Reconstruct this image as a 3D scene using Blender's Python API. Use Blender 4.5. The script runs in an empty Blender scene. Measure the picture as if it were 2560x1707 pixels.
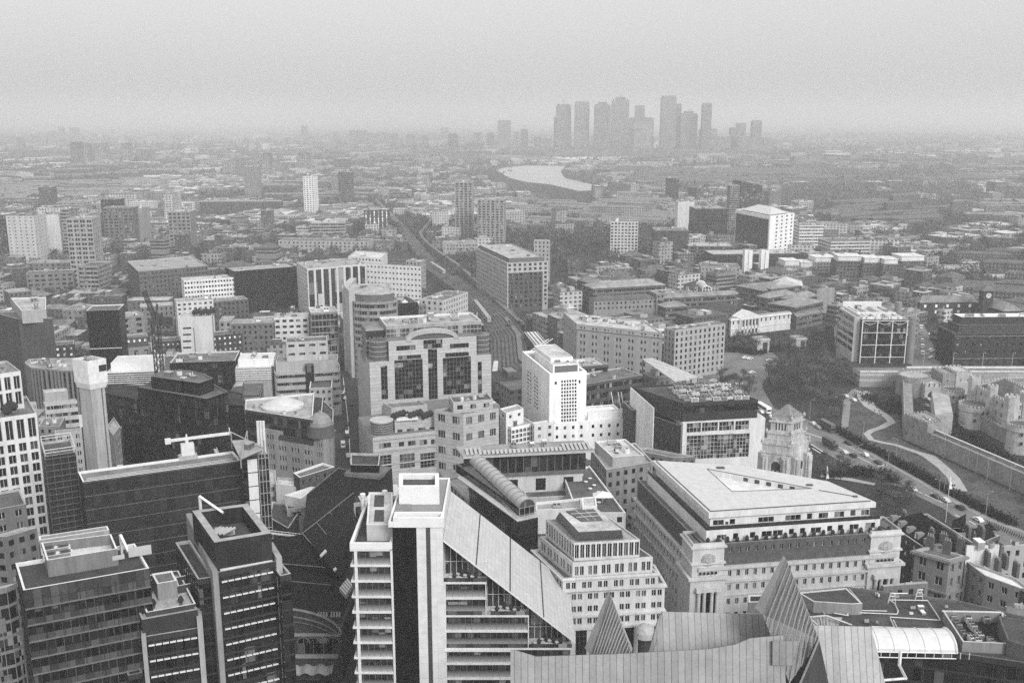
import bpy, math, random
from mathutils import Vector, Matrix
R = random.Random(11)
SC = bpy.context.scene
COL = SC.collection
# ------------------------------------------------------------------ camera model (35 mm lens, 150 m up, looking east)
H, F, CU, CV, HOR = 150.0, 2489.0, 1280.0, 853.5, 290.0
TH = math.atan((CV - HOR) / F)
ST, CT = math.sin(TH), math.cos(TH)
CR = {1: (0, 1100, 2.5833), 2: (800, 1100, 2.5833), 3: (1660, 1100, 2.5833), 4: (0, 600, 2.6133), 5: (800, 600, 2.6133),
      6: (1660, 600, 2.6133), 7: (0, 200, 2.6133), 8: (800, 200, 2.6133), 9: (1660, 200, 2.6133), 0: (0, 0, 1.0), 10: (0, 800, 3.1356), 11: (400, 800, 3.484),
      12: (0, 1280, 3.0947), 13: (600, 1150, 2.815), 14: (1250, 1360, 3.6185), 15: (1850, 1360, 3.3127), 16: (1850, 850, 3.0746), 17: (2050, 640, 4.3549)}
def cr(c, x, y):
    x0, y0, s = CR[c]; return x0 + x / s, y0 + y / s
def ray(u, v):
    a, b = (u - CU) / F, (CV - v) / F
    return a, CT + b * ST, -ST + b * CT
def at(c, x, y, z=0.0):                      # map position of a photo point known to lie at height z
    dx, dy, dz = ray(*cr(c, x, y)); t = (z - H) / dz
    return Vector((dx * t, dy * t))
def onY(c, x, y, Y):                         # east-west position and height of a photo point known to lie Y metres away
    dx, dy, dz = ray(*cr(c, x, y)); t = Y / dy
    return dx * t, H + dz * t
def pix(X, Y, Z):
    zc = Y * CT + (H - Z) * ST; yc = Y * ST + (Z - H) * CT
    return CU + F * X / zc, CV - F * yc / zc
def along(N, d, z, c, x):                    # how far to walk from N along d until the photo column x
    k = (cr(c, x, 0)[0] - CU) / F
    den = d.x - k * d.y * CT
    return (k * (N.y * CT + (H - z) * ST) - N.x) / den
def rect(c, L, N, Rr, h):                    # near, right, far and left corner; a corner is a photo point, a photo column or ('d', metres)
    pt = lambda q: isinstance(q, tuple) and q[0] != 'd'
    n = at(c, N[0], N[1], h)
    def run(q, p): return q[1] if isinstance(q, tuple) else max(4.0, min(along(n, p, h, c, q), 140.0))
    if pt(Rr):
        r = at(c, Rr[0], Rr[1], h); d = (r - n).normalized(); p = Vector((-d.y, d.x))
        l = at(c, L[0], L[1], h) if pt(L) else n + p * run(L, p)
    else:
        l = at(c, L[0], L[1], h); d = (l - n).normalized(); p = Vector((d.y, -d.x)); r = n + p * run(Rr, p)
    return [n, r, r + l - n, l]
def onface(c, x, y, p0, d):                   # photo point on the upright wall through p0 along d: distance along it, height
    dx, dy, dz = ray(*cr(c, x, y)); den = dx * d.y - dy * d.x
    t = (p0.x * d.y - p0.y * d.x) / den; q = Vector((dx * t, dy * t)) - p0
    return q.dot(d), H + dz * t
def front(c, x0, x1, yt, yb, dep, rot=0.0):  # frontal block whose foot is seen: map outline and height
    a = at(c, x0, yb); b = at(c, x1, yb); Y = (a.y + b.y) / 2
    m = (x0 + x1) / 2; h = onY(c, m, yt, Y)[1]
    w = (b - a).length; cx = (a + b) / 2 + Vector((0, dep / 2))
    cs, sn = math.cos(rot), math.sin(rot)
    return [cx + Vector((px * cs - py * sn, px * sn + py * cs)) for px, py in ((-w/2, -dep/2), (w/2, -dep/2), (w/2, dep/2), (-w/2, dep/2))], h
def inset(poly, d):
    n = len(poly); out = []
    for i in range(n):
        p0, p, p1 = poly[i - 1], poly[i], poly[(i + 1) % n]
        a, b = (p - p0).normalized(), (p1 - p).normalized()
        na, nb = Vector((-a.y, a.x)), Vector((-b.y, b.x))
        m = na + nb; k = m.dot(na)
        out.append(p + m * (d / (k if abs(k) > .2 else .2)))
    return out
def ccw(poly):
    s = sum(poly[i - 1].x * poly[i].y - poly[i].x * poly[i - 1].y for i in range(len(poly)))
    return poly if s > 0 else poly[::-1]
def inside(p, poly):
    c = False; n = len(poly)
    for i in range(n):
        a, b = poly[i - 1], poly[i]
        if (a.y > p.y) != (b.y > p.y) and p.x < (b.x - a.x) * (p.y - a.y) / (b.y - a.y) + a.x: c = not c
    return c
# ------------------------------------------------------------------ materials (the photograph is black and white)
MATS = {}
def nt(name):
    m = bpy.data.materials.new(name); m.use_nodes = True
    t = m.node_tree; return m, t, t.nodes['Principled BSDF']
def node(t, ty, **kw):
    n = t.nodes.new(ty)
    for k, v in kw.items():
        if k.startswith('i_'): n.inputs[int(k[2:])].default_value = v
        else: setattr(n, k, v)
    return n
def grey(t, v):
    return (v, v, v, 1)
def mat(name, v, rough=.85, amp=.28, sc=.25, streak=0, metal=0, seam=0, fine=.5, vary=0, bump=0):
    if name in MATS: return MATS[name]
    m, t, b = nt(name); L = t.links.new
    tc = node(t, 'ShaderNodeTexCoord'); mp = node(t, 'ShaderNodeMapping')
    mp.inputs['Scale'].default_value = (1, 1, .12 if streak else 1)
    L(tc.outputs['Object'], mp.inputs['Vector'])
    n1 = node(t, 'ShaderNodeTexNoise'); n1.inputs['Scale'].default_value = sc; n1.inputs['Detail'].default_value = 6
    n1.inputs['Roughness'].default_value = .65
    n2 = node(t, 'ShaderNodeTexNoise'); n2.inputs['Scale'].default_value = sc * 9; n2.inputs['Detail'].default_value = 3
    L(mp.outputs[0], n1.inputs['Vector']); L(mp.outputs[0], n2.inputs['Vector'])
    a = node(t, 'ShaderNodeMath', operation='MULTIPLY_ADD', i_1=fine); L(n2.outputs['Fac'], a.inputs[0]); L(n1.outputs['Fac'], a.inputs[2])
    r = node(t, 'ShaderNodeMapRange'); L(a.outputs[0], r.inputs[0])
    r.inputs[1].default_value = .35 + fine * .4; r.inputs[2].default_value = .65 + fine * .6
    r.inputs[3].default_value = v * (1 - amp); r.inputs[4].default_value = v * (1 + amp)
    out = r.outputs[0]
    if vary:
        oi = node(t, 'ShaderNodeObjectInfo'); q = node(t, 'ShaderNodeMapRange'); L(oi.outputs['Random'], q.inputs[0])
        q.inputs[3].default_value = 1 - vary; q.inputs[4].default_value = 1 + vary
        k = node(t, 'ShaderNodeMath', operation='MULTIPLY'); L(out, k.inputs[0]); L(q.outputs[0], k.inputs[1]); out = k.outputs[0]
    if seam:                                  # standing seams / board joints along local UV
        uv = node(t, 'ShaderNodeUVMap'); sx = node(t, 'ShaderNodeSeparateXYZ'); L(uv.outputs[0], sx.inputs[0])
        d = node(t, 'ShaderNodeMath', operation='DIVIDE', i_1=seam); L(sx.outputs[0], d.inputs[0])
        fr = node(t, 'ShaderNodeMath', operation='FRACT'); L(d.outputs[0], fr.inputs[0])
        lt = node(t, 'ShaderNodeMath', operation='LESS_THAN', i_1=.09); L(fr.outputs[0], lt.inputs[0])
        fl = node(t, 'ShaderNodeMath', operation='FLOOR'); L(d.outputs[0], fl.inputs[0])
        wn = node(t, 'ShaderNodeTexWhiteNoise', noise_dimensions='1D'); L(fl.outputs[0], wn.inputs['W'])
        w2 = node(t, 'ShaderNodeMapRange'); L(wn.outputs[0], w2.inputs[0]); w2.inputs[3].default_value = .9; w2.inputs[4].default_value = 1.1
        k = node(t, 'ShaderNodeMath', operation='MULTIPLY'); L(out, k.inputs[0]); L(w2.outputs[0], k.inputs[1])
        k2 = node(t, 'ShaderNodeMapRange'); L(lt.outputs[0], k2.inputs[0]); k2.inputs[3].default_value = 1; k2.inputs[4].default_value = .42
        k3 = node(t, 'ShaderNodeMath', operation='MULTIPLY'); L(k.outputs[0], k3.inputs[0]); L(k2.outputs[0], k3.inputs[1]); out = k3.outputs[0]
    cc = node(t, 'ShaderNodeCombineColor'); [L(out, cc.inputs[i]) for i in range(3)]
    L(cc.outputs[0], b.inputs['Base Color'])
    b.inputs['Roughness'].default_value = rough; b.inputs['Metallic'].default_value = metal
    b.inputs['Specular IOR Level'].default_value = .15
    if bump:
        bp = node(t, 'ShaderNodeBump'); bp.inputs['Strength'].default_value = bump; bp.inputs['Distance'].default_value = .1
        L(a.outputs[0], bp.inputs['Height']); L(bp.outputs[0], b.inputs['Normal'])
    MATS[name] = m; return m
def glass(name, v=.012, blind=.12, bv=.3, rough=.12, cell=(2.0, 3.7)):
    if name in MATS: return MATS[name]
    m, t, b = nt(name); L = t.links.new
    tc = node(t, 'ShaderNodeTexCoord'); oi = node(t, 'ShaderNodeObjectInfo')
    sn = node(t, 'ShaderNodeVectorMath', operation='SNAP'); sn.inputs[1].default_value = (cell[0], cell[0], cell[1])
    L(tc.outputs['Object'], sn.inputs[0])
    wn = node(t, 'ShaderNodeTexWhiteNoise', noise_dimensions='4D'); L(sn.outputs[0], wn.inputs['Vector']); L(oi.outputs['Random'], wn.inputs['W'])
    r = node(t, 'ShaderNodeMapRange'); L(wn.outputs[0], r.inputs[0])
    r.inputs[1].default_value = 1 - blind; r.inputs[2].default_value = 1; r.inputs[3].default_value = 0; r.inputs[4].default_value = 1
    w2 = node(t, 'ShaderNodeMath', operation='MULTIPLY', i_1=v * 1.5); L(wn.outputs[0], w2.inputs[0])
    a = node(t, 'ShaderNodeMath', operation='MULTIPLY_ADD', i_1=bv); L(r.outputs[0], a.inputs[0]); L(w2.outputs[0], a.inputs[2])
    a2 = node(t, 'ShaderNodeMath', operation='ADD', i_1=v * .4); L(a.outputs[0], a2.inputs[0])
    cc = node(t, 'ShaderNodeCombineColor'); [L(a2.outputs[0], cc.inputs[i]) for i in range(3)]
    L(cc.outputs[0], b.inputs['Base Color']); b.inputs['Roughness'].default_value = rough
    b.inputs['Specular IOR Level'].default_value = .35
    MATS[name] = m; return m
def facademat(name, wall, gl, bay, fl, ww, wh, amp=.25):   # far blocks, windows of one or two pixels, UV in metres
    if name in MATS: return MATS[name]
    m, t, b = nt(name); L = t.links.new
    uv = node(t, 'ShaderNodeUVMap'); sx = node(t, 'ShaderNodeSeparateXYZ'); L(uv.outputs[0], sx.inputs[0])
    tc = node(t, 'ShaderNodeTexCoord')
    def cellmask(o, p, w):
        d = node(t, 'ShaderNodeMath', operation='DIVIDE', i_1=p); L(o, d.inputs[0])
        f = node(t, 'ShaderNodeMath', operation='FRACT'); L(d.outputs[0], f.inputs[0])
        l = node(t, 'ShaderNodeMath', operation='LESS_THAN', i_1=w); L(f.outputs[0], l.inputs[0])
        k = node(t, 'ShaderNodeMath', operation='FLOOR'); L(d.outputs[0], k.inputs[0]); return l.outputs[0], k.outputs[0]
    m1, k1 = cellmask(sx.outputs[0], bay, ww); m2, k2 = cellmask(sx.outputs[1], fl, wh)
    mm = node(t, 'ShaderNodeMath', operation='MULTIPLY'); L(m1, mm.inputs[0]); L(m2, mm.inputs[1])
    cv = node(t, 'ShaderNodeCombineXYZ'); L(k1, cv.inputs[0]); L(k2, cv.inputs[1])
    wn = node(t, 'ShaderNodeTexWhiteNoise', noise_dimensions='3D'); L(cv.outputs[0], wn.inputs['Vector'])
    g = node(t, 'ShaderNodeMapRange'); L(wn.outputs[0], g.inputs[0]); g.inputs[1].default_value = .8
    g.inputs[3].default_value = gl; g.inputs[4].default_value = gl + .2
    n1 = node(t, 'ShaderNodeTexNoise'); n1.inputs['Scale'].default_value = .03; n1.inputs['Detail'].default_value = 5; L(tc.outputs['Object'], n1.inputs['Vector'])
    w = node(t, 'ShaderNodeMapRange'); L(n1.outputs['Fac'], w.inputs[0]); w.inputs[1].default_value = .3; w.inputs[2].default_value = .7
    w.inputs[3].default_value = wall * (1 - amp * 1.8); w.inputs[4].default_value = wall * (1 + amp * 1.8)
    mx = node(t, 'ShaderNodeMix'); L(mm.outputs[0], mx.inputs[0]); L(w.outputs[0], mx.inputs[2]); L(g.outputs[0], mx.inputs[3])
    cc = node(t, 'ShaderNodeCombineColor'); [L(mx.outputs[0], cc.inputs[i]) for i in range(3)]
    L(cc.outputs[0], b.inputs['Base Color']); b.inputs['Roughness'].default_value = .7
    MATS[name] = m; return m
W = lambda v: mat('wall_%03d' % round(v * 1000), v, .85, .17 if v > .3 else .24, .35, streak=1)      # rendered, stone or concrete walls
BR = lambda v: mat('brick_%03d' % round(v * 1000), v, .9, .3, .6)
RF = lambda v: mat('roof_%03d' % round(v * 1000), v, .9, .38, .16)
MT = lambda v, s=0: mat('metal_%03d_%d' % (round(v * 1000), s * 100), v, .5, .15, .2, metal=.3, seam=s)
G0 = glass('window_glass', .012, .24, .26)
G1 = glass('office_glass', .018, .28, .3, cell=(1.5, 3.7))
G2 = glass('black_glass', .014, .09, .1, .08, cell=(2.1, 3.95))
G3 = glass('grey_glass', .05, .2, .25, .2)
# ------------------------------------------------------------------ meshes and objects
class MB:
    def __init__(s): s.v = []; s.f = []; s.m = []; s.u = []
    def quad(s, a, b, c, d, m=0, uv=None): s.face((a, b, c, d), m, uv)
    def face(s, pts, m=0, uv=None):
        k = len(s.v); s.v += [tuple(p) for p in pts]; s.f.append(tuple(range(k, k + len(pts)))); s.m.append(m); s.u.append(uv)
    def idx(s, vs, m=0): s.f.append(tuple(vs)); s.m.append(m); s.u.append(None)
    def prism(s, poly, z0, z1, m=0, mt=None, bottom=False):
        n = len(poly); k = len(s.v); mt = m if mt is None else mt
        s.v += [(p.x, p.y, z0) for p in poly] + [(p.x, p.y, z1) for p in poly]
        for i in range(n):
            j = (i + 1) % n; s.idx((k + i, k + j, k + n + j, k + n + i), m)
            l = (poly[j] - poly[i]).length; s.u[-1] = ((0, z0), (l, z0), (l, z1), (0, z1))
        s.idx([k + n + i for i in range(n)], mt)
        if bottom: s.idx([k + n - 1 - i for i in range(n)], m)
    def box(s, o, d, w, dep, z0, z1, m=0, mt=None):           # o corner, d unit direction, w along d, dep along the left normal
        n = Vector((-d.y, d.x)); s.prism([o, o + d * w, o + d * w + n * dep, o + n * dep], z0, z1, m, mt, True)
    def cube(s, c, sx, sy, sz, m=0): s.box(Vector((c[0] - sx/2, c[1] - sy/2)), Vector((1, 0)), sx, sy, c[2], c[2] + sz, m)
    def bar(s, a, b, r, m=0, n=4, r2=None):
        a, b = Vector(a), Vector(b); d = b - a
        if d.length < 1e-6: return
        d.normalize(); x = d.orthogonal().normalized(); y = d.cross(x); k = len(s.v); r2 = r if r2 is None else r2
        for p, rr in ((a, r), (b, r2)):
            for i in range(n):
                t = 2 * math.pi * (i + .5) / n; s.v.append(tuple(p + (x * math.cos(t) + y * math.sin(t)) * rr))
        for i in range(n): j = (i + 1) % n; s.idx((k + i, k + j, k + n + j, k + n + i), m)
        s.idx([k + n - 1 - i for i in range(n)], m); s.idx([k + n + i for i in range(n)], m)
    def lathe(s, cx, cy, prof, n=20, m=0):
        k = len(s.v)
        for r, z in prof: s.v += [(cx + r * math.cos(2*math.pi*i/n), cy + r * math.sin(2*math.pi*i/n), z) for i in range(n)]
        for j in range(len(prof) - 1):
            for i in range(n): q = (i + 1) % n; s.idx((k + j*n + i, k + j*n + q, k + (j+1)*n + q, k + (j+1)*n + i), m)
        s.idx([k + (len(prof)-1)*n + i for i in range(n)], m); s.idx([k + n - 1 - i for i in range(n)], m)
    def mesh(s, name, mats, off=(0, 0, 0), smooth=False):
        me = bpy.data.meshes.new(name)
        me.from_pydata([(v[0] - off[0], v[1] - off[1], v[2] - off[2]) for v in s.v], [], s.f)
        for m in (mats if isinstance(mats, (list, tuple)) else [mats]): me.materials.append(m)
        me.polygons.foreach_set('material_index', s.m)
        if any(u is not None for u in s.u):
            ul = me.uv_layers.new(name='UVMap'); dat = [0.0] * (2 * len(me.loops)); k = 0
            for f, u in zip(s.f, s.u):
                if u is not None:
                    for q in range(len(f)): dat[2*(k+q)], dat[2*(k+q)+1] = u[q]
                k += len(f)
            ul.data.foreach_set('uv', dat)
        if smooth: me.polygons.foreach_set('use_smooth', [True] * len(me.polygons))
        return me
    def build(s, name, mats, parent=None, smooth=False, off=None):
        if not s.f: return None
        o = parent.location if parent else (off or (0, 0, 0))
        ob = bpy.data.objects.new(name, s.mesh(name, mats, o, smooth)); COL.objects.link(ob)
        if parent: ob.parent = parent
        elif off: ob.location = off
        return ob
def tag(o, label=None, cat=None, group=None, kind=None):
    if label: o['label'] = label
    if cat: o['category'] = cat
    if group: o['group'] = group
    if kind: o['kind'] = kind
    return o
def empty(name, loc, label, cat, group=None):
    o = bpy.data.objects.new(name, None); COL.objects.link(o); o.location = (loc[0], loc[1], loc[2] if len(loc) > 2 else 0)
    o.empty_display_size = .5
    return tag(o, label, cat, group)
def copytree(o, loc, rot=0, label=None, group=None, scale=None):
    r = o.copy(); COL.objects.link(r); r.location = loc; r.rotation_euler = (0, 0, rot)
    if scale: r.scale = (scale,) * 3 if not isinstance(scale, tuple) else scale
    if label: r['label'] = label
    if group: r['group'] = group
    for ch in KIDS.get(o.name, ()):
        c = ch.copy(); COL.objects.link(c); c.parent = r
    return r
KIDS = {}
# ------------------------------------------------------------------ buildings
FOOT = []                                     # every footprint, so that filler blocks keep clear
PANE = {}
def pane(w, h, mx, my, gm, fm):
    k = (round(w, 2), round(h, 2), mx, my, gm.name, fm.name)
    if k not in PANE:
        b = MB(); b.quad((0, 0, 0), (w, 0, 0), (w, 0, h), (0, 0, h), 0); t = min(.09, w * .05)
        for i in range(mx + 1):
            x = w * i / mx; x0, x1 = max(0, x - t), min(w, x + t)
            b.box(Vector((x0, -.06)), Vector((1, 0)), x1 - x0, .05, 0, h, 1)
        for i in range(my + 1):
            z = h * i / my; b.box(Vector((.001, -.05)), Vector((1, 0)), w - .002, .035, max(0, z - t), min(h, z + t), 1)
        PANE[k] = b.mesh('window', [gm, fm])
    return PANE[k]
STY = {
 'stone': dict(w=W(.28), bay=3.4, fl=3.7, ww=.42, wh=.5), 'lstone': dict(w=W(.42), bay=3.4, fl=3.7, ww=.42, wh=.5),
 'white': dict(w=W(.58), bay=3.2, fl=3.5, ww=.5, wh=.45), 'conc': dict(w=W(.24), bay=3.6, fl=3.6, ww=.5, wh=.45),
 'brick': dict(w=BR(.08), bay=3.2, fl=3.4, ww=.38, wh=.48), 'dbrick': dict(w=BR(.05), bay=3.2, fl=3.4, ww=.38, wh=.48),
 'lbrick': dict(w=BR(.14), bay=3.2, fl=3.3, ww=.42, wh=.48),
 'band': dict(w=W(.33), bay=3, fl=3.6, ww=.95, wh=.46, g=G1), 'wband': dict(w=W(.56), bay=3, fl=3.6, ww=.95, wh=.46, g=G1),
 'dband': dict(w=W(.16), bay=3, fl=3.7, ww=.95, wh=.55, g=G1),
 'dark': dict(w=mat('dark_cladding', .035, .4, .2, .3), bay=2.4, fl=3.9, ww=.93, wh=.86, g=G2, dep=.12),
 'glass': dict(w=mat('grey_mullion', .12, .45, .15, .3), bay=2.4, fl=3.9, ww=.9, wh=.8, g=G1, dep=.15),
 'grid': dict(w=W(.62), bay=3, fl=3.4, ww=.72, wh=.7, g=G1, dep=.5), 'none': dict(w=W(.34), bay=0, fl=4),
}
def sty(st, **ov):
    d = dict(STY[st]) if isinstance(st, str) else dict(st); d.update(ov); return d
def wall_face(b, p0, p1, z0, h, s, panes):
    e = p1 - p0; ln = e.length
    if ln < .01: return
    d = e / ln; n = Vector((d.y, -d.x)); bay, fl, par, dep = s.get('bay', 0), s['fl'], s.get('par', 1.1), s.get('dep', .35)
    nb = max(1, round(ln / bay)) if bay else 0; top = h - par - s.get('head', .3)
    nf = int((top - z0 - s.get('base', .6)) / fl + .02)
    if s.get('nf'): nf = min(nf, s['nf'])
    P = lambda q, t, k=0.0: (p0.x + d.x * q - n.x * k, p0.y + d.y * q - n.y * k, t)
    if not bay or nf < 1 or ln < bay * .55:
        b.quad(P(0, z0), P(ln, z0), P(ln, h), P(0, h), 0, ((0, z0), (ln, z0), (ln, h), (0, h))); return
    mg = s.get('mg', 0); bw = (ln - 2 * mg) / nb; q = [0.0]; g = s.get('grp', 1)
    for i in range(nb):
        a = mg + bw * i; m = bw * (1 - s['ww']) / 2; gap = s.get('gap', .35); w1 = (bw * s['ww'] - gap * (g - 1)) / g
        for j in range(g): q += [a + m + j * (w1 + gap), a + m + j * (w1 + gap) + w1]
    q.append(ln); t = [h]
    for k in range(nf):
        t += [top - k * fl, top - k * fl - fl * s['wh']]
    t.append(z0); t.reverse(); k0 = len(b.v); nq = len(q)
    b.v += [P(x, z) for z in t for x in q]
    for j in range(len(t) - 1):
        for i in range(nq - 1):
            a = k0 + j * nq + i; c4 = (a, a + 1, a + 1 + nq, a + nq)
            if i % 2 and j % 2 and not (s.get('skip') and R.random() < s['skip']):
                k = len(b.v); b.v += [P(q[i], t[j], dep), P(q[i+1], t[j], dep), P(q[i+1], t[j+1], dep), P(q[i], t[j+1], dep)]
                for x in range(4): y = (x + 1) % 4; b.idx((c4[x], c4[y], k + y, k + x), 0)
                panes.append((p0 + d * q[i] - n * dep, d, t[j], q[i+1] - q[i], t[j+1] - t[j]))
            else: b.idx(c4, 0); b.u[-1] = ((q[i], t[j]), (q[i+1], t[j]), (q[i+1], t[j+1]), (q[i], t[j+1]))
def cut_wall(root, p0, p1, z0, h, holes, m, gm, dep=.4, c=None, mx=2, my=2, fm=None, name='window', zfix=None, each=True):
    """one upright wall with openings given as photo boxes (c) or metres; every opening gets a window part"""
    e = p1 - p0; ln = e.length; d = e / ln; n = Vector((d.y, -d.x)); hs = []
    for k in holes:
        if c is None: a, t0, b_, t1 = k
        else:
            (a, t1), (b_, t0) = onface(c, k[0], k[1], p0, d), onface(c, k[2], k[3], p0, d)
            (_, q1), (_, q0) = onface(c, k[2], k[1], p0, d), onface(c, k[0], k[3], p0, d); t1, t0 = (t1 + q1) / 2, (t0 + q0) / 2
        a, b_ = max(.1, min(a, b_)), min(ln - .1, max(a, b_)); t0, t1 = max(z0 + .05, min(t0, t1)), min(h - .1, max(t0, t1))
        if b_ - a > .15 and t1 - t0 > .15: hs.append((round(a, 2), round(t0, 2), round(b_, 2), round(t1, 2)))
    q = sorted({0.0, ln} | {k[0] for k in hs} | {k[2] for k in hs}); t = sorted({z0, h} | {k[1] for k in hs} | {k[3] for k in hs})
    b = MB(); P = lambda s, z, k=0.0: (p0.x + d.x * s - n.x * k, p0.y + d.y * s - n.y * k, z)
    b.v = [P(s, z) for z in t for s in q]; nq = len(q)
    for j in range(len(t) - 1):
        for i in range(nq - 1):
            cx, cz = (q[i] + q[i+1]) / 2, (t[j] + t[j+1]) / 2
            if any(k[0] < cx < k[2] and k[1] < cz < k[3] for k in hs): continue
            a = j * nq + i; b.idx((a, a + 1, a + 1 + nq, a + nq)); b.u[-1] = ((q[i], t[j]), (q[i+1], t[j]), (q[i+1], t[j+1]), (q[i], t[j+1]))
    for a, t0, c_, t1 in hs:
        r = [(a, t0), (c_, t0), (c_, t1), (a, t1)]
        for i in range(4): u, v = r[i], r[(i + 1) % 4]; b.quad(P(*u), P(*v), P(*v, dep), P(*u, dep))
    b.build('wall', m, root)
    fm = fm or mat('window_frame', .45, .6, .1, 1); ang = math.atan2(d.y, d.x)
    for a, t0, c_, t1 in hs:
        o = bpy.data.objects.new(name, pane(c_ - a, t1 - t0, mx if isinstance(mx, int) else max(1, round((c_ - a) / mx)), my if isinstance(my, int) else max(1, round((t1 - t0) / my)), gm, fm))
        COL.objects.link(o); o.parent = root; p = P(a, t0, dep - .01)
        o.location = Vector(p) - root.location; o.rotation_euler = (0, 0, ang)
def bands(b, p0, p1, zs, pr, th, m=0, e0=0, e1=0):
    d = (p1 - p0).normalized(); n = Vector((d.y, -d.x)); ln = (p1 - p0).length
    for z in zs: b.box(p0 + n * pr + d * e0, d, ln - e0 - e1, pr - .01, z, z + th, m)
def fins(b, p0, p1, z0, z1, step, pr, th, m=0):
    d = (p1 - p0).normalized(); n = Vector((d.y, -d.x)); ln = (p1 - p0).length; k = max(1, round(ln / step))
    for i in range(k + 1): b.box(p0 + d * (ln * i / k - th / 2) + n * (pr + .02), d, th, pr, z0, z1, m)
def openbox(root, poly, z0, z1, mw, mf, th=.4, name='plant_screen', floor='plant_floor', fz=.6):
    poly = ccw(poly); i_ = inset(poly, th); n = len(poly); b = MB()
    rows = [(poly, z0), (poly, z1), (i_, z1), (i_, z0 + fz)]
    for P, z in rows: b.v += [(p.x, p.y, z) for p in P]
    for r in range(3):
        for a in range(n): c = (a + 1) % n; b.idx((r*n + a, r*n + c, (r+1)*n + c, (r+1)*n + a), 1 if r == 1 else 0); l = (poly[c] - poly[a]).length; b.u[-1] = ((0, 0), (l, 0), (l, z1 - z0), (0, z1 - z0))
    b.build(name, mw, root)
    if mf: b = MB(); b.face([(p.x, p.y, z0 + fz) for p in i_]); b.build(floor, mf, root)
    return i_
def panelmat(name, v, pw, ph, amp=.3, joint=.4, rough=.6, mot=.1):
    if name in MATS: return MATS[name]
    m, t, b = nt(name); L = t.links.new
    uv = node(t, 'ShaderNodeUVMap'); bt = node(t, 'ShaderNodeTexBrick', offset=0.0)
    bt.inputs['Color1'].default_value = grey(t, v * (1 - amp)); bt.inputs['Color2'].default_value = grey(t, v * (1 + amp)); bt.inputs['Mortar'].default_value = grey(t, v * joint)
    bt.inputs['Scale'].default_value = 1; bt.inputs['Mortar Size'].default_value = .05; bt.inputs['Brick Width'].default_value = pw; bt.inputs['Row Height'].default_value = ph
    L(uv.outputs[0], bt.inputs['Vector'])
    tc = node(t, 'ShaderNodeTexCoord'); n1 = node(t, 'ShaderNodeTexNoise'); n1.inputs['Scale'].default_value = .5; n1.inputs['Detail'].default_value = 6; L(tc.outputs['Object'], n1.inputs['Vector'])
    r = node(t, 'ShaderNodeMapRange'); L(n1.outputs['Fac'], r.inputs[0]); r.inputs[1].default_value = .3; r.inputs[2].default_value = .7; r.inputs[3].default_value = 1 - mot; r.inputs[4].default_value = 1 + mot
    mx = node(t, 'ShaderNodeVectorMath', operation='SCALE'); L(bt.outputs['Color'], mx.inputs[0]); L(r.outputs[0], mx.inputs['Scale'])
    L(mx.outputs[0], b.inputs['Base Color']); b.inputs['Roughness'].default_value = rough; b.inputs['Specular IOR Level'].default_value = .12; MATS[name] = m; return m
UNITS = {}
def unit_meshes():
    lm, dm, mm = mat('plant_light', .5, .6, .2, 1, vary=.5), mat('plant_dark', .06, .7, .3, 1), mat('plant_mid', .22, .6, .25, 1, vary=.5)
    b = MB(); b.cube((0, 0, 0), .96, .96, .12, 1); b.cube((0, 0, .12), 1, 1, .78, 0)
    for i in range(6): b.cube((0, -.51, .2 + i * .11), .86, .03, .05, 1)
    for x in (-.25, .25):
        for y in (-.25, .25): b.lathe(x, y, [(.2, .9), (.2, 1.0), (.15, 1.0), (.15, .93)], 10, 1)
    UNITS['plant_unit'] = b.mesh('plant_unit', [lm, dm])
    b = MB(); b.cube((0, 0, 0), .94, .94, .9, 0); b.cube((0, 0, .9), 1, 1, .1, 2); b.cube((-.2, -.475, 0), .22, .02, .7, 1); b.cube((.22, -.475, .35), .3, .02, .35, 1)
    UNITS['stair_housing'] = b.mesh('stair_housing', [mm, dm, lm])
    b = MB(); b.cube((0, 0, 0), 1, 1, .35, 0)
    v = [(-.46, -.46, .35), (.46, -.46, .35), (.46, .46, .35), (-.46, .46, .35), (-.46, 0, 1), (.46, 0, 1)]
    b.face([v[0], v[1], v[5], v[4]], 1); b.face([v[2], v[3], v[4], v[5]], 1); b.face([v[1], v[2], v[5]], 0); b.face([v[3], v[0], v[4]], 0)
    for i in range(5): x = -.45 + i * .225; b.bar((x, -.47, .36), (x, 0, 1.01), .02, 0); b.bar((x, .47, .36), (x, 0, 1.01), .02, 0)
    UNITS['roof_light'] = b.mesh('roof_light', [lm, G3])
    b = MB(); b.cube((0, 0, .3), 1, .5, .5, 0); b.cube((-.35, 0, 0), .08, .4, .3, 1); b.cube((.35, 0, 0), .08, .4, .3, 1); b.cube((.42, .3, .3), .16, .4, .5, 0)
    for i in range(7): b.cube((-.45 + i * .15, 0, .29), .03, .54, .53, 1)
    UNITS['duct'] = b.mesh('duct', [lm, dm])
    b = MB(); b.lathe(0, 0, [(.5, 0), (.5, .8), (.42, .82), (.42, 1.0), (.2, 1.0)], 12, 0); b.lathe(0, 0, [(.3, 1.0), (.3, 1.02)], 10, 1)
    UNITS['water_tank'] = b.mesh('water_tank', [lm, dm])
unit_meshes()
UK = ['plant_unit', 'plant_unit', 'stair_housing', 'roof_light', 'duct', 'duct', 'water_tank']
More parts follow.
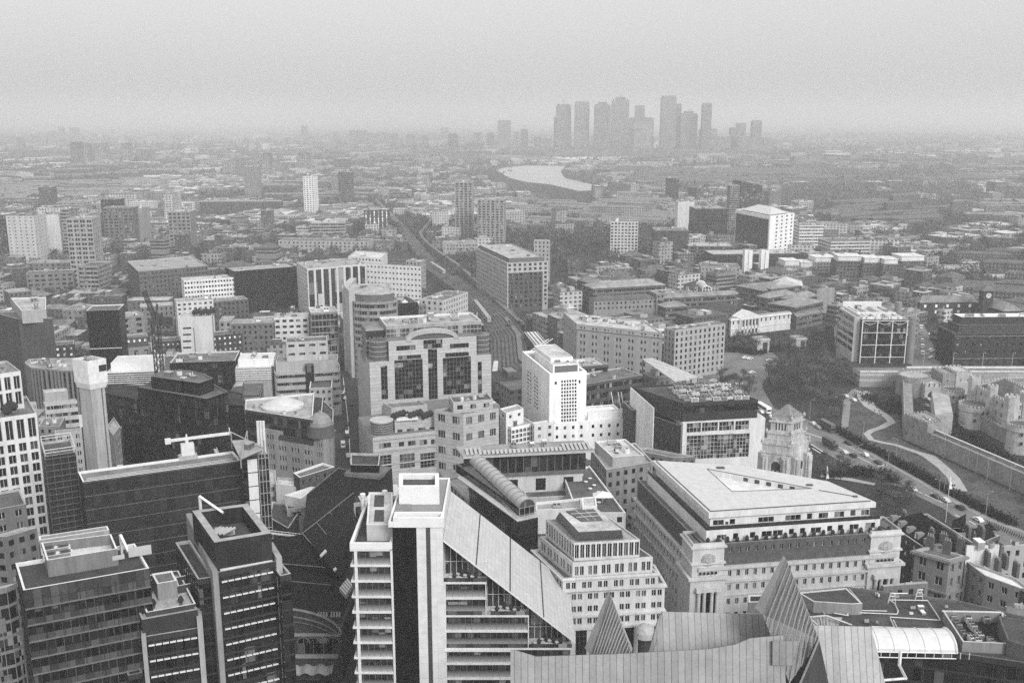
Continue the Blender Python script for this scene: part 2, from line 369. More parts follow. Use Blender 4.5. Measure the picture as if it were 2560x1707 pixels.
def roof_units(root, poly, z, n, big=1.0, par=None):
    c = sum(poly, Vector((0, 0))) / len(poly); e = (poly[1] - poly[0]).normalized(); ang = math.atan2(e.y, e.x)
    inn = inset(poly, 1.6); xs = [p.x for p in poly]; ys = [p.y for p in poly]; done = []; tries = 0
    while len(done) < n and tries < n * 14:
        tries += 1
        p = Vector((R.uniform(min(xs), max(xs)), R.uniform(min(ys), max(ys))))
        k = R.choice(UK); sx = R.uniform(1.5, 5) * big; sy = R.uniform(1.5, 3.5) * big; sz = R.uniform(1, 2.6) * (big ** .5)
        if k == 'water_tank': sx = sy = R.uniform(1.4, 2.4); sz = R.uniform(1.2, 2.2)
        r = math.hypot(sx, sy) / 2
        if not all(inside(p + Vector((a * r, b * r)), inn) for a, b in ((.8, 0), (-.8, 0), (0, .8), (0, -.8))): continue
        if any((p - o).length < r + q for o, q in done): continue
        done.append((p, r)); o = bpy.data.objects.new(k, UNITS[k]); COL.objects.link(o); o.parent = par or root
        o.location = (p.x - root.location.x, p.y - root.location.y, z - root.location.z + .002 * len(done)); o.rotation_euler = (0, 0, ang + (math.pi/2 if R.random() < .4 else 0)); o.scale = (sx, sy, sz)
def block(root, poly, z0, h, st, faces=None, roof=None, units=0, big=1, win=False, cornice=None, cope=None, roofname='roof', fst=None, foot=True):
    poly = ccw(poly); s = sty(st); b = MB(); panes = []; n = len(poly); par = s.get('par', 1.1); dep = s.get('dep', .35)
    for i in range(n):
        p0, p1 = poly[i], poly[(i + 1) % n]; e = p1 - p0; nn = Vector((e.y, -e.x)); mid = (p0 + p1) / 2
        vis = nn.normalized().dot(-mid.normalized()) > -.12
        wall_face(b, p0, p1, z0, h, (fst or {}).get(i, s) if vis else dict(s, bay=0), panes)
    th = .45; ins = inset(poly, th); zr = h - par * .7
    for i in range(n):
        j = (i + 1) % n; a, c, ci, ai = poly[i], poly[j], ins[j], ins[i]
        b.quad((a.x, a.y, h), (c.x, c.y, h), (ci.x, ci.y, h), (ai.x, ai.y, h), 1)
        b.quad((ai.x, ai.y, h), (ci.x, ci.y, h), (ci.x, ci.y, zr), (ai.x, ai.y, zr), 1)
    # one connected wall: weld the face edges
    seen = {}; rem = []
    for v in b.v:
        k = (round(v[0], 3), round(v[1], 3), round(v[2], 3)); rem.append(seen.setdefault(k, len(seen)))
    nv = [None] * len(seen)
    for v, r in zip(b.v, rem): nv[r] = v
    b.v = nv; b.f = [tuple(rem[i] for i in f) for f in b.f]
    b.build('wall', [s['w'], cope or s.get('cope') or mat('coping', .36, .8, .25, .5)], root)
    g = s.get('g', G0)
    if panes and not win:
        q = MB(); q.prism(inset(poly, dep), z0, zr - .3); q.build('glazing', g, root)
    elif panes:
        panes.sort(key=lambda w: -(w[3] * w[4]) / max(1, (w[0].length)) - .0001 * w[2]); fm = s.get('frame') or mat('window_frame', .45, .6, .1, 1)
        cap = 100 if len(panes) > 125 else 125
        for i, (p, d, z, w, hh) in enumerate(panes[:cap]):
            o = bpy.data.objects.new('window', pane(w, hh, s.get('mx', 2), s.get('my', 1), g, fm)); COL.objects.link(o); o.parent = root
            o.location = (p.x - root.location.x, p.y - root.location.y, z - root.location.z); o.rotation_euler = (0, 0, math.atan2(d.y, d.x))
        q = MB()
        for p, d, z, w, hh in panes[cap:]: q.box(p, d, w, .05, z, z + hh)
        o = q.build('window', g, root)
        if o: o['kind'] = 'stuff'
    q = MB(); q.face([(p.x, p.y, zr) for p in ins]); ro = q.build(roofname, roof or s.get('roof') or RF(.12), root)
    if cornice:
        q = MB()
        for zc, hh, pr in cornice: ring(q, poly, zc, hh, pr)
        q.build('cornice', s.get('cm') or s['w'], root)
    if units: roof_units(root, ins, zr, units, big, ro)
    if foot: FOOT.append(poly)
    return zr
def ring(b, poly, z, hh, pr, m=0):
    o = inset(poly, -pr); n = len(poly); k = len(b.v); i_ = inset(poly, .05)
    for P, zz in ((o, z), (o, z + hh), (i_, z + hh), (i_, z)): b.v += [(p.x, p.y, zz) for p in P]
    for a in range(n):
        c = (a + 1) % n
        for r in range(4): r2 = (r + 1) % 4; b.idx((k + r*n + a, k + r*n + c, k + r2*n + c, k + r2*n + a), m)
def rb(name, label, cat, c, L, N, Rr, h, st, z0=0, root=None, group=None, **kw):
    poly = rect(c, L, N, Rr, h)
    if root is None: root = empty(name, (sum(p.x for p in poly) / 4, sum(p.y for p in poly) / 4, z0), label, cat, group)
    zr = block(root, poly, z0, h, st, **kw); return root, poly, zr
def part(name, b, mats, root, **kw): return b.build(name, mats, root, **kw)
def hip(root, poly, z, rise, m, ov=.3, name='roof', ridge=.5):   # hipped roof on a four-cornered outline
    p = inset(ccw(poly), -ov); b = MB()
    if (p[1] - p[0]).length < (p[2] - p[1]).length: p = p[1:] + p[:1]
    l, w = (p[1] - p[0]).length, (p[2] - p[1]).length; k = min(.5, ridge * w / l)
    a0, a1 = (p[0] + p[3]) / 2, (p[1] + p[2]) / 2; r0, r1 = a0.lerp(a1, k), a0.lerp(a1, 1 - k)
    z3 = lambda q, zz: (q.x, q.y, zz)
    b.v = [z3(q, z) for q in p] + [z3(r0, z + rise), z3(r1, z + rise)]
    sl = math.hypot(w / 2, rise)
    for f in ((0, 1, 5, 4), (2, 3, 4, 5), (1, 2, 5), (3, 0, 4)):
        b.idx(f); b.u[-1] = ((0, 0), (l, 0), (l, sl), (0, sl))[:len(f)]
    b.idx((3, 2, 1, 0)); return b.build(name, m, root)
# ================================================================== NEAR LEFT: dark glass offices
WHT, LT = mat('white_paint', .66, .6, .08, .6), mat('light_metal', .6, .5, .12, .5)
DK = mat('dark_metal', .03, .45, .25, .4)
def bars_rows(root, p0, p1, zs, seg=8, pr=.5, name='sun_louvre'):
    d = (p1 - p0).normalized(); n = Vector((d.y, -d.x)); ln = (p1 - p0).length; w = ln / seg
    for z in zs:
        b = MB()
        for i in range(seg): b.box(p0 + d * (i * w + .12) + n * pr, d, w - .24, pr - .02, z, z + .22)
        b.build(name, WHT, root)
# office with long roof plant (far left)
r = empty('office_building', (-85, 215), 'dark panelled office at lower left with fan units in a long roof enclosure', 'office building')
p = rect(12, (118, 392), (180, 603), (1155, 432), 50)
zr = block(r, p, 0, 50, sty('glass', w=panelmat('office_panel', .055, 1.75, 3.95, .6, .35), bay=1.75, fl=3.95, ww=.9, wh=.6, head=3.2, par=1.3, g=glass('office_glass_a', .012, .1, .1)), roof=RF(.05), cope=LT)
b = MB(); bands(b, p[0], p[1], [50 - 4.6 - 3.95 * k for k in range(10)], .35, .28); b.build('sill_band', mat('sill', .14, .6, .2, .5), r)
b = MB(); fins(b, p[0], p[1], 4, 48.4, 3.5, .25, .12); b.build('fins', mat('fin', .03, .5, .2, .5), r)
q = [at(12, *k, 53.2) for k in ((362, 372), (908, 282), (860, 168), (318, 235))]
i_ = openbox(r, q, zr, 53.2, [W(.16), LT], RF(.5), fz=1.6)
b = MB(); e = (q[1] - q[0]).normalized(); ff = Vector((-e.y, e.x))
b.box(q[0] + e * 17 - ff * .06, e, 5, .05, 50.6, 52.9); b.box(q[0] + e * 13.5 - ff * .06, e, 2.6, .05, 50.5, 51.6); b.build('access_panel', mat('panel_light', .4, .6, .1, .6), r)
q2 = [at(12, *k, 53) for k in ((303, 216), (845, 136), (830, 105), (300, 185))]
openbox(r, q2, zr, 53, [W(.28), LT], RF(.2), fz=2.4)
FAN = UNITS['plant_unit']
for k in range(2):
    o = bpy.data.objects.new('fan_unit', FAN); COL.objects.link(o); o.parent = r; pp = at(12, 432 + k * 15, 272 + k * 45, 52); o.location = (pp.x - r.location.x, pp.y - r.location.y, zr + 1.7); o.scale = (6.2, 1.9, 1.5); o.rotation_euler = (0, 0, math.atan2(e.y, e.x))
b = MB(); pp = at(12, 930, 175, 54); b.bar((pp.x, pp.y, zr), (pp.x, pp.y, 54), .35); qq = at(12, 985, 215, 54); b.bar((pp.x, pp.y, 54), (qq.x, qq.y, 51), .4); b.build('cradle_arm', LT, r)
roof_units(r, [at(12, *k, 49) for k in ((930, 330), (1090, 300), (1010, 215), (900, 225))], zr, 5, .5)
# terraced office with roof garden
r = empty('office_building', (-58, 205), 'low dark office with paved roof terrace and a square stair box', 'office building')
p = rect(12, 925, (1110, 965), (1545, 893), 35.5); pB = p
block(r, p, 0, 35.5, sty('dark', bay=2.2, fl=3.95), roof=RF(.08))
d = (p[1] - p[0]).normalized(); nn = Vector((d.y, -d.x)); f2 = Vector((-d.y, d.x))
bars_rows(r, p[0] + d * .8, p[1] - d * .6, [33.2 - 3.95 * k for k in range(8)], 7)
b = MB(); b.box(p[0] - d * .4 + nn * .9, d, .95, (p[3] - p[0]).length + .9, 0, 36.1); b.build('end_fin', W(.3), r)
b = MB(); b.box(p[1] - d * .5 + nn * .9, d, 1.2, 6, 0, 38); b.build('end_fin', W(.3), r)
p = rect(12, (960, 515), (1097, 830), (1530, 752), 39.5)
zr = block(r, p, 35.2, 39.5, sty('dark', bay=2.2, fl=3.4, par=.5, g=G3), roof=RF(.3), cope=W(.3), foot=False)
p = rect(12, (1022, 508), (1132, 775), (1515, 706), 40.3)
openbox(r, p, zr, 40.3, [W(.05), LT], RF(.42), fz=.1, name='terrace_wall', floor='terrace_paving')
p = [at(12, *k, 43.6) for k in ((1215, 553), (1368, 527), (1330, 450), (1172, 475))]
block(r, p, zr + .1, 43.6, sty('none', w=W(.22), par=.4), roof=RF(.14), cope=WHT, foot=False)
p = [at(12, *k, 40.6) for k in ((1375, 590), (1520, 560), (1505, 490), (1350, 520))]
openbox(r, p, zr + .02, 41.2, [W(.05), LT], RF(.05), fz=.2)
for x, y in ((1188, 730), (1105, 640), (1130, 680), (1170, 610), (1165, 580), (1400, 705)):
    o = at(12, x, y, 39.6); b = MB(); b.lathe(o.x, o.y, [(.35, zr + .1), (.45, zr + .7), (.4, zr + .7)], 8, 0); b.lathe(o.x, o.y, [(.3, zr + .7), (.75, zr + 1.3), (.5, zr + 2), (.1, zr + 2.5)], 7, 1); b.build('planter', [W(.1), mat('leaf_dark', .03, .9, .4, 3)], r)
# tall dark tower with bright louvres
r = empty('office_tower', (-40, 215), 'tall black glass office with rows of bright louvres and open roof plant', 'office building')
p = rect(12, 1452, (1660, 470), (2150, 375), 48)
zr = block(r, p, 0, 48, sty('dark', bay=2.1, fl=3.95), roof=RF(.05), cope=W(.3))
d = (p[1] - p[0]).normalized(); nn = Vector((d.y, -d.x)); f2 = Vector((-d.y, d.x))
bars_rows(r, p[0] + d * 1.3, p[1] - d * 1.2, [onface(12, 1720, 546, p[0] + nn * .5, d)[1] - 3.97 * k for k in range(11)], 8)
b = MB(); b.box(p[0] - d * .6 + nn * 1.1, d, 1.25, (p[3] - p[0]).length, 0, 48.7); b.build('end_fin', W(.22), r)
b = MB(); b.box(p[1] - d * .6 + nn * 1.1, d, 1.35, 9, 0, 49.4); b.build('end_fin', W(.3), r)
b = MB(); bands(b, p[0] + f2 * 1.3, p[1] + f2 * 1.3, [48.02], .9, .3, 0, 1.4, 1.2); b.build('roof_ledge', W(.55), r)
q = [at(1, *k, 55) for k in ((1385, 660), (1752, 600), (1600, 408), (1240, 455))]
i_ = openbox(r, q, zr, 55, [panelmat('plant_panel', .03, 2.6, 6, .4, .5), W(.3)], RF(.06), th=1.7, fz=3.6)
roof_units(r, i_, zr + 3.6, 9, .75)
ct = (q[0] + q[1] + q[2] + q[3]) / 4; b = MB()
for k in range(5): a = ct + Vector((-2.6 + k * .9, -1.5)); b.bar((a.x - 2.5, a.y - 1, zr + 5.6), (a.x, a.y + 1.2, zr + 6.4), .35, 0, 8)
b.build('vent_pipes', mat('pipe_white', .34, .6, .15, 1), r)
b = MB(); a = at(1, 1290, 372, 57); c_ = at(1, 1440, 472, 55); b.bar((a.x, a.y, 57.4), (c_.x, c_.y, 55.2), .4); b.bar((a.x, a.y, 57.4), (a.x, a.y, zr), .4); b.build('cradle_arm', LT, r)
q = [at(12, *k, 46) for k in ((1530, 518), (1655, 500), (1470, 215), (1355, 232))]
block(r, q, 0, 46, sty('dark', bay=2.1), roof=RF(.04), cope=W(.3))
q = [at(12, *k, 46) for k in ((2168, 492), (2252, 474), (2112, 316), (2060, 350))]
block(r, q, 0, 46, sty('dark', bay=2.1), roof=RF(.1), cope=W(.35))
# long panelled block with roof crane
r = empty('office_building', (-75, 300), 'long dark panel clad building with a roof crane and rail track', 'office building')
p = rect(1, (503, 203), (535, 270), (1560, 130), 40)
zr = block(r, p, 0, 40, sty('none', w=panelmat('dark_panel', .026, 2.4, 4.5, .35, .4)), roof=RF(.16), cope=WHT)
d = (p[1] - p[0]).normalized(); f2 = Vector((-d.y, d.x)); nn = -f2
b = MB(); bands(b, p[0], p[1], [39.6 - 4.5 * k for k in range(9)], .1, .12); b.build('joint_rail', W(.16), r)
b = MB()
for k in (3.2, 4.6): a = p[0] + d + f2 * k; b.box(a, d, (p[1] - p[0]).length - 3, .15, zr, zr + .25)
b.build('crane_rail', W(.4), r)
b = MB(); a = at(1, 1412, 90, 39.5); b.box(a, f2, 4, 1, zr, zr + 1); b.box(a, f2, 4, .15, zr + 1, zr + 1.5); b.build('access_stair', W(.4), r)
cw = at(1, 1213, 100, 40); r = empty('roof_crane', (cw.x, cw.y, zr), 'white roof cleaning crane with a long jib on the panelled building', 'crane')
b = MB(); b.box(cw - d * 3 - f2 * 2, d, 6, 4, zr + .26, zr + .9); b.box(cw - d * 2.6 - f2 * 1.6, d, 5.2, 3.2, zr + .9, zr + 1.3); b.build('bogie', W(.35), r)
b = MB(); b.box(cw - d * 2 - f2 * 1.3, d, 4.1, 2.6, zr + 1.3, zr + 5); b.bar((cw.x, cw.y, zr + 5), (cw.x, cw.y, zr + 6.3), .6, 0, 8); b.build('machine_house', LT, r)
b = MB(); a = cw - d * 6 + nn * .45; b.box(a, d, 20.5, .9, zr + 6.3, zr + 7.1); b.box(a - d * .8 - f2 * .3, d, 1.8, 1.6, zr + 5.8, zr + 7.4); b.box(a + d * 20, f2, 1, .25, zr + 6.2, zr + 8.6); b.bar((cw.x, cw.y, zr + 7), (cw.x, cw.y, zr + 8.2), .3); b.build('jib', LT, r)
# stair tower with white panels and lattice
r = empty('stair_tower', (-28, 300), 'narrow dark stair tower with a column of white panels and open lattice side', 'stair tower')
p = rect(11, (705, 1192), (940, 1165), ('d', 13), 43)
block(r, p, 0, 43, sty('dark', bay=3), roof=RF(.1))
d = (p[1] - p[3]).normalized(); 
a0, a1 = p[3], p[0]; d = (a1 - a0).normalized(); nn = Vector((d.y, -d.x)); ln = (a1 - a0).length
for k in range(7):
    b = MB(); b.box(a0 + d * ln * .22 + nn * .25, d, ln * .36, .2, 42.2 - 4.7 * (k + 1), 42.2 - 4.7 * k - .35); b.build('stair_panel', WHT, r)
b = MB()
for k in range(10): z = 42 - k * 4; P0, P1 = a0 + d * ln * .62 + nn * .9, a1 + nn * .9; b.bar((P0.x, P0.y, z), (P1.x, P1.y, z), .12)
for k in range(4): P0 = a0 + d * ln * (.62 + k * .127) + nn * .9; b.bar((P0.x, P0.y, 2), (P0.x, P0.y, 46), .12)
b.build('lattice', W(.35), r)
b = MB()
for x in (860, 885, 910): a = at(11, x, 1070, 46); b.bar((a.x, a.y, 42), (a.x, a.y, 53.5), .45, 0, 8)
b.build('flue', LT, r)
b = MB(); q = [at(11, *k, 47) for k in ((700, 1170), (905, 1078), (760, 1000), (620, 1010))]; b.prism(q, 45.2, 45.5); b.bar((q[0].x, q[0].y, 45.6), (q[2].x, q[2].y, 48.4), .2); b.bar((q[1].x, q[1].y, 45.6), (q[3].x, q[3].y, 48.4), .2)
for a in q: b.bar((a.x, a.y, 42.5), (a.x, a.y, 48.4), .2)
b.build('roof_platform', W(.3), r); roof_units(r, q, 45.6, 5, .8)
# concrete lift core under construction
r = empty('concrete_core', (-88, 325), 'bare concrete lift core with a white wrapped jump form on top', 'concrete core')
p = rect(10, (613, 470), (706, 490), (815, 470), 62); ct = (p[0] + p[2]) / 2
b = MB(); b.prism(p, 0, 62); b.build('shaft', mat('raw_concrete', .33, .9, .25, .5, streak=1), r)
e = (p[1] - p[0]).normalized(); b = MB(); b.box(p[0] + e * ((p[1] - p[0]).length * .72), e, .5, .1, 0, 60); b.build('pour_joint', W(.14), r)
q0, q1 = inset(p, -.3), inset(p, -.8); b = MB()
for P, z in ((q0, 59.5), (q1, 61.5), (q1, 68.6)): b.v += [(a.x, a.y, z) for a in P]
for k in range(2):
    for i in range(4): j = (i + 1) % 4; b.idx((k*4 + i, k*4 + j, k*4 + 4 + j, k*4 + 4 + i), 0)
b.idx((3, 2, 1, 0)); b.build('jump_form', mat('form_sheeting', .62, .8, .2, .7), r)
openbox(r, q1, 68.6, 69.6, [mat('form_sheeting', .6), LT], RF(.2), name='edge_protection', floor='working_deck', fz=.1)
e = (q1[1] - q1[0]).normalized(); nn = Vector((e.y, -e.x)); b = MB(); w_ = (q1[1] - q1[0]).length; b.box(q1[0] + e * w_ * .58 + nn * .12, e, w_ * .4, .1, 65.4, 67.6); s_ = b.build('banner', mat('banner_dark', .03, .7, .15, 1), r)
roof_units(r, q1, 68.8, 4, .5); FOOT.append(q1)
# white gridded office at left edge
GS = sty('grid', w=W(.6), bay=3.4, fl=4.05, ww=.66, wh=.78, dep=.7, g=G2, mx=2)
r = empty('office_building', (-150, 330), 'white stone office with a deep grid of dark windows at left edge', 'office building')
p = rect(10, (-75, 778), (285, 727), ('d', 26), 48); p = [p[0], p[1], p[2], p[3]]
block(r, p, 0, 38.6, dict(GS, par=.4), win=True, roof=RF(.1), foot=True)
block(r, p, 38.6, 48, dict(GS, fl=7.5, wh=.95, par=1.2, base=.1), win=True, roof=RF(.16), foot=False)
p = rect(10, (-60, 430), (160, 398), ('d', 20), 61)
zr = block(r, p, 47.2, 61, dict(GS, fl=5.8, wh=.84, par=1.3, base=.1, bay=3.2), win=True, roof=RF(.2), units=6, foot=False)
for x, y in ((80, 690), (110, 700), (40, 720), (60, 735)):
    o = at(10, x, y, 48.5); b = MB(); b.lathe(o.x, o.y, [(.8, 47.3), (1.0, 48.1), (.8, 48.1)], 8, 0); b.lathe(o.x, o.y, [(.5, 48.1), (1.6, 49.4), (1.2, 50.6), (.2, 51.4)], 7, 1); b.build('planter', [W(.2), mat('leaf_dark', .03)], r)
# scaffolded building
r = empty('scaffolded_building', (-110, 300), 'building wrapped in dark scaffold netting left of the panelled block', 'scaffold')
p = rect(10, (350, 1070), (592, 1035), ('d', 16), 45)
block(r, p, 0, 45, sty('none', w=mat('netting', .022, .9, .45, .5, streak=1)), roof=RF(.08))
b = MB(); a0, a1 = p[3], p[0]; fins(b, a0, a1, 0, 46.2, 2.4, .5, .1); bands(b, a0, a1, [2 + 2 * k for k in range(22)], .55, .09); b.build('scaffold_poles', W(.13), r)
b = MB()
for z in (46, 47): [b.bar((p[i].x, p[i].y, z), (p[(i+1)%4].x, p[(i+1)%4].y, z), .13) for i in range(4)]
for a in p: b.bar((a.x, a.y, 44), (a.x, a.y, 47), .13)
b.build('guard_rail', W(.55), r)
for (lab, c, L, N, Rr, h, st, kw) in [
    ('grey slate roofed house with three framed windows at left edge', 10, (-60, 1490), (205, 1440), ('d', 16), 30, sty('stone', w=W(.13), bay=4.2, ww=.42, wh=.52, fl=4.2), dict(win=True, roof=RF(.1))),
    ('pale grey block with a flat roof in the lower left corner', 12, (-60, 185), (40, 190), (285, 120), 33, sty('stone', w=W(.14), ww=.5), dict(units=4, roof=RF(.16))),
    ('dim grey office cut by the left edge of view', 12, (-90, 610), (-10, 575), (128, 545), 41, sty('glass', w=W(.2), bay=2.4), dict(units=2, roof=RF(.2))),
    ('small brick office tucked beside the white gridded office', 10, 178, (180, 700), (285, 640), 27, sty('white', w=W(.5), bay=2.6), dict(roof=RF(.2))),
    ('grey banded office with a lower glazed attic left of the concrete core', 10, (338, 640), (350, 655), (605, 630), 26, sty('band', w=W(.42)), dict(roof=RF(.3))),
    ('flat roofed grey block with skylights behind the scaffolding', 10, (345, 760), (300, 832), (470, 830), 23, sty('brick', w=W(.2)), dict(roof=RF(.17), units=3)),
    ('cream rendered block with paired windows left of the concrete core', 10, (430, 862), (430, 885), (640, 865), 22, sty('lstone', w=W(.42), grp=2), dict(roof=RF(.2), units=3)),
    ('narrow stone building right of the concrete core', 10, (840, 830), (888, 905), (940, 830), 25, sty('stone', w=W(.28)), dict(roof=RF(.3))),
    ('black glass office hidden low in the lower left corner', 12, (430, 1110), (520, 1330), (880, 1180), 22, sty('dark'), dict(roof=RF(.03), cope=W(.2))),
    ('low dark annexe with a pale coping between the two louvred offices', 12, (845, 920), (990, 1262), (1105, 1238), 26, sty('dark'), dict(roof=RF(.035), cope=W(.2)))]:
    rb('office_building', lab, 'building', c, L, N, Rr, h, st, **kw)
p = rect(10, (335, 545), (345, 570), (530, 555), 30); block(bpy.data.objects[[o.name for o in COL.objects if o.get('label', '').startswith('grey banded office with a lower')][0]], p, 26, 30, sty('band', fl=3.3, par=.5), roof=RF(.45), units=2, foot=False)

# ================================================================== CENTRE: tower with the sloping roof and stepped terraces
Y0 = 213.5
def fp(c, x, y, Y=Y0): X, z = onY(c, x, y, Y); return Vector((X, Y)), z
r = empty('office_tower', (-15, 225), 'pale office tower with a sloping roof falling to the right over stepped terraces', 'office building')
(PA, zA), (PB, zB) = fp(2, 795, 640), fp(2, 1650, 1300)
C_ = at(2, 775, 320, zA); D_ = at(2, 1545, 935, zB); dpt = (C_.y - Y0 + D_.y - Y0) / 2; nv = Vector((0, 1))
gl = glass('clear_glass', .03, .22, .22, .15, cell=(1.5, 3.9))
up = (PB - PA); slo = (zB - zA) / up.length
b = MB(); t = .55                                            # the inclined roof slab with its seams
n4 = [(PA.x, Y0, zA), (PB.x, Y0, zB), (PB.x, Y0 + dpt, zB), (PA.x, Y0 + dpt, zA)]; sl = math.hypot(up.length, zA - zB)
b.face(n4, 0, ((0, 0), (sl, 0), (sl, dpt), (0, dpt)))
lo = [(x, y, z - t) for x, y, z in n4]
for i in range(4): j = (i + 1) % 4; b.face([lo[i], lo[j], n4[j], n4[i]], 1)
b.face(lo[::-1], 1); b.build('sloping_roof', [panelmat('roof_sheet', .44, 1.1, 3, .05, .75, .7, .07), WHT], r)
b = MB()
for fx in (.245, .5, .755): a = Vector(n4[0]).lerp(Vector(n4[1]), fx); c_ = Vector(n4[3]).lerp(Vector(n4[2]), fx); b.bar((a.x, a.y, a.z + .08), (c_.x, c_.y, c_.z + .08), .16)
b.build('roof_joint', W(.05), r)
fh = 3.93; zt = fp(2, 330, 665)[1]                            # left wing with floor plates
xl, xr = fp(2, 192, 690)[0].x, fp(2, 466, 690)[0].x
p = [Vector((xl, Y0)), Vector((xr, Y0)), Vector((xr, Y0 + dpt)), Vector((xl, Y0 + dpt))]
q = [Vector((xl + .5, Y0 + .6)), Vector((xr - .4, Y0 + .6)), Vector((xr - .4, Y0 + dpt)), Vector((xl + .5, Y0 + dpt))]
b = MB(); b.prism(q, 0, zt - 1.4); b.build('glazing', gl, r); FOOT.append(p)
b = MB()
for k in range(14):
    z = zt - 1.6 - fh * k
    if z > 1: b.box(p[0], Vector((1, 0)), xr - xl - .55, dpt, z - .35, z + .12)
b.build('floor_plates', LT, r)
def fritmat():
    m, t, bs = nt('fritted_glass'); L = t.links.new; uv = node(t, 'ShaderNodeUVMap'); sx = node(t, 'ShaderNodeSeparateXYZ'); L(uv.outputs[0], sx.inputs[0])
    rr = node(t, 'ShaderNodeMapRange'); L(sx.outputs[1], rr.inputs[0]); rr.inputs[1].default_value = 0; rr.inputs[2].default_value = 1; rr.inputs[3].default_value = .34; rr.inputs[4].default_value = .02
    cc = node(t, 'ShaderNodeCombineColor'); [L(rr.outputs[0], cc.inputs[i]) for i in range(3)]; L(cc.outputs[0], bs.inputs['Base Color']); bs.inputs['Roughness'].default_value = .2; return m
FRIT = fritmat()                                              # ceramic print on the lower part of the panes
def spandrels(x0, x1, zs, Y, z_h=1.9):
    for z in zs:
        if z < 1.5: continue
        b = MB(); b.face([(x0, Y, z), (x1, Y, z), (x1, Y, z + z_h), (x0, Y, z + z_h)], 0, ((0, 0), (1, 0), (1, 1), (0, 1)))
        k = max(2, round((x1 - x0) / 1.5))
        for i in range(k + 1): x = x0 + (x1 - x0) * i / k; b.bar((x, Y - .03, z), (x, Y - .03, z + fh - .4), .035, 1)
        b.build('glazed_panel', [FRIT, W(.2)], r)
spandrels(xl + .6, xr - .6, [zt - 1.48 - fh * k for k in range(1, 14)], Y0 + .3)
b = MB(); b.box(Vector((xr - .5, Y0 - .05)), Vector((1, 0)), .5, 1, 0, zt - 1.9); b.build('column', LT, r); b = MB(); b.box(p[0] + Vector((.9, .1)), Vector((1, 0)), .7, .7, 0, zt - 2); b.build('column', LT, r)
openbox(r, p, zt - 1.5, zt, [WHT, WHT], RF(.05), name='parapet', floor='roof', th=.7, fz=.4)
pu = [at(2, *k, zt + 3) for k in ((300, 545), (470, 545), (470, 335), (315, 335))]; block(r, pu, zt - 1.2, zt + 3, sty('none', w=panelmat('louvre_wall', .5, 9, .3, .05, .6), par=.6), roof=RF(.42), cope=LT, foot=False)
for y0 in (355, 450):
    b = MB(); b.prism([at(2, *k, zt + 2.7) for k in ((348, y0 + 72), (412, y0 + 72), (414, y0), (355, y0))], zt + 2.6, zt + 2.75); b.build('plant_grille', W(.06), r)
for x, y in ((275, 350), (418, 330)): o = at(2, x, y, zt + 3.2); b = MB(); b.lathe(o.x, o.y, [(.5, zt - 1), (.5, zt + 2.6), (.7, zt + 2.6), (.7, zt + 3.4), (.2, zt + 3.6)], 10); b.build('flue', LT, r)
# core: dark stair strip, white shaft, ringed roof
cx0, cx1, cx2 = fp(2, 466, 530)[0].x, fp(2, 622, 530)[0].x, fp(2, 792, 530)[0].x; zc = fp(2, 620, 522)[1]
b = MB(); b.box(Vector((cx0, Y0 + .2)), Vector((1, 0)), cx1 - cx0 - .01, dpt - 1, 0, zc - 1.2); b.build('stair_glazing', panelmat('stair_glass', .01, 1.4, 3.9, .35, .5, .15), r)
b = MB(); b.box(Vector((cx1, Y0 - .4)), Vector((1, 0)), cx2 - cx1, dpt, 0, zc - 1.2); b.build('white_shaft', panelmat('shaft_panel', .6, 4.5, 3.95, .03, .8, .6), r)
b = MB(); xs = fp(2, 685, 600)[0].x; b.box(Vector((xs, Y0 - .45)), Vector((1, 0)), 1.0, .08, 0, zc - 1.3); b.build('dark_strip', W(.06), r)
p = [Vector((cx0 - .8, Y0 - .6)), Vector((cx2, Y0 - .6)), Vector((cx2, Y0 + dpt - 2)), Vector((cx0 - .8, Y0 + dpt - 2))]
block(r, p, zc - 1.25, zc, sty('none', w=WHT, par=.5), roof=panelmat('roof_paving', .33, 1.2, 1.2, .1, .7, .8), cope=WHT, foot=False)
p = [Vector((cx0 + .3, Y0 - .65)), Vector((cx2 + .3, Y0 - .65)), Vector((cx2 + .3, Y0 + 3.2)), Vector((cx0 + .3, Y0 + 3.2))]
openbox(r, p, zc - 1.3, zc + 1.0, [WHT, WHT], RF(.12), th=.8, name='roof_frame', floor='light_well')
p = [at(2, *k, zc + 4.2) for k in ((508, 300), (770, 298), (768, 212), (510, 212))]
openbox(r, p, zc - .5, zc + 4.2, [WHT, WHT], RF(.07), th=1.0, name='roof_frame', floor='light_well', fz=3.4); roof_units(r, inset(ccw(p), 1), zc + 2.9, 3, .5)
b = MB(); o = at(2, 590, 345, zc + .5); b.box(o, Vector((1, 0)), 4, .3, zc - .3, zc + 3.4); b.build('roof_door', W(.1), r)
b = MB(); b.prism([at(2, *k, zc + .1) for k in ((490, 455), (588, 455), (588, 385), (495, 385))], zc - .34, zc - .2); b.build('plant_grille', W(.2), r)
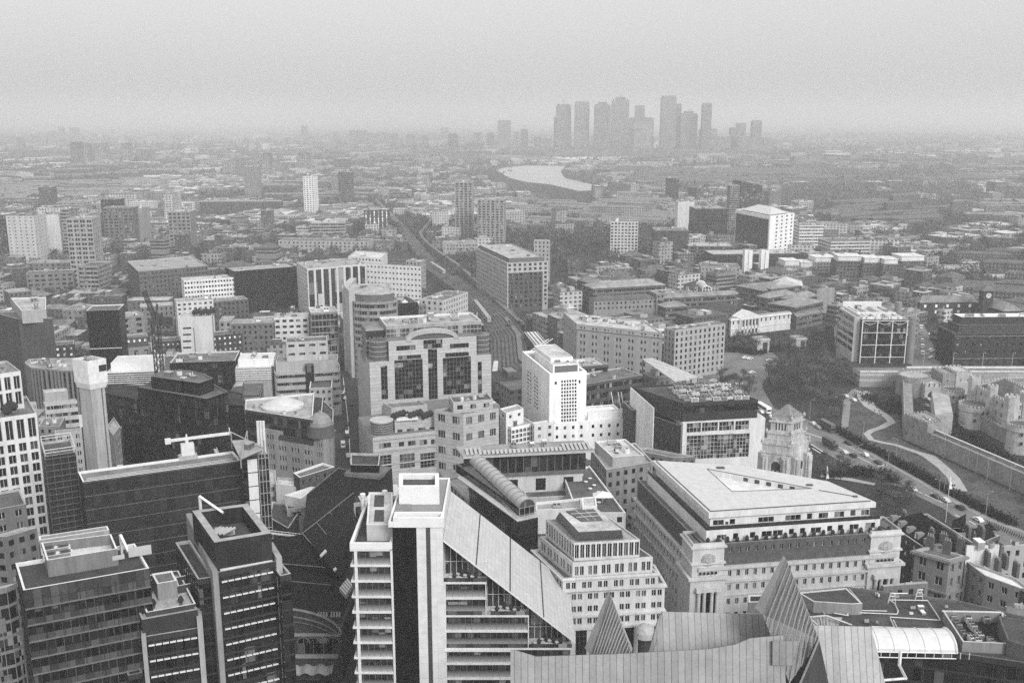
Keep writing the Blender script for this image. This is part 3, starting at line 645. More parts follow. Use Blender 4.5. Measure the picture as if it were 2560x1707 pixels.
# right-hand stepped floors below the slope
xs0 = cx2; steps = [(fp(2, 1075, 915)[0].x, fp(2, 900, 918)[1]), (fp(2, 1350, 1130)[0].x, fp(2, 1000, 1132)[1]), (fp(2, 1626, 1340)[0].x, fp(2, 1200, 1343)[1])]
for k, (x1, z1) in enumerate(steps):
    nx = steps[k + 1][1] if k < 2 else 0
    b = MB(); b.box(Vector((xs0, Y0 + .7)), Vector((1, 0)), x1 - xs0 - .4, dpt - 1.5, nx - .5, z1 - .3); b.build('glazing', gl, r)
    b = MB(); zz = [z1 - fh * j for j in range(12) if z1 - fh * j > nx + 1]
    for z in zz: b.box(Vector((xs0, Y0)), Vector((1, 0)), x1 - xs0, dpt - 1, z - .4, z + .1)
    b.build('floor_plates', LT, r)
    spandrels(xs0 + .5, x1 - .3, [z + .12 - fh for z in zz], Y0 + .35)
    b = MB(); b.box(Vector((xs0, Y0 - .06)), Vector((1, 0)), .45, .6, nx, z1); b.build('column', LT, r); b = MB(); b.box(Vector((x1 - .25, Y0 - .02)), Vector((1, 0)), .18, .5, nx, z1); b.build('column', LT, r)
    b = MB(); b.box(Vector((xs0, Y0 + .08)), Vector((1, 0)), x1 - xs0, .06, z1 + .1, z1 + 1.1); b.build('terrace_balustrade', G3, r)
    hz = zA + slo * (x1 - PA.x) * 1.0 - t - .2
    xi = PA.x if k == 0 else steps[k - 1][0]
    b = MB(); ztop = zA + slo * (xi - PA.x) - t - .1                 # set-back glazed gable under the slope
    b.face([(xi, Y0 + 4.5, z1), (x1 + 1, Y0 + 4.5, z1), (x1 + 1, Y0 + 4.5, max(z1 + .2, zA + slo * (x1 + 1 - PA.x) - t)), (xi, Y0 + 4.5, ztop)], 0)
    for j in range(9): x = xi + (x1 + 1 - xi) * j / 8; b.bar((x, Y0 + 4.45, z1), (x, Y0 + 4.45, max(z1 + .3, zA + slo * (x - PA.x) - t)), .09, 1)
    b.bar((xi, Y0 + 4.44, z1 + 3.2), (x1, Y0 + 4.44, z1 + 3.2), .08, 1); b.build('gable_glazing', [gl, LT], r)
    for j in range(5):
        x = xi + (x1 - xi) * (.15 + .17 * j); b = MB(); y = Y0 + 1.2 + (j * 1.7) % 2.4
        b.lathe(x, y, [(.05, z1 + .1), (.05, z1 + .8), (.5, z1 + .82), (.5, z1 + .88)], 9, 0)
        b.lathe(x + .9, y + .2, [(.3, z1 + .1), (.35, z1 + .6), (.6, z1 + 1.1), (.1, z1 + 1.9)], 7, 1); b.build('terrace_table', [LT, mat('leaf_dark', .03)], r)
xe = PB.x; FOOT.append([Vector((xs0, Y0)), Vector((xe, Y0)), Vector((xe, Y0 + dpt)), Vector((xs0, Y0 + dpt))])
b = MB(); zz = steps[2][1]; a = fp(2, 1225, 1350)[0].x; b.box(Vector((xs0, Y0 - .5)), Vector((1, 0)), a - xs0 + 1.2, .45, zz - .62, zz - .42); b.build('roof_ledge', LT, r)

# ================================================================== setback stone office right of it
r = empty('office_building', (22, 245), 'pale stone office stepping back in tiers with a hipped metal plant roof', 'office building')
SS = sty('lstone', w=W(.52), par=.9, g=G0)
p4 = rect(2, 1560, (1608, 958), (2228, 925), 30.5)
block(r, p4, 0, 30.5, dict(SS, bay=4.25, grp=2, ww=.64, gap=.45, fl=3.5, wh=.5, nf=3, head=.7), win=True, roof=RF(.2), cornice=[(29.6, .5, .5), (22.4, .5, .5), (18.8, .6, .6)])
d = (p4[1] - p4[0]).normalized(); nn = Vector((d.y, -d.x)); w_ = (p4[1] - p4[0]).length
b = MB()
for k in range(6): b.box(p4[0] + d * (w_ * (.135 + .165 * k) - 1.45) + nn * .1, d, 2.9, .09, 8, 18.4)
o = b.build('tall_glazing', panelmat('tall_glass', .016, 1.0, 4.2, .4, 5, .15), r)
p3 = rect(2, (1372, 705), (1570, 892), (2185, 857), 34)
block(r, p3, 30, 34, dict(SS, bay=4.25, grp=2, ww=.6, gap=.45, fl=2.4, wh=.78, head=.4, base=.1), win=True, roof=RF(.09), cornice=[(33.4, .4, .4)], foot=False)
p2 = rect(2, (1422, 622), (1632, 790), (2150, 752), 38)
block(r, p2, 33.4, 38, dict(SS, bay=3.8, grp=2, ww=.66, gap=.4, fl=3.0, wh=.86, head=.3, base=.1), win=True, roof=RF(.08), foot=False)
p1 = rect(2, (1458, 510), (1642, 662), (2066, 640), 42.5)
block(r, p1, 37.4, 42.5, dict(SS, w=W(.55), bay=1.5, ww=.72, fl=4.2, wh=.9, par=.5, head=.15, base=.05, g=G2), win=True, roof=RF(.3), foot=False)
b = MB(); bt = [at(2, *k, 42.6) for k in ((1520, 500), (1662, 642), (1958, 625), (1850, 520))]; tp = [at(2, *k, 46.4) for k in ((1548, 462), (1672, 592), (1948, 578), (1795, 446))]
b.v = [(a.x, a.y, 42.2) for a in bt] + [(a.x, a.y, 46.4) for a in tp]
for i in range(4): j = (i + 1) % 4; b.idx((i, j, 4 + j, 4 + i), 0)
b.idx((4, 5, 6, 7), 1); b.build('plant_roof', [mat('lead_grey', .16, .6, .15, .4), RF(.42)], r)
b = MB(); q = [tp[0].lerp(tp[2], .25) , at(2, 1690, 528, 46.4), at(2, 1825, 520, 46.4), at(2, 1768, 450, 46.4)]; q[0] = at(2, 1590, 464, 46.4)
b.prism(q, 46.4, 46.75, 0)
for k in (.33, .66): a, c_ = q[0].lerp(q[3], k), q[1].lerp(q[2], k); b.bar((a.x, a.y, 46.8), (c_.x, c_.y, 46.8), .09, 1)
for k in (.33, .66): a, c_ = q[0].lerp(q[1], k), q[3].lerp(q[2], k); b.bar((a.x, a.y, 46.8), (c_.x, c_.y, 46.8), .09, 1)
b.build('plant_grille', [W(.1), W(.5)], r)
o = at(14, 1310, 790, 20); r2 = empty('dome_lantern', (o.x, o.y, 0), 'small ribbed glass dome on a dark drum behind the metal gables', 'dome'); b = MB(); b.lathe(o.x, o.y, [(1.7, 12), (1.7, 19)], 14, 0); b.build('drum', W(.05), r2)
b = MB(); b.lathe(o.x, o.y, [(2.9, 19), (2.6, 20.4), (1.8, 21.5), (.7, 22.1), (.15, 22.3)], 16, 0); b.build('dome', mat('dome_skin', .35, .4, .2, 1), r2)
# ================================================================== courtyard office with barrel vault and solar panels
r = empty('office_building', (40, 300), 'courtyard office with a glass barrel vault on its wing and solar panels', 'office building')
p = rect(2, (815, 245), (1345, 735), ('d', 34), 24); FOOT.append(p)
block(r, p, 0, 24, sty('stone', w=W(.3), bay=3.6, ww=.46, fl=3.8, wh=.62), win=True, roof=RF(.28), cornice=[(23.3, .5, .5)])
p = rect(2, (962, 215), (1278, 520), (1408, 492), 36); wp = p
block(r, p, 23.4, 36, sty('dark', bay=2.0, fl=4, par=.5), roof=RF(.14), cope=W(.35), foot=False)
d = (p[3] - p[0]).normalized(); e = (p[1] - p[0]).normalized(); ln, wd = (p[3] - p[0]).length, (p[1] - p[0]).length
b = MB(); b.box(p[0] - e * .55 - d * .6, e, wd + 1.1, ln * .96, 36.05, 36.35); b.build('eaves_slab', W(.42), r)
b = MB()
for z in (36.8, 37.4): b.bar((p[0].x, p[0].y, z), (p[3].x, p[3].y, z), .06); b.bar((p[0].x, p[0].y, z), (p[1].x, p[1].y, z), .06)
for k in range(24): a = p[0].lerp(p[3], k / 23); b.bar((a.x, a.y, 36.3), (a.x, a.y, 37.4), .05)
b.build('guard_rail', W(.4), r)
vw = wd * .74; c0 = p[0] + e * wd * .55 + d * 1.6; VL = ln * 1.02; S = 10; k0 = 2.6; rise = 2.3           # barrel vault
b = MB(); seg = 13
P = lambda t, i, o=0: ((lambda a, q: (q.x, q.y, 36.35 + k0 + (rise + o) * math.sin(a)))(math.pi * i / S, c0 + d * (VL * t) + e * (-(vw / 2 + o) * math.cos(math.pi * i / S))))
for i in range(S): b.quad(P(0, i), P(0, i + 1), P(1, i + 1), P(1, i), 0, ((0, 0), (1, 0), (1, VL), (0, VL)))
b.face([P(0, i) for i in range(S + 1)][::-1], 1); b.build('barrel_vault', [mat('vault_sheet', .34, .35, .12, .3), G3], r)
for j in range(seg + 1):
    b = MB(); t = j / seg
    for i in range(S): b.bar(P(t, i, .1), P(t, i + 1, .1), .12)
    b.build('vault_rib', mat('rib_grey', .2, .5, .15, 1), r)
b = MB(); a0 = c0 - e * vw / 2; b.box(a0, e, vw, VL, 36.1, 36.35 + k0); b.build('clerestory', G2, r)
b = MB(); fins(b, a0, a0 + e * vw, 36.3, 36.35 + k0, 1.6, .1, .12); fins(b, a0 + d * VL, a0, 36.3, 36.35 + k0, 2.4, .1, .12); bands(b, a0, a0 + e * vw, [36.3 + k0], .12, .15); bands(b, a0 + d * VL, a0, [36.3 + k0], .15, .15); b.build('clerestory_mullions', W(.3), r)
sp = rect(2, (874, 40), (925, 108), (1775, 66), 41); d = (sp[1] - sp[0]).normalized(); f2 = Vector((-d.y, d.x)); L_ = (sp[1] - sp[0]).length; D_2 = (sp[3] - sp[0]).length
q = inset(sp, 2.2); block(r, q, 32.5, 40.3, sty('glass', w=W(.12), bay=2.6, fl=6.6, wh=.9, head=.2, par=.4, g=G2), foot=False)
q = inset(sp, 3); block(r, q, 0, 32.45, sty('lstone', w=W(.5), bay=9, ww=.36, fl=7, wh=.62, par=.4, head=1, g=G2), roof=RF(.2)); FOOT.append(sp)
b = MB(); b.prism(sp, 40.3, 41, 0, 1, True); b.build('roof_slab', [W(.4), RF(.26)], r)
for k in range(30):
    fx = k / 29; deep = fx < .13 or fx > .79
    o = sp[0] + d * (1.2 + (L_ - 3) * fx) + f2 * .8; w_ = (L_ - 3) / 29 * .62; b = MB(); dp = D_2 * .5 if deep else 2.2
    a, c_, g_, h_ = o, o + d * w_, o + d * w_ + f2 * dp, o + f2 * dp
    b.face([(a.x, a.y, 41.15), (c_.x, c_.y, 41.35), (g_.x, g_.y, 42.0), (h_.x, h_.y, 41.8)], 0); b.face([(a.x, a.y, 41.01), (h_.x, h_.y, 41.01), (h_.x, h_.y, 41.8), (a.x, a.y, 41.15)], 1); b.face([(c_.x, c_.y, 41.35), (g_.x, g_.y, 42), (g_.x, g_.y, 41.02), (c_.x, c_.y, 41.02)], 1); b.face([(a.x, a.y, 41.02), (a.x, a.y, 41.15), (c_.x, c_.y, 41.35), (c_.x, c_.y, 41.02)], 1)
    b.build('solar_panel', [mat('solar_sheet', .4, .4, .12, 1), W(.08)], r)
roof_units(r, [sp[0] + d * L_ * .2 + f2 * 4, sp[0] + d * L_ * .75 + f2 * 4, sp[0] + d * L_ * .75 + f2 * (D_2 - 1), sp[0] + d * L_ * .2 + f2 * (D_2 - 1)], 41, 9, .8)
q = [at(2, *k, 27) for k in ((1330, 372), (1748, 352), (1740, 262), (1300, 285))]; block(r, q, 20, 27, sty('none', w=W(.4)), roof=RF(.11), cope=W(.5), foot=False)
q = [at(2, *k, 30) for k in ((1660, 468), (1975, 468), (1742, 165), (1560, 200))]; block(r, q, 0, 30, sty('stone', w=W(.45)), roof=RF(.1), cope=LT)
q = [at(2, *k, 32) for k in ((1395, 450), (1690, 440), (1690, 372), (1395, 400))]; block(r, q, 24, 32, sty('none', w=W(.55)), roof=RF(.3), cope=LT, units=3, foot=False)
q = [at(2, *k, 34.5) for k in ((1695, 432), (1790, 425), (1780, 362), (1690, 370))]; block(r, q, 24, 34.5, sty('none', w=WHT, par=.4), roof=RF(.4), cope=WHT, foot=False)
for k in range(9):
    o = at(2, 1690 + k * 14 + (k % 2) * 40, 215 + k * 22, 30.5); b = MB(); b.lathe(o.x, o.y, [(.06, 29.3), (.06, 30), (.7, 30.05), (.7, 30.12)], 8); b.build('terrace_table', WHT, r)
o = at(2, 1825, 360, 31.5); b = MB(); b.v = [(o.x - 3, o.y - 2, 31.6), (o.x + 3, o.y - 2, 31.6), (o.x + 3, o.y + 2.4, 31.6), (o.x - 3, o.y + 2.4, 31.6), (o.x, o.y, 33.2)]
[b.idx(f) for f in ((0, 1, 4), (1, 2, 4), (2, 3, 4), (3, 0, 4))]; b.bar((o.x, o.y, 29.5), (o.x, o.y, 33.3), .07); b.build('parasol', WHT, r)

# ================================================================== striped granite office with the arch
r = empty('office_building', (-25, 440), 'postmodern striped granite office with a wide arch over stepped dark glazing', 'office building')
ST_ = panelmat('striped_granite', .42, 60, 1.55, .08, .4, .7)
N_, R_ = at(5, 322, 798, 43), at(5, 1118, 745, 43); d = (R_ - N_).normalized(); nn = Vector((d.y, -d.x)); f2 = -nn; L_ = (R_ - N_).length
zc_ = onface(5, 740, 645, N_, d)[1]; zw = onface(5, 400, 795, N_, d)[1]
A1, A2 = onface(5, 447, 650, N_, d)[0], onface(5, 1022, 625, N_, d)[0]; G1b = glass('office_glass_b', .008, .14, .35, cell=(2, 2.1))
kw = dict(mx=1.6, my=2.1, fm=W(.1), c=5)
cut_wall(r, N_, N_ + d * A1, 0, zw, [(396, 822, 445, 1040)], ST_, G1b, **kw)
cut_wall(r, N_ + d * A1, N_ + d * A2, 0, zc_, [(498, 690, 624, 720), (848, 675, 972, 705), (675, 650, 800, 708), (705, 711, 770, 1040), (510, 752, 660, 778), (485, 781, 675, 1035), (818, 735, 972, 762), (802, 765, 988, 1005)], ST_, G1b, **kw)
cut_wall(r, N_ + d * A2, R_, 0, zw, [(1030, 795, 1058, 1000)], ST_, G1b, **kw)
b = MB()                                                            # body behind the front
for s0, s1, z1 in ((0, A1, zw), (A1, A2, zc_), (A2, L_, zw)): b.box(N_ + d * s0 + f2 * .5, d, s1 - s0, 12, 0, z1 - .1)
b.build('wall', [ST_, RF(.2)], r)
b = MB(); a0, a1 = onface(5, 560, 640, N_, d)[0], onface(5, 905, 625, N_, d)[0]; am, ra = (a0 + a1) / 2, (a1 - a0) / 2; rz = onface(5, 735, 578, N_, d)[1] - zc_
ap = lambda t, k, n: ((lambda q: (q.x, q.y, zc_ - .3 + (rz - k * .9) * math.sin(t)))(N_ + d * (am - (ra - k) * math.cos(t)) - f2 * n))
for i in range(24):
    t0, t1 = math.pi * i / 24, math.pi * (i + 1) / 24
    b.quad(ap(t0, 0, .4), ap(t1, 0, .4), ap(t1, 2, .4), ap(t0, 2, .4)); b.quad(ap(t0, 0, -3), ap(t1, 0, -3), ap(t1, 0, .4), ap(t0, 0, .4)); b.quad(ap(t0, 2, .4), ap(t1, 2, .4), ap(t1, 2, -1), ap(t0, 2, -1))
b.build('arch', W(.36), r)
b = MB(); b.face([ap(math.pi * i / 24, 2, -.4) for i in range(25)][::-1]); b.build('arch_glazing', panelmat('arch_glass', .04, 2, 1.2, .4, 2.5, .2), r)
UG = sty('glass', w=W(.3), bay=1.8, fl=2.2, ww=.88, wh=.8, g=G3)
q = [N_ + d * (A1 + .5) + f2 * 9, N_ + d * (L_ * .96) + f2 * 9, N_ + d * (L_ * .96) + f2 * 30, N_ + d * (A1 + .5) + f2 * 30]; zu = onface(5, 700, 545, q[0], d)[1]
block(r, q, 0, zu, dict(UG, par=1.5), roof=RF(.3), cope=LT, units=12)
for x0, x1, y in ((-.2, .2, 560), (.82, 1.0, 525)):
    q = [N_ + d * L_ * x0 + f2 * 14, N_ + d * L_ * x1 + f2 * 14, N_ + d * L_ * x1 + f2 * 28, N_ + d * L_ * x0 + f2 * 28]
    if x0 < 0: q = [N_ + d * .5 + f2 * 12.2, N_ + d * (A1 + .3) + f2 * 12.2, N_ + d * (A1 + .3) + f2 * 28, N_ + d * .5 + f2 * 28]
    zz = onface(5, 320 if x0 < 0 else 1040, y + 20, q[0], d)[1]; block(r, q, 0, zz, UG, roof=RF(.2), cope=W(.2))
    b = MB(); bands(b, q[0], q[1], [zz - 3.6], .3, 2.6); b.build('attic_band', DK, r)
for s, rr in ((A1 - 4, 4.2), (A2 + 3.4, 3.6)):                        # curved glass corners
    o = N_ + d * s + f2 * 4.4; b = MB(); b.lathe(o.x, o.y, [(rr, zw - 1), (rr, zw + 9.2)], 20); b.build('curved_glazing', panelmat('arch_glass', .04, 2, 1.2), r)
    b = MB(); [b.lathe(o.x, o.y, [(rr + .15, zw + 2.2 * k), (rr + .15, zw + .25 + 2.2 * k)], 20) for k in range(5)]; b.build('glazing_bands', W(.34), r)
b = MB(); b.box(N_ + d * .2 + f2 * .6, d, 1, 45, 0, zw - 4); b.build('side_wall', ST_, r)
FOOT.append([N_, R_, R_ + f2 * 40, N_ + f2 * 40])
r = empty('office_building', (-15, 395), 'lower striped granite wing with round corner turret and roof garden before the arch', 'office building')
N_, R_ = at(5, 352, 1288, 22), at(5, 1000, 1218, 22); d = (R_ - N_).normalized(); f2 = Vector((-d.y, d.x)); L_ = (R_ - N_).length
kw = dict(mx=1.5, my=1.6, fm=W(.25), c=5)
cut_wall(r, N_, R_, 0, 22, [(515, 1318, 550, 1348), (575, 1310, 625, 1342), (650, 1305, 700, 1338), (725, 1300, 775, 1332), (800, 1295, 850, 1328), (385, 1325, 465, 1358), (385, 1405, 468, 1490), (520, 1395, 620, 1488), (655, 1388, 772, 1482), (805, 1380, 858, 1470)], ST_, G0, **kw)
b = MB(); b.box(N_ + f2 * .5, d, L_, 30, 0, 21.9); bands(b, N_, R_, [20.6, 15.2, 9.5], .5, .5); b.box(N_, f2, 30, .5, 0, 22); b.build('wall', [ST_, RF(.16)], r)
o = N_ + d * 4.4 + f2 * 5; b = MB(); b.lathe(o.x, o.y, [(4.6, 20), (4.6, 27.2)], 24); b.build('turret', panelmat('arch_glass', .04, 2, 1.2), r); b = MB(); b.lathe(o.x, o.y, [(4.9, 27.2), (4.9, 27.8), (2, 28.1)], 24); [b.lathe(o.x, o.y, [(4.75, 22 + k), (4.75, 22.12 + k)], 24) for k in range(5)]; b.build('turret_cap', W(.4), r)
N2 = N_ + d * 9.6 + f2 * 3.5; R2 = N2 + d * (L_ - 4); 
cut_wall(r, N2, R2, 21.5, 27, [(505, 1238, 540, 1268), (565, 1232, 615, 1264), (640, 1225, 690, 1258), (715, 1220, 765, 1252), (788, 1215, 838, 1248), (862, 1210, 912, 1243)], ST_, G0, **kw)
b = MB(); b.box(N2 + f2 * .5, d, (R2 - N2).length, 24, 21.5, 26.9); b.build('upper_storey', [ST_, RF(.12)], r)
p = rect(5, (745, 1108), (935, 1140), (1168, 1098), 31); block(r, p, 0, 31, sty('stone', w=ST_, bay=6, ww=.5, fl=7, wh=.45, mx=3), win=True, roof=RF(.13), cope=W(.34), units=4)
p = rect(5, (840, 1015), (870, 1060), (1130, 1040), 35); block(r, p, 26, 35, sty('stone', w=ST_, bay=6), roof=RF(.1), units=6, foot=False)
p = rect(5, (412, 1060), (465, 1095), (700, 1075), 31); block(r, p, 26, 31, sty('stone', w=ST_, bay=0), roof=RF(.14), foot=False)
for k in range(12): o = at(5, 480 + k * 22, 1165 - (k * 37) % 30, 27.3); b = MB(); b.lathe(o.x, o.y, [(.5, 26.9), (1.3, 28.2), (1, 29.2), (.2, 29.9)], 7); b.build('shrub', mat('leaf_dark', .03), r)
b = MB(); b.prism([at(5, *k, 27.3) for k in ((500, 1178), (640, 1168), (640, 1148), (500, 1155))], 26.9, 27.2); b.build('paving', W(.6), r)
FOOT.append([N_, R_, R_ + f2 * 30, N_ + f2 * 30])

# ================================================================== white stone tower with stepped top
WS = W(.8)
r = empty('art_deco_tower', (35, 430), 'white stone tower with a dark latticed window bay above a white podium', 'tower building')
p = rect(5, (1320, 732), (1500, 880), (1742, 862), 40); d = (p[1] - p[0]).normalized(); dl = (p[0] - p[3]).normalized()
kw = dict(mx=1, my=1, fm=WS, c=5)
hs = []
for i in range(6):
    for j in range(12): x = 1576 + i * 17.6; y = 916 + j * 23.2 - i * 1; hs.append((x, y, x + 12, y + 17.5))
hs += [(1533, 925, 1548, 945), (1690, 915, 1702, 938)]
cut_wall(r, p[0], p[1], 0, 40, hs, WS, G0, **kw)
hs = []
for x in (1352, 1396):
    for k in range(2):
        for j in range(9): y = 852 + (x - 1352) * .75 + j * 24 + k * 12; hs.append((x + k * 15, y, x + k * 15 + 12, y + 19))
cut_wall(r, p[3], p[0], 0, 40, hs, WS, G0, **kw)
b = MB(); b.quad(*[(p[1].x, p[1].y, 0), (p[2].x, p[2].y, 0), (p[2].x, p[2].y, 40), (p[1].x, p[1].y, 40)]); b.quad(*[(p[2].x, p[2].y, 0), (p[3].x, p[3].y, 0), (p[3].x, p[3].y, 40), (p[2].x, p[2].y, 40)]); b.build('wall', WS, r)
openbox(r, inset(ccw(p), .02), 38.6, 40.4, [WS, WS], RF(.3), th=.9, name='parapet', floor='roof'); FOOT.append(p)
f2 = (p[3] - p[0]).normalized(); w_ = (p[1] - p[0]).length; l_ = (p[3] - p[0]).length
q = [p[0] + d * w_ * .14 + f2 * 2.5, p[0] + d * w_ * .84 + f2 * 2.5, p[0] + d * w_ * .84 + f2 * l_ * .7, p[0] + d * w_ * .14 + f2 * l_ * .7]
block(r, q, 39, 43.5, sty('none', w=WS, par=.4), roof=RF(.4), cope=WHT, units=3, big=.6, foot=False)
b = MB(); b.box(q[0] + d * .7 - f2 * .2, d, (q[1] - q[0]).length - 1.4, .15, 39.4, 43); b.build('plant_louvre', panelmat('louvre_grey', .16, 9, .3, .05, .5), r)
q = [p[0] + d * w_ * .2 + f2 * 9, p[0] + d * w_ * .8 + f2 * 9, p[0] + d * w_ * .8 + f2 * l_ * .8, p[0] + d * w_ * .2 + f2 * l_ * .8]
block(r, q, 43, 45, sty('none', w=WS, par=.4), roof=RF(.45), cope=WHT, foot=False)
b = MB(); a = p[3] + d * 6; b.bar((a.x - 2, a.y, 40), (a.x + 7, a.y, 46), .25); b.bar((a.x + .3, a.y + 1, 40), (a.x + 9, a.y + 1, 46), .2); b.build('roof_boom', WHT, r)
p = rect(5, (1530, 1200), (2022, 1165), ('d', 22), 18); hs = [(x, y - 25 * (x - 1540) / 480, x + 17, y + 24 - 25 * (x - 1540) / 480) for y in (1218, 1275) for x in (1540, 1592, 1646, 1700, 1775, 1828, 1882, 1938, 1990)]
cut_wall(r, p[3], p[0], 0, 18, hs, WS, G0, **kw); b = MB(); e = (p[0] - p[3]).normalized(); g_ = Vector((-e.y, e.x)); b.box(p[3] + g_ * .5, e, (p[0] - p[3]).length, 22, 0, 17.4); b.build('podium', [WS, RF(.35)], r); FOOT.append(p)
openbox(r, [p[3] + g_ * .5, p[0] + g_ * .5, p[0] + g_ * 22, p[3] + g_ * 22], 17.3, 18.3, [WS, WHT], None, name='parapet')
p = rect(5, (1745, 1118), (1750, 1132), (2000, 1112), 21.5); block(r, p, 17, 21.5, sty('none', w=WS), roof=RF(.35), cope=WHT, foot=False)
b = MB()
for x in (1900, 1945, 1965): a, c_ = at(5, x, 1090, 22), at(5, x + 28, 1110, 22); b.bar((a.x, a.y, 29), (c_.x, c_.y, 20), .18)
b.build('roof_boom', WHT, r)
p = rect(5, (1175, 1180), (1250, 1225), (1400, 1195), 18); block(r, p, 0, 18, sty('white', w=WS, bay=2, ww=.78, fl=2.2, wh=.76, nf=4), win=True, roof=RF(.3), cope=WHT, units=2)
p = rect(5, (1175, 1100), (1215, 1130), (1330, 1100), 24); block(r, p, 0, 24, sty('white', w=W(.7), bay=6, ww=.3, nf=1), roof=RF(.3), cope=WHT)
p = rect(5, (1385, 1190), (1400, 1205), (1535, 1185), 19); block(r, p, 0, 19, sty('white', w=W(.6), bay=5, ww=.3, nf=2), roof=RF(.24), cope=WHT)

# ================================================================== black topped office with white frame
r = empty('office_building', (95, 410), 'office with a black glass top and white framed storeys crowded by roof plant', 'office building')
p = rect(6, (-222, 954), (125, 1066), (615, 1040), 34); d = (p[1] - p[0]).normalized(); f2 = Vector((-d.y, d.x)); nn = -f2; l_ = (p[3] - p[0]).length; w_ = (p[1] - p[0]).length
block(r, p, 26, 34, sty('dark', bay=2, fl=3.4, g=G2), fst={3: sty('none', w=WHT)}, roof=RF(.07), cope=DK)
zz = 26; q = [p[0] + nn * .8, p[1] + d * 3.4 + nn * .8]
kw = dict(mx=1.5, my=1.8, fm=W(.4), c=6)
cut_wall(r, q[0], q[1], 0, zz, [(150, 1195, 240, 1258), (250, 1190, 350, 1250), (362, 1185, 455, 1245), (468, 1180, 552, 1240), (150, 1277, 238, 1432), (246, 1272, 346, 1428), (354, 1268, 452, 1424), (460, 1264, 552, 1418)], W(.6), glass('office_glass_c', .012, .3, .4, cell=(1.4, 2)), dep=.6, **kw)
b = MB(); b.box(q[0] + f2 * .7, d, (q[1] - q[0]).length, l_ - 1, 0, zz - .05); b.build('wall', [W(.55), RF(.2)], r)
b = MB(); b.box(p[3] + nn * .1, -f2, l_, .3, 0, 33.6); b.build('white_flank', W(.7), r)
for row in range(4):
    for k in range(9):
        o = bpy.data.objects.new('plant_unit', UNITS['plant_unit' if (k + row) % 3 else 'duct']); COL.objects.link(o); o.parent = r; a = p[0] + d * (3 + (w_ - 6) * k / 8.5) + f2 * (4 + row * (l_ - 9) / 3.6)
        o.location = (a.x - r.location.x, a.y - r.location.y, 33.25); o.scale = (2.6 + (k * 7 % 3) * .4, 3.0, 1.5 + (k * 5 + row) % 3 * .4); o.rotation_euler = (0, 0, math.atan2(d.y, d.x))

# ================================================================== pale roofed grand hotel and its stone tower
r = empty('grand_hotel', (125, 290), 'grand stone and brick building with a pale flat roof cut by a triangular court', 'grand building')
Z = 42; tp = [at(3, *k, Z) for k in ((290, 470), (1370, 400), (1060, 265), (500, 165), (-77, 129))]; d = (tp[1] - tp[0]).normalized(); nn = Vector((d.y, -d.x)); f2 = -nn
hole = [at(3, *k, Z) for k in ((440, 332), (955, 312), (278, 186))]
b = MB(); o_ = [(a.x, a.y, Z) for a in tp]; h_ = [(a.x, a.y, Z) for a in hole]
PRF = panelmat('pale_roof_sheet', .5, .9, 2.4, .04, .85, .7, .07)
def uvp(ps): return tuple((d.x * x + d.y * y, f2.x * x + f2.y * y) for x, y, _ in ps)
for f in ([o_[0], o_[1], h_[1], h_[0]], [o_[1], o_[2], o_[3], h_[2], h_[1]], [o_[3], o_[4], h_[2]], [o_[4], o_[0], h_[0], h_[2]]): b.face(f, 0, uvp(f))
b.build('roof', PRF, r)
b = MB(); n = 5
for i in range(n): j = (i + 1) % n; b.face([(tp[i].x, tp[i].y, Z - 1.6), (tp[j].x, tp[j].y, Z - 1.6), o_[j], o_[i]]) 
b.build('roof_edge', W(.58), r)
b = MB(); ii = inset(tp, .9)
for i in (0, 4): j = (i + 1) % n; b.bar((ii[i].x, ii[i].y, Z + .12), (ii[j].x, ii[j].y, Z + .12), .16)
for i in range(3): j = (i + 1) % 3; b.bar((*hole[i], Z + .06), (*hole[j], Z + .06), .1)
b.build('roof_gutter', W(.05), r)
hc = ccw(hole)[::-1]; b = MB()
for i in range(3):
    j = (i + 1) % 3; b.quad((*hc[i], Z - 1.9), (*hc[j], Z - 1.9), (*hc[j], Z), (*hc[i], Z))
b.face([(*a, Z - 1.9) for a in hole]); b.build('court_wall', W(.6), r)
e = (hole[1] - hole[2]); 
for k in range(5):
    a = hole[2] + e * (.36 + k * .11); u = e.normalized(); b = MB(); b.box(a + Vector((u.y, -u.x)) * .06, u, 1.5, .05, Z - 1.7, Z - .5); b.build('court_window', G3, r)
l1 = inset(tp, .9); l2 = inset(tp, -.9); l3 = inset(tp, -3.0)
kw = dict(mx=1.6, my=1, fm=W(.3), c=3)
def side(poly): return poly[0], poly[1]
cut_wall(r, l1[0], l1[1], 37.6, Z - 1.58, [(318, 515, 385, 556), (395, 525, 415, 552), (425, 508, 458, 550), (610, 495, 708, 536), (785, 482, 882, 524), (925, 472, 955, 512), (1000, 468, 1058, 508), (1102, 460, 1162, 500), (1205, 450, 1235, 490), (1275, 448, 1335, 486)], W(.62), G0, **kw)
cut_wall(r, l2[0], l2[1], 33.6, 37.2, [(342, 610, 402, 648), (447, 600, 478, 640), (556, 592, 588, 632), (632, 586, 695, 624), (705, 580, 765, 618), (808, 572, 838, 610), (880, 566, 910, 604), (950, 562, 1012, 600), (1055, 552, 1085, 590), (1125, 546, 1155, 586), (1200, 542, 1255, 578), (1302, 532, 1362, 570)], W(.58), G0, **kw)
S2 = dict(bay=2.6, fl=3.4, ww=.42, wh=.6, head=.4, par=.1)
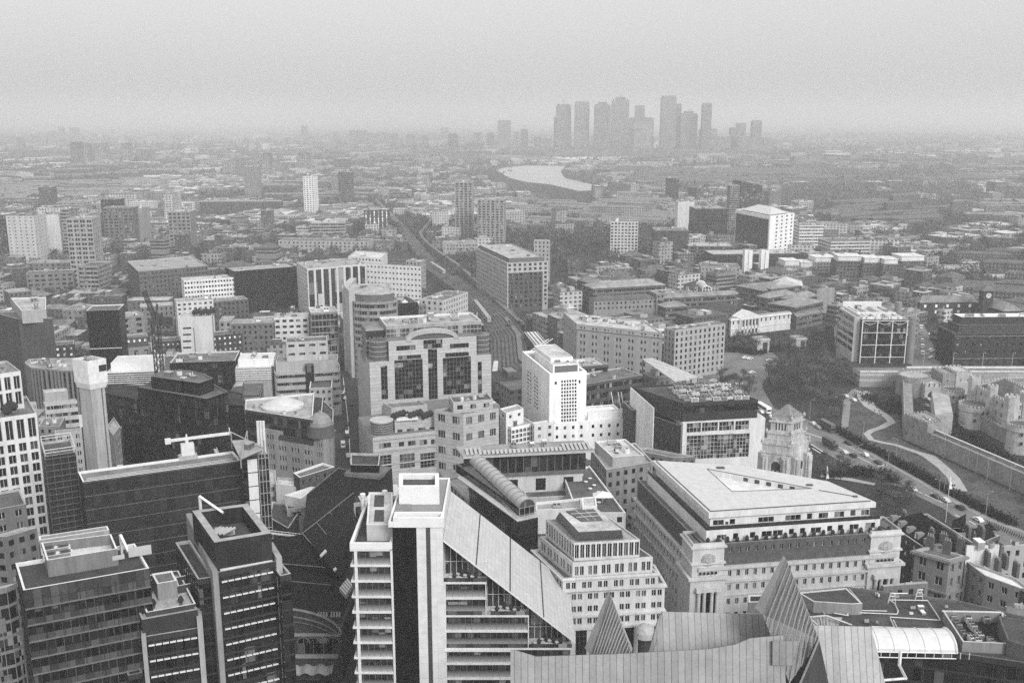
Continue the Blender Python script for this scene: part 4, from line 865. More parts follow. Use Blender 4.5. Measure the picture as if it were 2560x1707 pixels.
for q, za, zb in ((l1, 37.6, Z - 1.58), (l2, 33.6, 37.2)):
    pn = []; b = MB(); wall_face(b, q[4], q[0], za, zb, dict(S2, bay=3.4), pn); b.build('wall', W(.6), r)
    for k, (pp, dd, z, w, hh) in enumerate(pn): o = bpy.data.objects.new('window', pane(w, hh, 2, 1, G0, W(.3))); COL.objects.link(o); o.parent = r; o.location = (pp.x - r.location.x, pp.y - r.location.y, z); o.rotation_euler = (0, 0, math.atan2(dd.y, dd.x))
    b = MB(); [b.quad((*q[i], za), (*q[i + 1], za), (*q[i + 1], zb), (*q[i], zb)) for i in (1, 2, 3)]; b.build('wall', W(.58), r)
for q, z in ((l2, 37.0), (l3, 33.4)): b = MB(); b.face([(a.x, a.y, z + .2) for a in inset(q, .3)]); b.build('balcony_deck', RF(.12), r)
b = MB()
for i in (4, 0): j = (i + 1) % 5; bands(b, inset(tp, -.8)[i], inset(tp, -.8)[j], [37.25], .12, 1.0)
b.build('balcony_balustrade', mat('balustrade_black', .03, .3, .2, 1), r)
for k in range(40):
    a = l3[0].lerp(l3[1], (k + .5) / 40) + f2 * .9; b = MB(); b.cube((a.x, a.y, 33.62), .95, .8, .8 + (k * 7 % 5) * .08, 0); b.lathe(a.x, a.y, [(.35, 34.4), (.6, 34.8), (.3, 35.2 + (k * 3 % 4) * .1)], 7, 1)
    if k % 2: b.build('planter_box', [DK, mat('leaf_dark', .03)], r)
body = l3
BK = BR(.085)
block(r, body, 27.4, 33.9, sty('brick', w=BK, bay=2.48, ww=.38, fl=3.3, wh=.46, par=.4, head=.9), win=True, roof=RF(.1), cope=W(.2), foot=False)
block(r, inset(body, -.35), 0, 27.4, sty('lstone', w=W(.44), bay=2.48, ww=.4, fl=4.3, wh=.44, par=.3, head=1.2), win=True, roof=W(.35), cornice=[(26.5, .9, .7), (22.4, .6, .6), (18.2, .3, .3)], foot=True)
def pavilion(o, ux, w, dp):
    uy = Vector((-ux.y, ux.x)); q = [o, o + ux * w, o + ux * w + uy * dp, o + uy * dp]
    block(r, q, 0, 24.6, sty('none', w=W(.46)), foot=False, cornice=[(24, .8, .8)]); q2 = inset(q, .5); block(r, q2, 24.6, 34.6, sty('none', w=W(.5), par=1), roof=RF(.1), cornice=[(33.2, .5, .6), (28.4, .5, .5)], foot=False)
    fc = o + ux * w / 2 - uy * .05
    b = MB()
    for k in range(5): b.box(fc + ux * (-2.6 + k * 1.15) - uy * .05, ux, .6, .1, 25.4, 26.2)
    b.build('attic_window', G0, r)
    b = MB(); k = 0
    for rr, dn in ((2.1, .1), (1.6, .3), (1.0, .5)):
        for i in range(20): t0, t1 = 2*math.pi*i/20, 2*math.pi*(i+1)/20; P = lambda t, qd: (lambda a: (a.x, a.y, 29.6 + rr * .9 * math.sin(t)))(fc + uy * (.4 - qd) + ux * (rr * math.cos(t))); b.quad(P(t0, dn), P(t1, dn), P(t1, -.3), P(t0, -.3))
        b.face([P(2*math.pi*i/20, dn) for i in range(20)])
    b.build('carved_roundel', mat('carving', .33, .9, .4, 1.5), r)
    b = MB(); b.box(fc - ux * 2.3 - uy * .1, ux, 4.6, .05, 9, 20.5); b.build('tall_window', G2, r)
    b = MB()
    for s in (-2.7, -1.1, 1.1, 2.7): a = fc + ux * s - uy * .6; b.lathe(a.x, a.y, [(.62, 8), (.55, 9), (.48, 19.6), (.7, 20.6)], 12)
    b.box(fc - ux * 3.6 - uy * 1.2, ux, 7.2, 1.15, 20.6, 21.8); b.build('portico', W(.48), r)
pavilion(body[0] - d * 3.2 - f2 * 1.0, d, 10.2, 10); pavilion(body[1] - d * 7.2 - f2 * 1.0, d, 10.2, 11)
o = at(3, 420, 1060, 16)
b = MB(); m0 = onface(3, 370, 185, tp[0], d); b.build('x', W(.1), r)
for x, y, s in ((365, 181, 2.4), (940, 292, 1.8), (1235, 366, 1.2)): a = at(3, x, y, Z); b = MB(); b.cube((a.x, a.y, Z + .05), s, s * .6, .3); b.build('roof_hatch', W(.08), r)
b = MB(); a, c_ = at(3, 1000, 325, Z), at(3, 1240, 366, Z); b.bar((*a, Z + .15), (*c_, Z + .15), .1); b.build('roof_cable', W(.05), r)

r = empty('stone_tower', (92, 332), 'ornate stone tower with a great arch, stacked tiers and a stepped pyramid roof', 'tower')
SM = mat('weathered_stone', .42, .9, .42, .35, streak=1, fine=.8); pc = rect(16, (172, 778), (400, 806), (530, 762), 38); ct = sum(pc, Vector((0, 0))) / 4
sc_ = lambda k: [ct + (a - ct) * k for a in pc]
b = MB(); tiers = [(1.02, 20, 34), (1.08, 34, 34.8), (1.0, 34.8, 37.2), (1.07, 37.2, 38), (.93, 38, 39.2), (.82, 39.2, 41), (.88, 41, 41.5), (.74, 41.5, 42), (.68, 42, 45.2), (.77, 45.2, 45.7), (.66, 45.7, 46.4), (.72, 46.4, 46.8)]
for k, z0, z1 in tiers: b.prism(sc_(k), z0, z1, 0, None, True)
b.build('tower_body', SM, r)
b = MB(); cn = sc_(.8); k = 7
for i in range(k): s = .7 * (1 - i / k); b.prism(sc_(max(.05, s)), 46.8 + i * .62, 47.43 + i * .62)
b.build('pyramid_roof', mat('roof_stone', .24, .9, .4, 1), r)
b = MB(); q = sc_(1.0)
for i in range(4):
    for s0, s1 in ((0, .3), (.7, 1)):
        a, c_ = q[i], q[(i + 1) % 4]; e = (c_ - a); u = e.normalized(); o = a + e * s0 - Vector((u.y, -u.x)) * -1.6
        b.box(o, u, e.length * .3, 2.2, 0, 33.6); 
b.build('corner_pier', SM, r)
b = MB(); b.prism(sc_(.98), 0, 20.05); b.build('tower_base', SM, r)
for i in (3, 0):
    a, c_ = q[i], q[(i + 1) % 4]; e = c_ - a; u = e.normalized(); n_ = Vector((u.y, -u.x)); m_ = (a + c_) / 2 + n_ * .22; aw = e.length * .15; b = MB()
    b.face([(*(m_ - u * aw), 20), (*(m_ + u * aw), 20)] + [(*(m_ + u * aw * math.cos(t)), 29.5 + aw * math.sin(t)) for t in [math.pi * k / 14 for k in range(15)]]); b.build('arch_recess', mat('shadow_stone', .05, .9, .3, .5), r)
    b = MB(); pts = [(m_ + u * (aw + .5) * math.cos(t), 29.5 + (aw + .5) * math.sin(t)) for t in [math.pi * k / 14 for k in range(15)]]
    for k in range(14): b.bar((*pts[k][0], pts[k][1]), (*pts[k + 1][0], pts[k + 1][1]), .4, 0, 6)
    for s in (-1, 1): b.bar((*(m_ + u * (aw + .4) * s), 19), (*(m_ + u * (aw + .4) * s), 29.5), .35, 0, 8)
    for s in (-.35, .35): b.bar((*(m_ + u * aw * s * 1.5 + n_ * .2), 19), (*(m_ + u * aw * s * 1.5 + n_ * .2), 28), .38, 0, 8)
    for s in (.1, .2, .8, .9): cpt = a + e * s + n_ * 2.0; b.bar((*cpt, 18), (*cpt, 33), .55, 0, 10)
    b.build('column', SM, r)
    qq = sc_(.68); a, c_ = qq[i], qq[(i + 1) % 4]; e = c_ - a; u = e.normalized(); n_ = Vector((u.y, -u.x)); b = MB()
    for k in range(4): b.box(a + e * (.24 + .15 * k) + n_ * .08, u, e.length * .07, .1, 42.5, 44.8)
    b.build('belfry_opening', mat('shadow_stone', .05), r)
for k, z in ((.72, 46.8), (.84, 41.5), (1.0, 38)):
    for a in sc_(k): b = MB(); b.lathe(a.x, a.y, [(.5, z), (.6, z + .7), (.3, z + 1), (.1, z + 1.5)], 8); b.build('finial', SM, r)
FOOT.append(sc_(1.3)); FOOT.append(sc_(3.2))

# ================================================================== metal clad gothic gables at the bottom
r = empty('metal_roofed_office', (60, 190), 'office with steep seamed metal gables filling the bottom foreground', 'office building')
SH = MT(.30, 1.25); SH2 = MT(.2, .55); SH3 = MT(.24, 1.25)
def sheet(b, pts, m=0):
    o = Vector(pts[0]); e = Vector((1, 0, 0)); up_ = Vector((0, .4, .9))
    b.face(pts, m, tuple(((Vector(p) - o).dot(e), (Vector(p) - o).dot(up_)) for p in pts))
def V3(c, x, y, Y): X, z = onY(c, x, y, Y); return Vector((X, Y, z))
def wallpx(name, c, pts, Y, m, slope=.35):       # seamed wall leaning back: lower points come nearer
    b = MB(); top = min(p[1] for p in pts); q = []
    for x, y in pts:
        v = V3(c, x, y, Y); 
        for _ in range(3): v = V3(c, x, y, Y - slope * max(0, (V3(c, x, top, Y).z - v.z)))
        q.append(v)
    sheet(b, q); k = len(q); cen = sum(q, Vector()) / k
    bk = [v + Vector((0, 1.0, -.5)) for v in q]
    for i in range(k): j = (i + 1) % k; b.face([q[i], bk[i], bk[j], q[j]])
    return b.build(name, m, r)
wallpx('metal_roof_slope', 14, [(-40, 1500), (2600, 1500), (2560, 820), (2260, 850), (2130, 905), (1900, 945), (1190, 985), (330, 1015), (135, 955), (95, 955), (95, 1500)][1:], 166, SH, .25)
wallpx('metal_roof_slope', 14, [(1365, 1100), (2860, 1100), (3100, 660), (2352, 630), (1470, 608)], 178, SH3, .5)
wallpx('metal_roof_slope', 15, [(560, 1250), (1225, 1250), (1150, 930), (1085, 682), (560, 668)], 172, SH, .4)
wallpx('metal_panel', 15, [(265, 1000), (430, 1000), (485, 800), (268, 800)], 165, SH3, .2)
def gable(c, apex, left, right, low, Y, dp, ridge_px, name):
    A, Lf, Rt = V3(c, *apex, Y), V3(c, *left, Y), V3(c, *right, Y + dp); b = MB(); Bk = V3(c, *ridge_px, Y + dp)
    Lo = V3(c, *low, Y - 3); sheet(b, [Lf, Lo, Rt, A]); 
    L2 = Lf + Vector((-.9, 2.5, 0)); b.face([A, A + Vector((-.2, .9, 0)), L2, Lf], 1); b.face([A, Rt, Rt + Vector((.3, 2, 0)), A + Vector((-.2, .9, 0))], 1)
    for v in (Lf, L2, Rt): pass
    b.face([L2, A + Vector((-.2, .9, 0)), Rt + Vector((.3, 2, 0))], 0)
    k = 13
    for i in range(1, k):                                  # standing ribs parallel to the left verge
        t = i / k; p0 = Lf.lerp(Lo, min(1, t * 1.6)) if t < .62 else Lo.lerp(Rt, (t - .62) / .38); p1 = A.lerp(Rt, t); b.bar(p0 + Vector((0, -.12, 0)), p1 + Vector((0, -.12, 0)), .1, 1)
    b.build(name, [SH2, MT(.42)], r)
gable(14, (995, 440), (818, 1000), (1195, 985), (985, 1130), 171, 1.5, (1080, 700), 'metal_gable')
gable(15, (378, 112), (188, 580), (655, 785), (410, 1150), 169, 1.5, (520, 420), 'metal_gable')
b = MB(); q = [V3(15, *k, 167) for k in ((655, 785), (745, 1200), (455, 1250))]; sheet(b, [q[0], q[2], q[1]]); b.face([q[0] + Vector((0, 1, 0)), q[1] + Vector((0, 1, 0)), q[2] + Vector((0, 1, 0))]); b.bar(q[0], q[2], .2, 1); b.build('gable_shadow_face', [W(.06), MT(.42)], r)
wallpx('metal_valley', 14, [(1340, 1000), (1385, 985), (1470, 615), (1440, 650)], 174, SH2, .4)
b = MB()
for a, c_ in (((550, 605), (715, 590)), ((715, 590), (925, 668)), ((715, 590), (715, 668)), ((660, 600), (675, 668)), ((560, 600), (640, 665))): b.bar(V3(15, *a, 176), V3(15, *c_, 176), .22)
b.build('roof_truss', W(.4), r)
b = MB(); 
for a, c_ in (((0, 580), (470, 592)), ): b.bar(V3(15, *a, 178), V3(15, *c_, 178), .3)
b.build('ridge_capping', MT(.42), r)
# dark flat roofs at lower right
r = empty('office_building', (105, 215), 'flat dark roofed office with white pipes, a glazed barrel roof and sunken cooling units', 'office building')
ZR = 29
q = [at(15, *k, ZR) for k in ((1090, 715), (1830, 960), (2352, 960), (2420, 640), (1780, 470), (890, 345), (480, 395), (560, 590))]; q = [at(15, *k, ZR) for k in ((540, 720), (2500, 1000), (2550, 640), (1800, 462), (880, 350), (470, 395))]
block(r, q, 0, ZR, sty('dark'), roof=RF(.06), cope=W(.12), foot=True)
zr = ZR - .7
b = MB()
def pipe(pts, rr=.16):
    P = [at(15, *k, zr + .5) for k in pts]
    for a, c_ in zip(P, P[1:]): b.bar((*a, zr + .5), (*c_, zr + .5), rr)
for pts in (((610, 470), (895, 455), (935, 492), (1010, 490)), ((610, 470), (700, 572)), ((870, 545), (1215, 552)), ((885, 580), (900, 562), (1300, 578), (1310, 550), (1280, 485), (1250, 470)), ((1285, 460), (1555, 465), (1660, 625)), ((1240, 602), (1660, 628)), ((1245, 612), (1280, 690)), ((1270, 625), (1310, 705)), ((1090, 680), (1280, 688)), ((1095, 700), (1300, 705)), ((1675, 550), (1840, 800)), ((1675, 550), (2170, 560), (2200, 590)), ((1845, 805), (2210, 820)), ((780, 570), (900, 590)), ((890, 350), (1010, 490))): pipe(pts)
b.build('white_pipework', W(.5), r); roof_units(r, [at(15, *k, ZR) for k in ((1330, 600), (1640, 600), (1560, 480), (1300, 480))], zr, 5, .35); roof_units(r, [at(15, *k, ZR) for k in ((860, 670), (1230, 680), (1200, 600), (800, 600))], zr, 8, .3); roof_units(r, [at(15, *k, ZR) for k in ((1600, 560), (2150, 545), (2100, 490), (1580, 470))], zr, 9, .4); roof_units(r, [at(15, *k, ZR) for k in ((1050, 470), (1500, 440), (1480, 380), (1000, 380))], zr, 6, .4)
p = [at(15, *k, zr + 3) for k in ((610, 475), (930, 495), (1015, 490), (880, 360), (480, 398))]; block(r, ccw(p), zr, zr + 3, sty('none', w=W(.22), par=.3), roof=RF(.05), cope=W(.45), foot=False)
p = [at(15, *k, zr + 2.6) for k in ((1845, 805), (2215, 822), (2180, 562), (1680, 552))]; i_ = openbox(r, p, zr - .05, zr + 2.6, [W(.2), W(.45)], RF(.02), fz=.1)
for x, y in ((1755, 590), (1880, 605), (1800, 660), (1925, 672), (1848, 730), (1980, 745), (2035, 610), (1915, 770), (2085, 800), (1960, 790)):
    a = at(15, x, y, zr + 1.2); o = bpy.data.objects.new('cooling_unit', UNITS['plant_unit']); COL.objects.link(o); o.parent = r; o.location = (a.x - r.location.x, a.y - r.location.y, zr + .1); o.scale = (1.3, 2.6, 1.8)
p = [at(15, *k, zr + 4) for k in ((2215, 790), (2420, 860), (2440, 640), (2140, 590))]; block(r, p, zr, zr + 4, sty('none', w=W(.1), par=.4), roof=RF(.06), cope=W(.1), foot=False)
p = [at(15, *k, zr + 2) for k in ((70, 480), (230, 475), (190, 415), (70, 418))]; block(r, p, 10, zr + 2, sty('none', w=W(.12), par=.4), roof=RF(.03), cope=W(.45), foot=False)
a0, a1, bw0 = at(15, 1365, 940, zr), at(15, 1770, 948, zr), at(15, 1300, 715, zr + 4); u = (a1 - a0).normalized(); g_ = Vector((-u.y, u.x)); L_ = (a1 - a0).length; rad = 4.6; S = 12; b = MB()
c0 = a0 + g_ * rad; P = lambda s, t, o=0: (lambda q: (q.x, q.y, zr + 1.4 + (rad * .62 + o) * math.sin(t)))(c0 + u * s - g_ * ((rad + o) * math.cos(t)))
x0, x1 = -9.5, L_ + .5
for i in range(S): t0, t1 = math.pi * i / S, math.pi * (i + 1) / S; b.quad(P(x0, t0), P(x1, t0), P(x1, t1), P(x0, t1))
for x in (x0, x1): b.face([P(x, math.pi * i / S) for i in range(S + 1)])
b.build('glass_barrel_roof', mat('etched_glass', .55, .3, .12, .4), r)
b = MB(); b.box(c0 + u * x0 - g_ * rad, u, x1 - x0, 2 * rad, zr, zr + 1.4); b.build('clerestory', G2, r)
for k in range(7):
    b = MB(); x = x0 + (x1 - x0) * k / 6
    for i in range(S): b.bar(P(x, math.pi * i / S, .08), P(x, math.pi * (i + 1) / S, .08), .1 if k < 6 else .3)
    b.build('roof_rib', WHT, r)
b = MB(); [b.bar((*(c0 + u * (x0 + k * 2) - g_ * (rad + .1)), zr), (*(c0 + u * (x0 + k * 2) - g_ * (rad + .1)), zr + 1.6), .1) for k in range(13)]
for z in (.1, 1.45): a, c_ = c0 + u * x0 - g_ * (rad + .1), c0 + u * x1 - g_ * (rad + .1); b.bar((*a, zr + z), (*c_, zr + z), .14)
b.build('clerestory_frame', WHT, r)
e0 = P(x0, 0); b = MB(); fx = x0 - .1
for i in range(1, 6): t = math.pi * i / 6; a = P(fx, t); c_ = c0 + u * fx; b.bar((*c_, zr + 1.4), a, .1)
for k_ in (.45, .98):
    for i in range(S): q0, q1 = Vector(P(fx, math.pi * i / S)), Vector(P(fx, math.pi * (i + 1) / S)); cc_ = Vector((*(c0 + u * fx), zr + 1.4)); b.bar(cc_.lerp(q0, k_), cc_.lerp(q1, k_), .12)
b.build('fan_window', WHT, r)
b = MB(); p = [at(15, *k, ZR + 6) for k in ((1010, 1140), (1390, 1120), (1400, 1180), (1000, 1190))]
for a, c_ in (((1330, 890), (1320, 1000)), ((1320, 1000), (1375, 1110)), ((1375, 1110), (1130, 1130)), ((1130, 1130), (1020, 1140))): b.bar(V3(15, *a, 178), V3(15, *c_, 172), .3)
b.build('parapet_edge', LT, r)
for x, y in ((1260, 460), (1485, 430)):
    a = at(15, x, y, zr + 1); b = MB()
    for s in ((-1, 0), (1, 0), (-.6, 1), (.6, 1)): b.bar((a.x + s[0], a.y + s[1], zr), (a.x + s[0] * .4, a.y + s[1] * .6, zr + 2.8), .1)
    for z in (1, 2, 2.8): b.bar((a.x - 1 + z * .2, a.y, zr + z), (a.x + 1 - z * .2, a.y, zr + z), .1)
    b.bar((a.x, a.y, zr + 2.8), (a.x + (4 if x < 1300 else 1), a.y + .5, zr + 2.6), .14); b.build('roof_cradle', WHT, r)
# ================================================================== MIDDLE DISTANCE
def hb(c, x, yt, yb):                          # height of an upright edge whose foot is seen
    Y = at(c, x, yb).y; return onY(c, x, yt, Y)[1]
def fb(name, label, cat, c, x0, x1, yt, yb, dep, st, rot=0.0, **kw):
    p, h = front(c, x0, x1, yt, yb, dep, rot); r = empty(name, (*(sum(p, Vector((0, 0))) / 4),), label, cat, kw.pop('group', None))
    zr = block(r, p, 0, h, st, **kw); return r, p, zr
FL = dict(w=W(.06), bay=1.9, fl=44, ww=.55, wh=.96, head=.4, base=.2, g=G2, dep=.7, par=.6)
OB = 'office_building'
r, p, z = rb(OB, 'dark office with close vertical fins and pale roof plant on the left', 'office building', 4, (-60, 468), (120, 517), (345, 512), 44, FL, roof=RF(.09))
q = [at(4, *k, 49) for k in ((140, 462), (300, 452), (300, 372), (70, 378))]; block(r, q, 42, 49, sty('none', w=W(.3)), roof=RF(.35), cope=LT, units=4, foot=False)
r = empty(OB, (-180, 500), 'low curved office with scalloped dark fins below the finned tower', 'office building')
q = [at(4, *k, 26) for k in ((160, 800), (200, 832), (265, 838), (330, 842), (400, 850), (465, 850), (520, 840), (500, 770), (330, 772), (190, 775))]
block(r, q, 0, 26, dict(FL, fl=25, bay=2.4, w=W(.16)), roof=RF(.25), units=9)
r, p, z = rb('office_tower', 'plain black cube tower with a pale gridded roof', 'office building', 4, (562, 462), (774, 455), 812, 44, sty('dark', bay=0, w=mat('black_panel', .008, .4, .2, .3)), roof=RF(.4), cope=LT)
b = MB(); e = (p[0] - p[3]).normalized(); f2 = (p[1] - p[0]).normalized(); [b.box(p[3] + f2 * (1.5 + k * 2.6), e, (p[0] - p[3]).length, .5, z + .01, z + .5) for k in range(7)]; b.build('roof_beams', W(.12), r)
b = MB(); bands(b, p[3], p[0], [hb(4, 670, 620, 790) if 0 else 22], .3, .35); b.build('ledge', LT, r)
r = empty('concrete_slab_block', (-80, 560), 'blank pale concrete slab block with one dark vertical slot', 'tower block')
p = rect(4, (1170, 507), (1382, 498), ('d', 13), 38); cut_wall(r, p[3], p[0], 0, 38, [(1268, 572, 1286, 900)] + [(1195, y, 1250, y + 13) for y in (570, 612, 655, 697, 738)], W(.5), G2, c=4, mx=3, my=1, fm=W(.2))
e = (p[0] - p[3]).normalized(); g_ = Vector((-e.y, e.x)); b = MB(); b.box(p[3] + g_ * .5, e, (p[0] - p[3]).length, 12.5, 0, 37.4); b.build('wall', [W(.42), RF(.2)], r); FOOT.append(p)
openbox(r, [p[3] + g_ * .52, p[0] + g_ * .52, p[0] + g_ * 12.9, p[3] + g_ * 12.9], 37, 38.1, [W(.5), LT], None, name='parapet')
for k in range(9): o = p[3] + e * (8 + k * 1.3) + g_ * (4 + k % 3 * 2); b = MB(); b.lathe(o.x, o.y, [(.2, 37), (.2, 38.2), (1.2, 39), (1.4, 40.2), (.4, 41.6)], 7); b.build('roof_shrub', mat('leaf_dark', .03), r)
# black glass complex with white louvred pavilions
r, p, z = rb(OB, 'white roofed pavilion with bright horizontal louvres right of the concrete core', 'office building', 4, (690, 872), (1010, 860), ('d', 16), 26, sty('none', w=mat('black_panel', .022)), roof=W(.55), cope=WHT)
e = (p[0] - p[3]).normalized(); b = MB(); bands(b, p[3], p[0], [25 - 1.05 * k for k in range(7)], .5, .34); b.build('louvres', WHT, r)
q = [a + Vector((0, 7)) for a in p]; block(r, q, 24, 29.5, sty('none', w=WHT, par=.4), roof=W(.55), cope=WHT, foot=False)
r, p, z = rb(OB, 'white louvred pavilion with a bright roof beside the stepped concrete office', 'office building', 4, (1535, 838), (1770, 830), ('d', 14), 27, sty('none', w=W(.3)), roof=W(.55), cope=WHT)
b = MB(); bands(b, p[3], p[0], [25.5 - 1.15 * k for k in range(5)], .5, .3); b.build('louvres', WHT, r); q = [a + Vector((0, 6)) for a in p]; block(r, q, 26, 30, sty('none', w=W(.7), par=.4), roof=W(.55), cope=WHT, units=3, foot=False)
BB = sty('dark', bay=2.4, w=mat('black_panel', .022), g=G2)
rb(OB, 'black flat glass block between the two white louvred pavilions', 'office building', 4, (1110, 802), (1535, 787), ('d', 22), 31, BB, roof=RF(.14), cope=W(.5), units=4)
r = empty(OB, (-90, 440), 'big black glass office with two angular grey roof decks', 'office building')
block(r, [at(4, *k, 44.5) for k in ((985, 890), (1302, 934), (1394, 903), (1330, 872), (1240, 850), (1060, 850))], 0, 44.5, BB, roof=RF(.13), cope=W(.16), units=5)
block(r, [at(4, *k, 40) for k in ((900, 960), (1350, 1037), (1488, 990), (1380, 930), (1000, 915))], 0, 40, BB, roof=RF(.1), cope=W(.16))
block(r, [at(4, *k, 30) for k in ((690, 1000), (1000, 1060), (1590, 1080), (1590, 1000), (1400, 960), (700, 940))], 0, 30, BB, roof=RF(.03), cope=W(.05))
# 1960s stepped office, neighbours
S6 = sty('band', w=W(0.36), bay=2.6, fl=3.9, wh=.42, par=.9)
r = empty(OB, (-30, 490), 'stepped 1960s concrete office with rounded ends and long window bands', 'office building')
def rounded(poly, rad=3.0):
    out = []; n = len(poly)
    for i in range(n):
        p0, p, p1 = poly[i - 1], poly[i], poly[(i + 1) % n]; a, b_ = p + (p0 - p).normalized() * rad, p + (p1 - p).normalized() * rad
        for k in range(5): t = k / 4; out.append(a * (1 - t) ** 2 + p * 2 * t * (1 - t) + b_ * t * t)
    return out
p = rect(4, (1790, 872), (2225, 848), ('d', 18), 24); block(r, rounded(ccw(p)), 0, 24, dict(S6, bay=1.2), roof=RF(.3))
p2 = rect(4, (1800, 800), (2205, 785), ('d', 14), 28.5); block(r, p2, 23, 28.5, dict(S6, fl=4, par=.8), roof=RF(.24), foot=False, units=3)
p3 = rect(4, (1868, 668), (2140, 655), ('d', 12), 38); block(r, p3, 0, 38, sty('band', w=W(0.41), bay=5, ww=.6, fl=4.4, wh=.3), roof=RF(.12), units=2)
b = MB(); d = (p[0] - p[3]).normalized(); a = p[3] + d * ((p[0] - p[3]).length * .47); b.box(a + Vector((d.y, -d.x)) * .5, d, 4.2, 4, 0, 27.5); b.build('stair_glazing', G2, r)
q = [a + Vector((3, 8)) for a in p3]; 
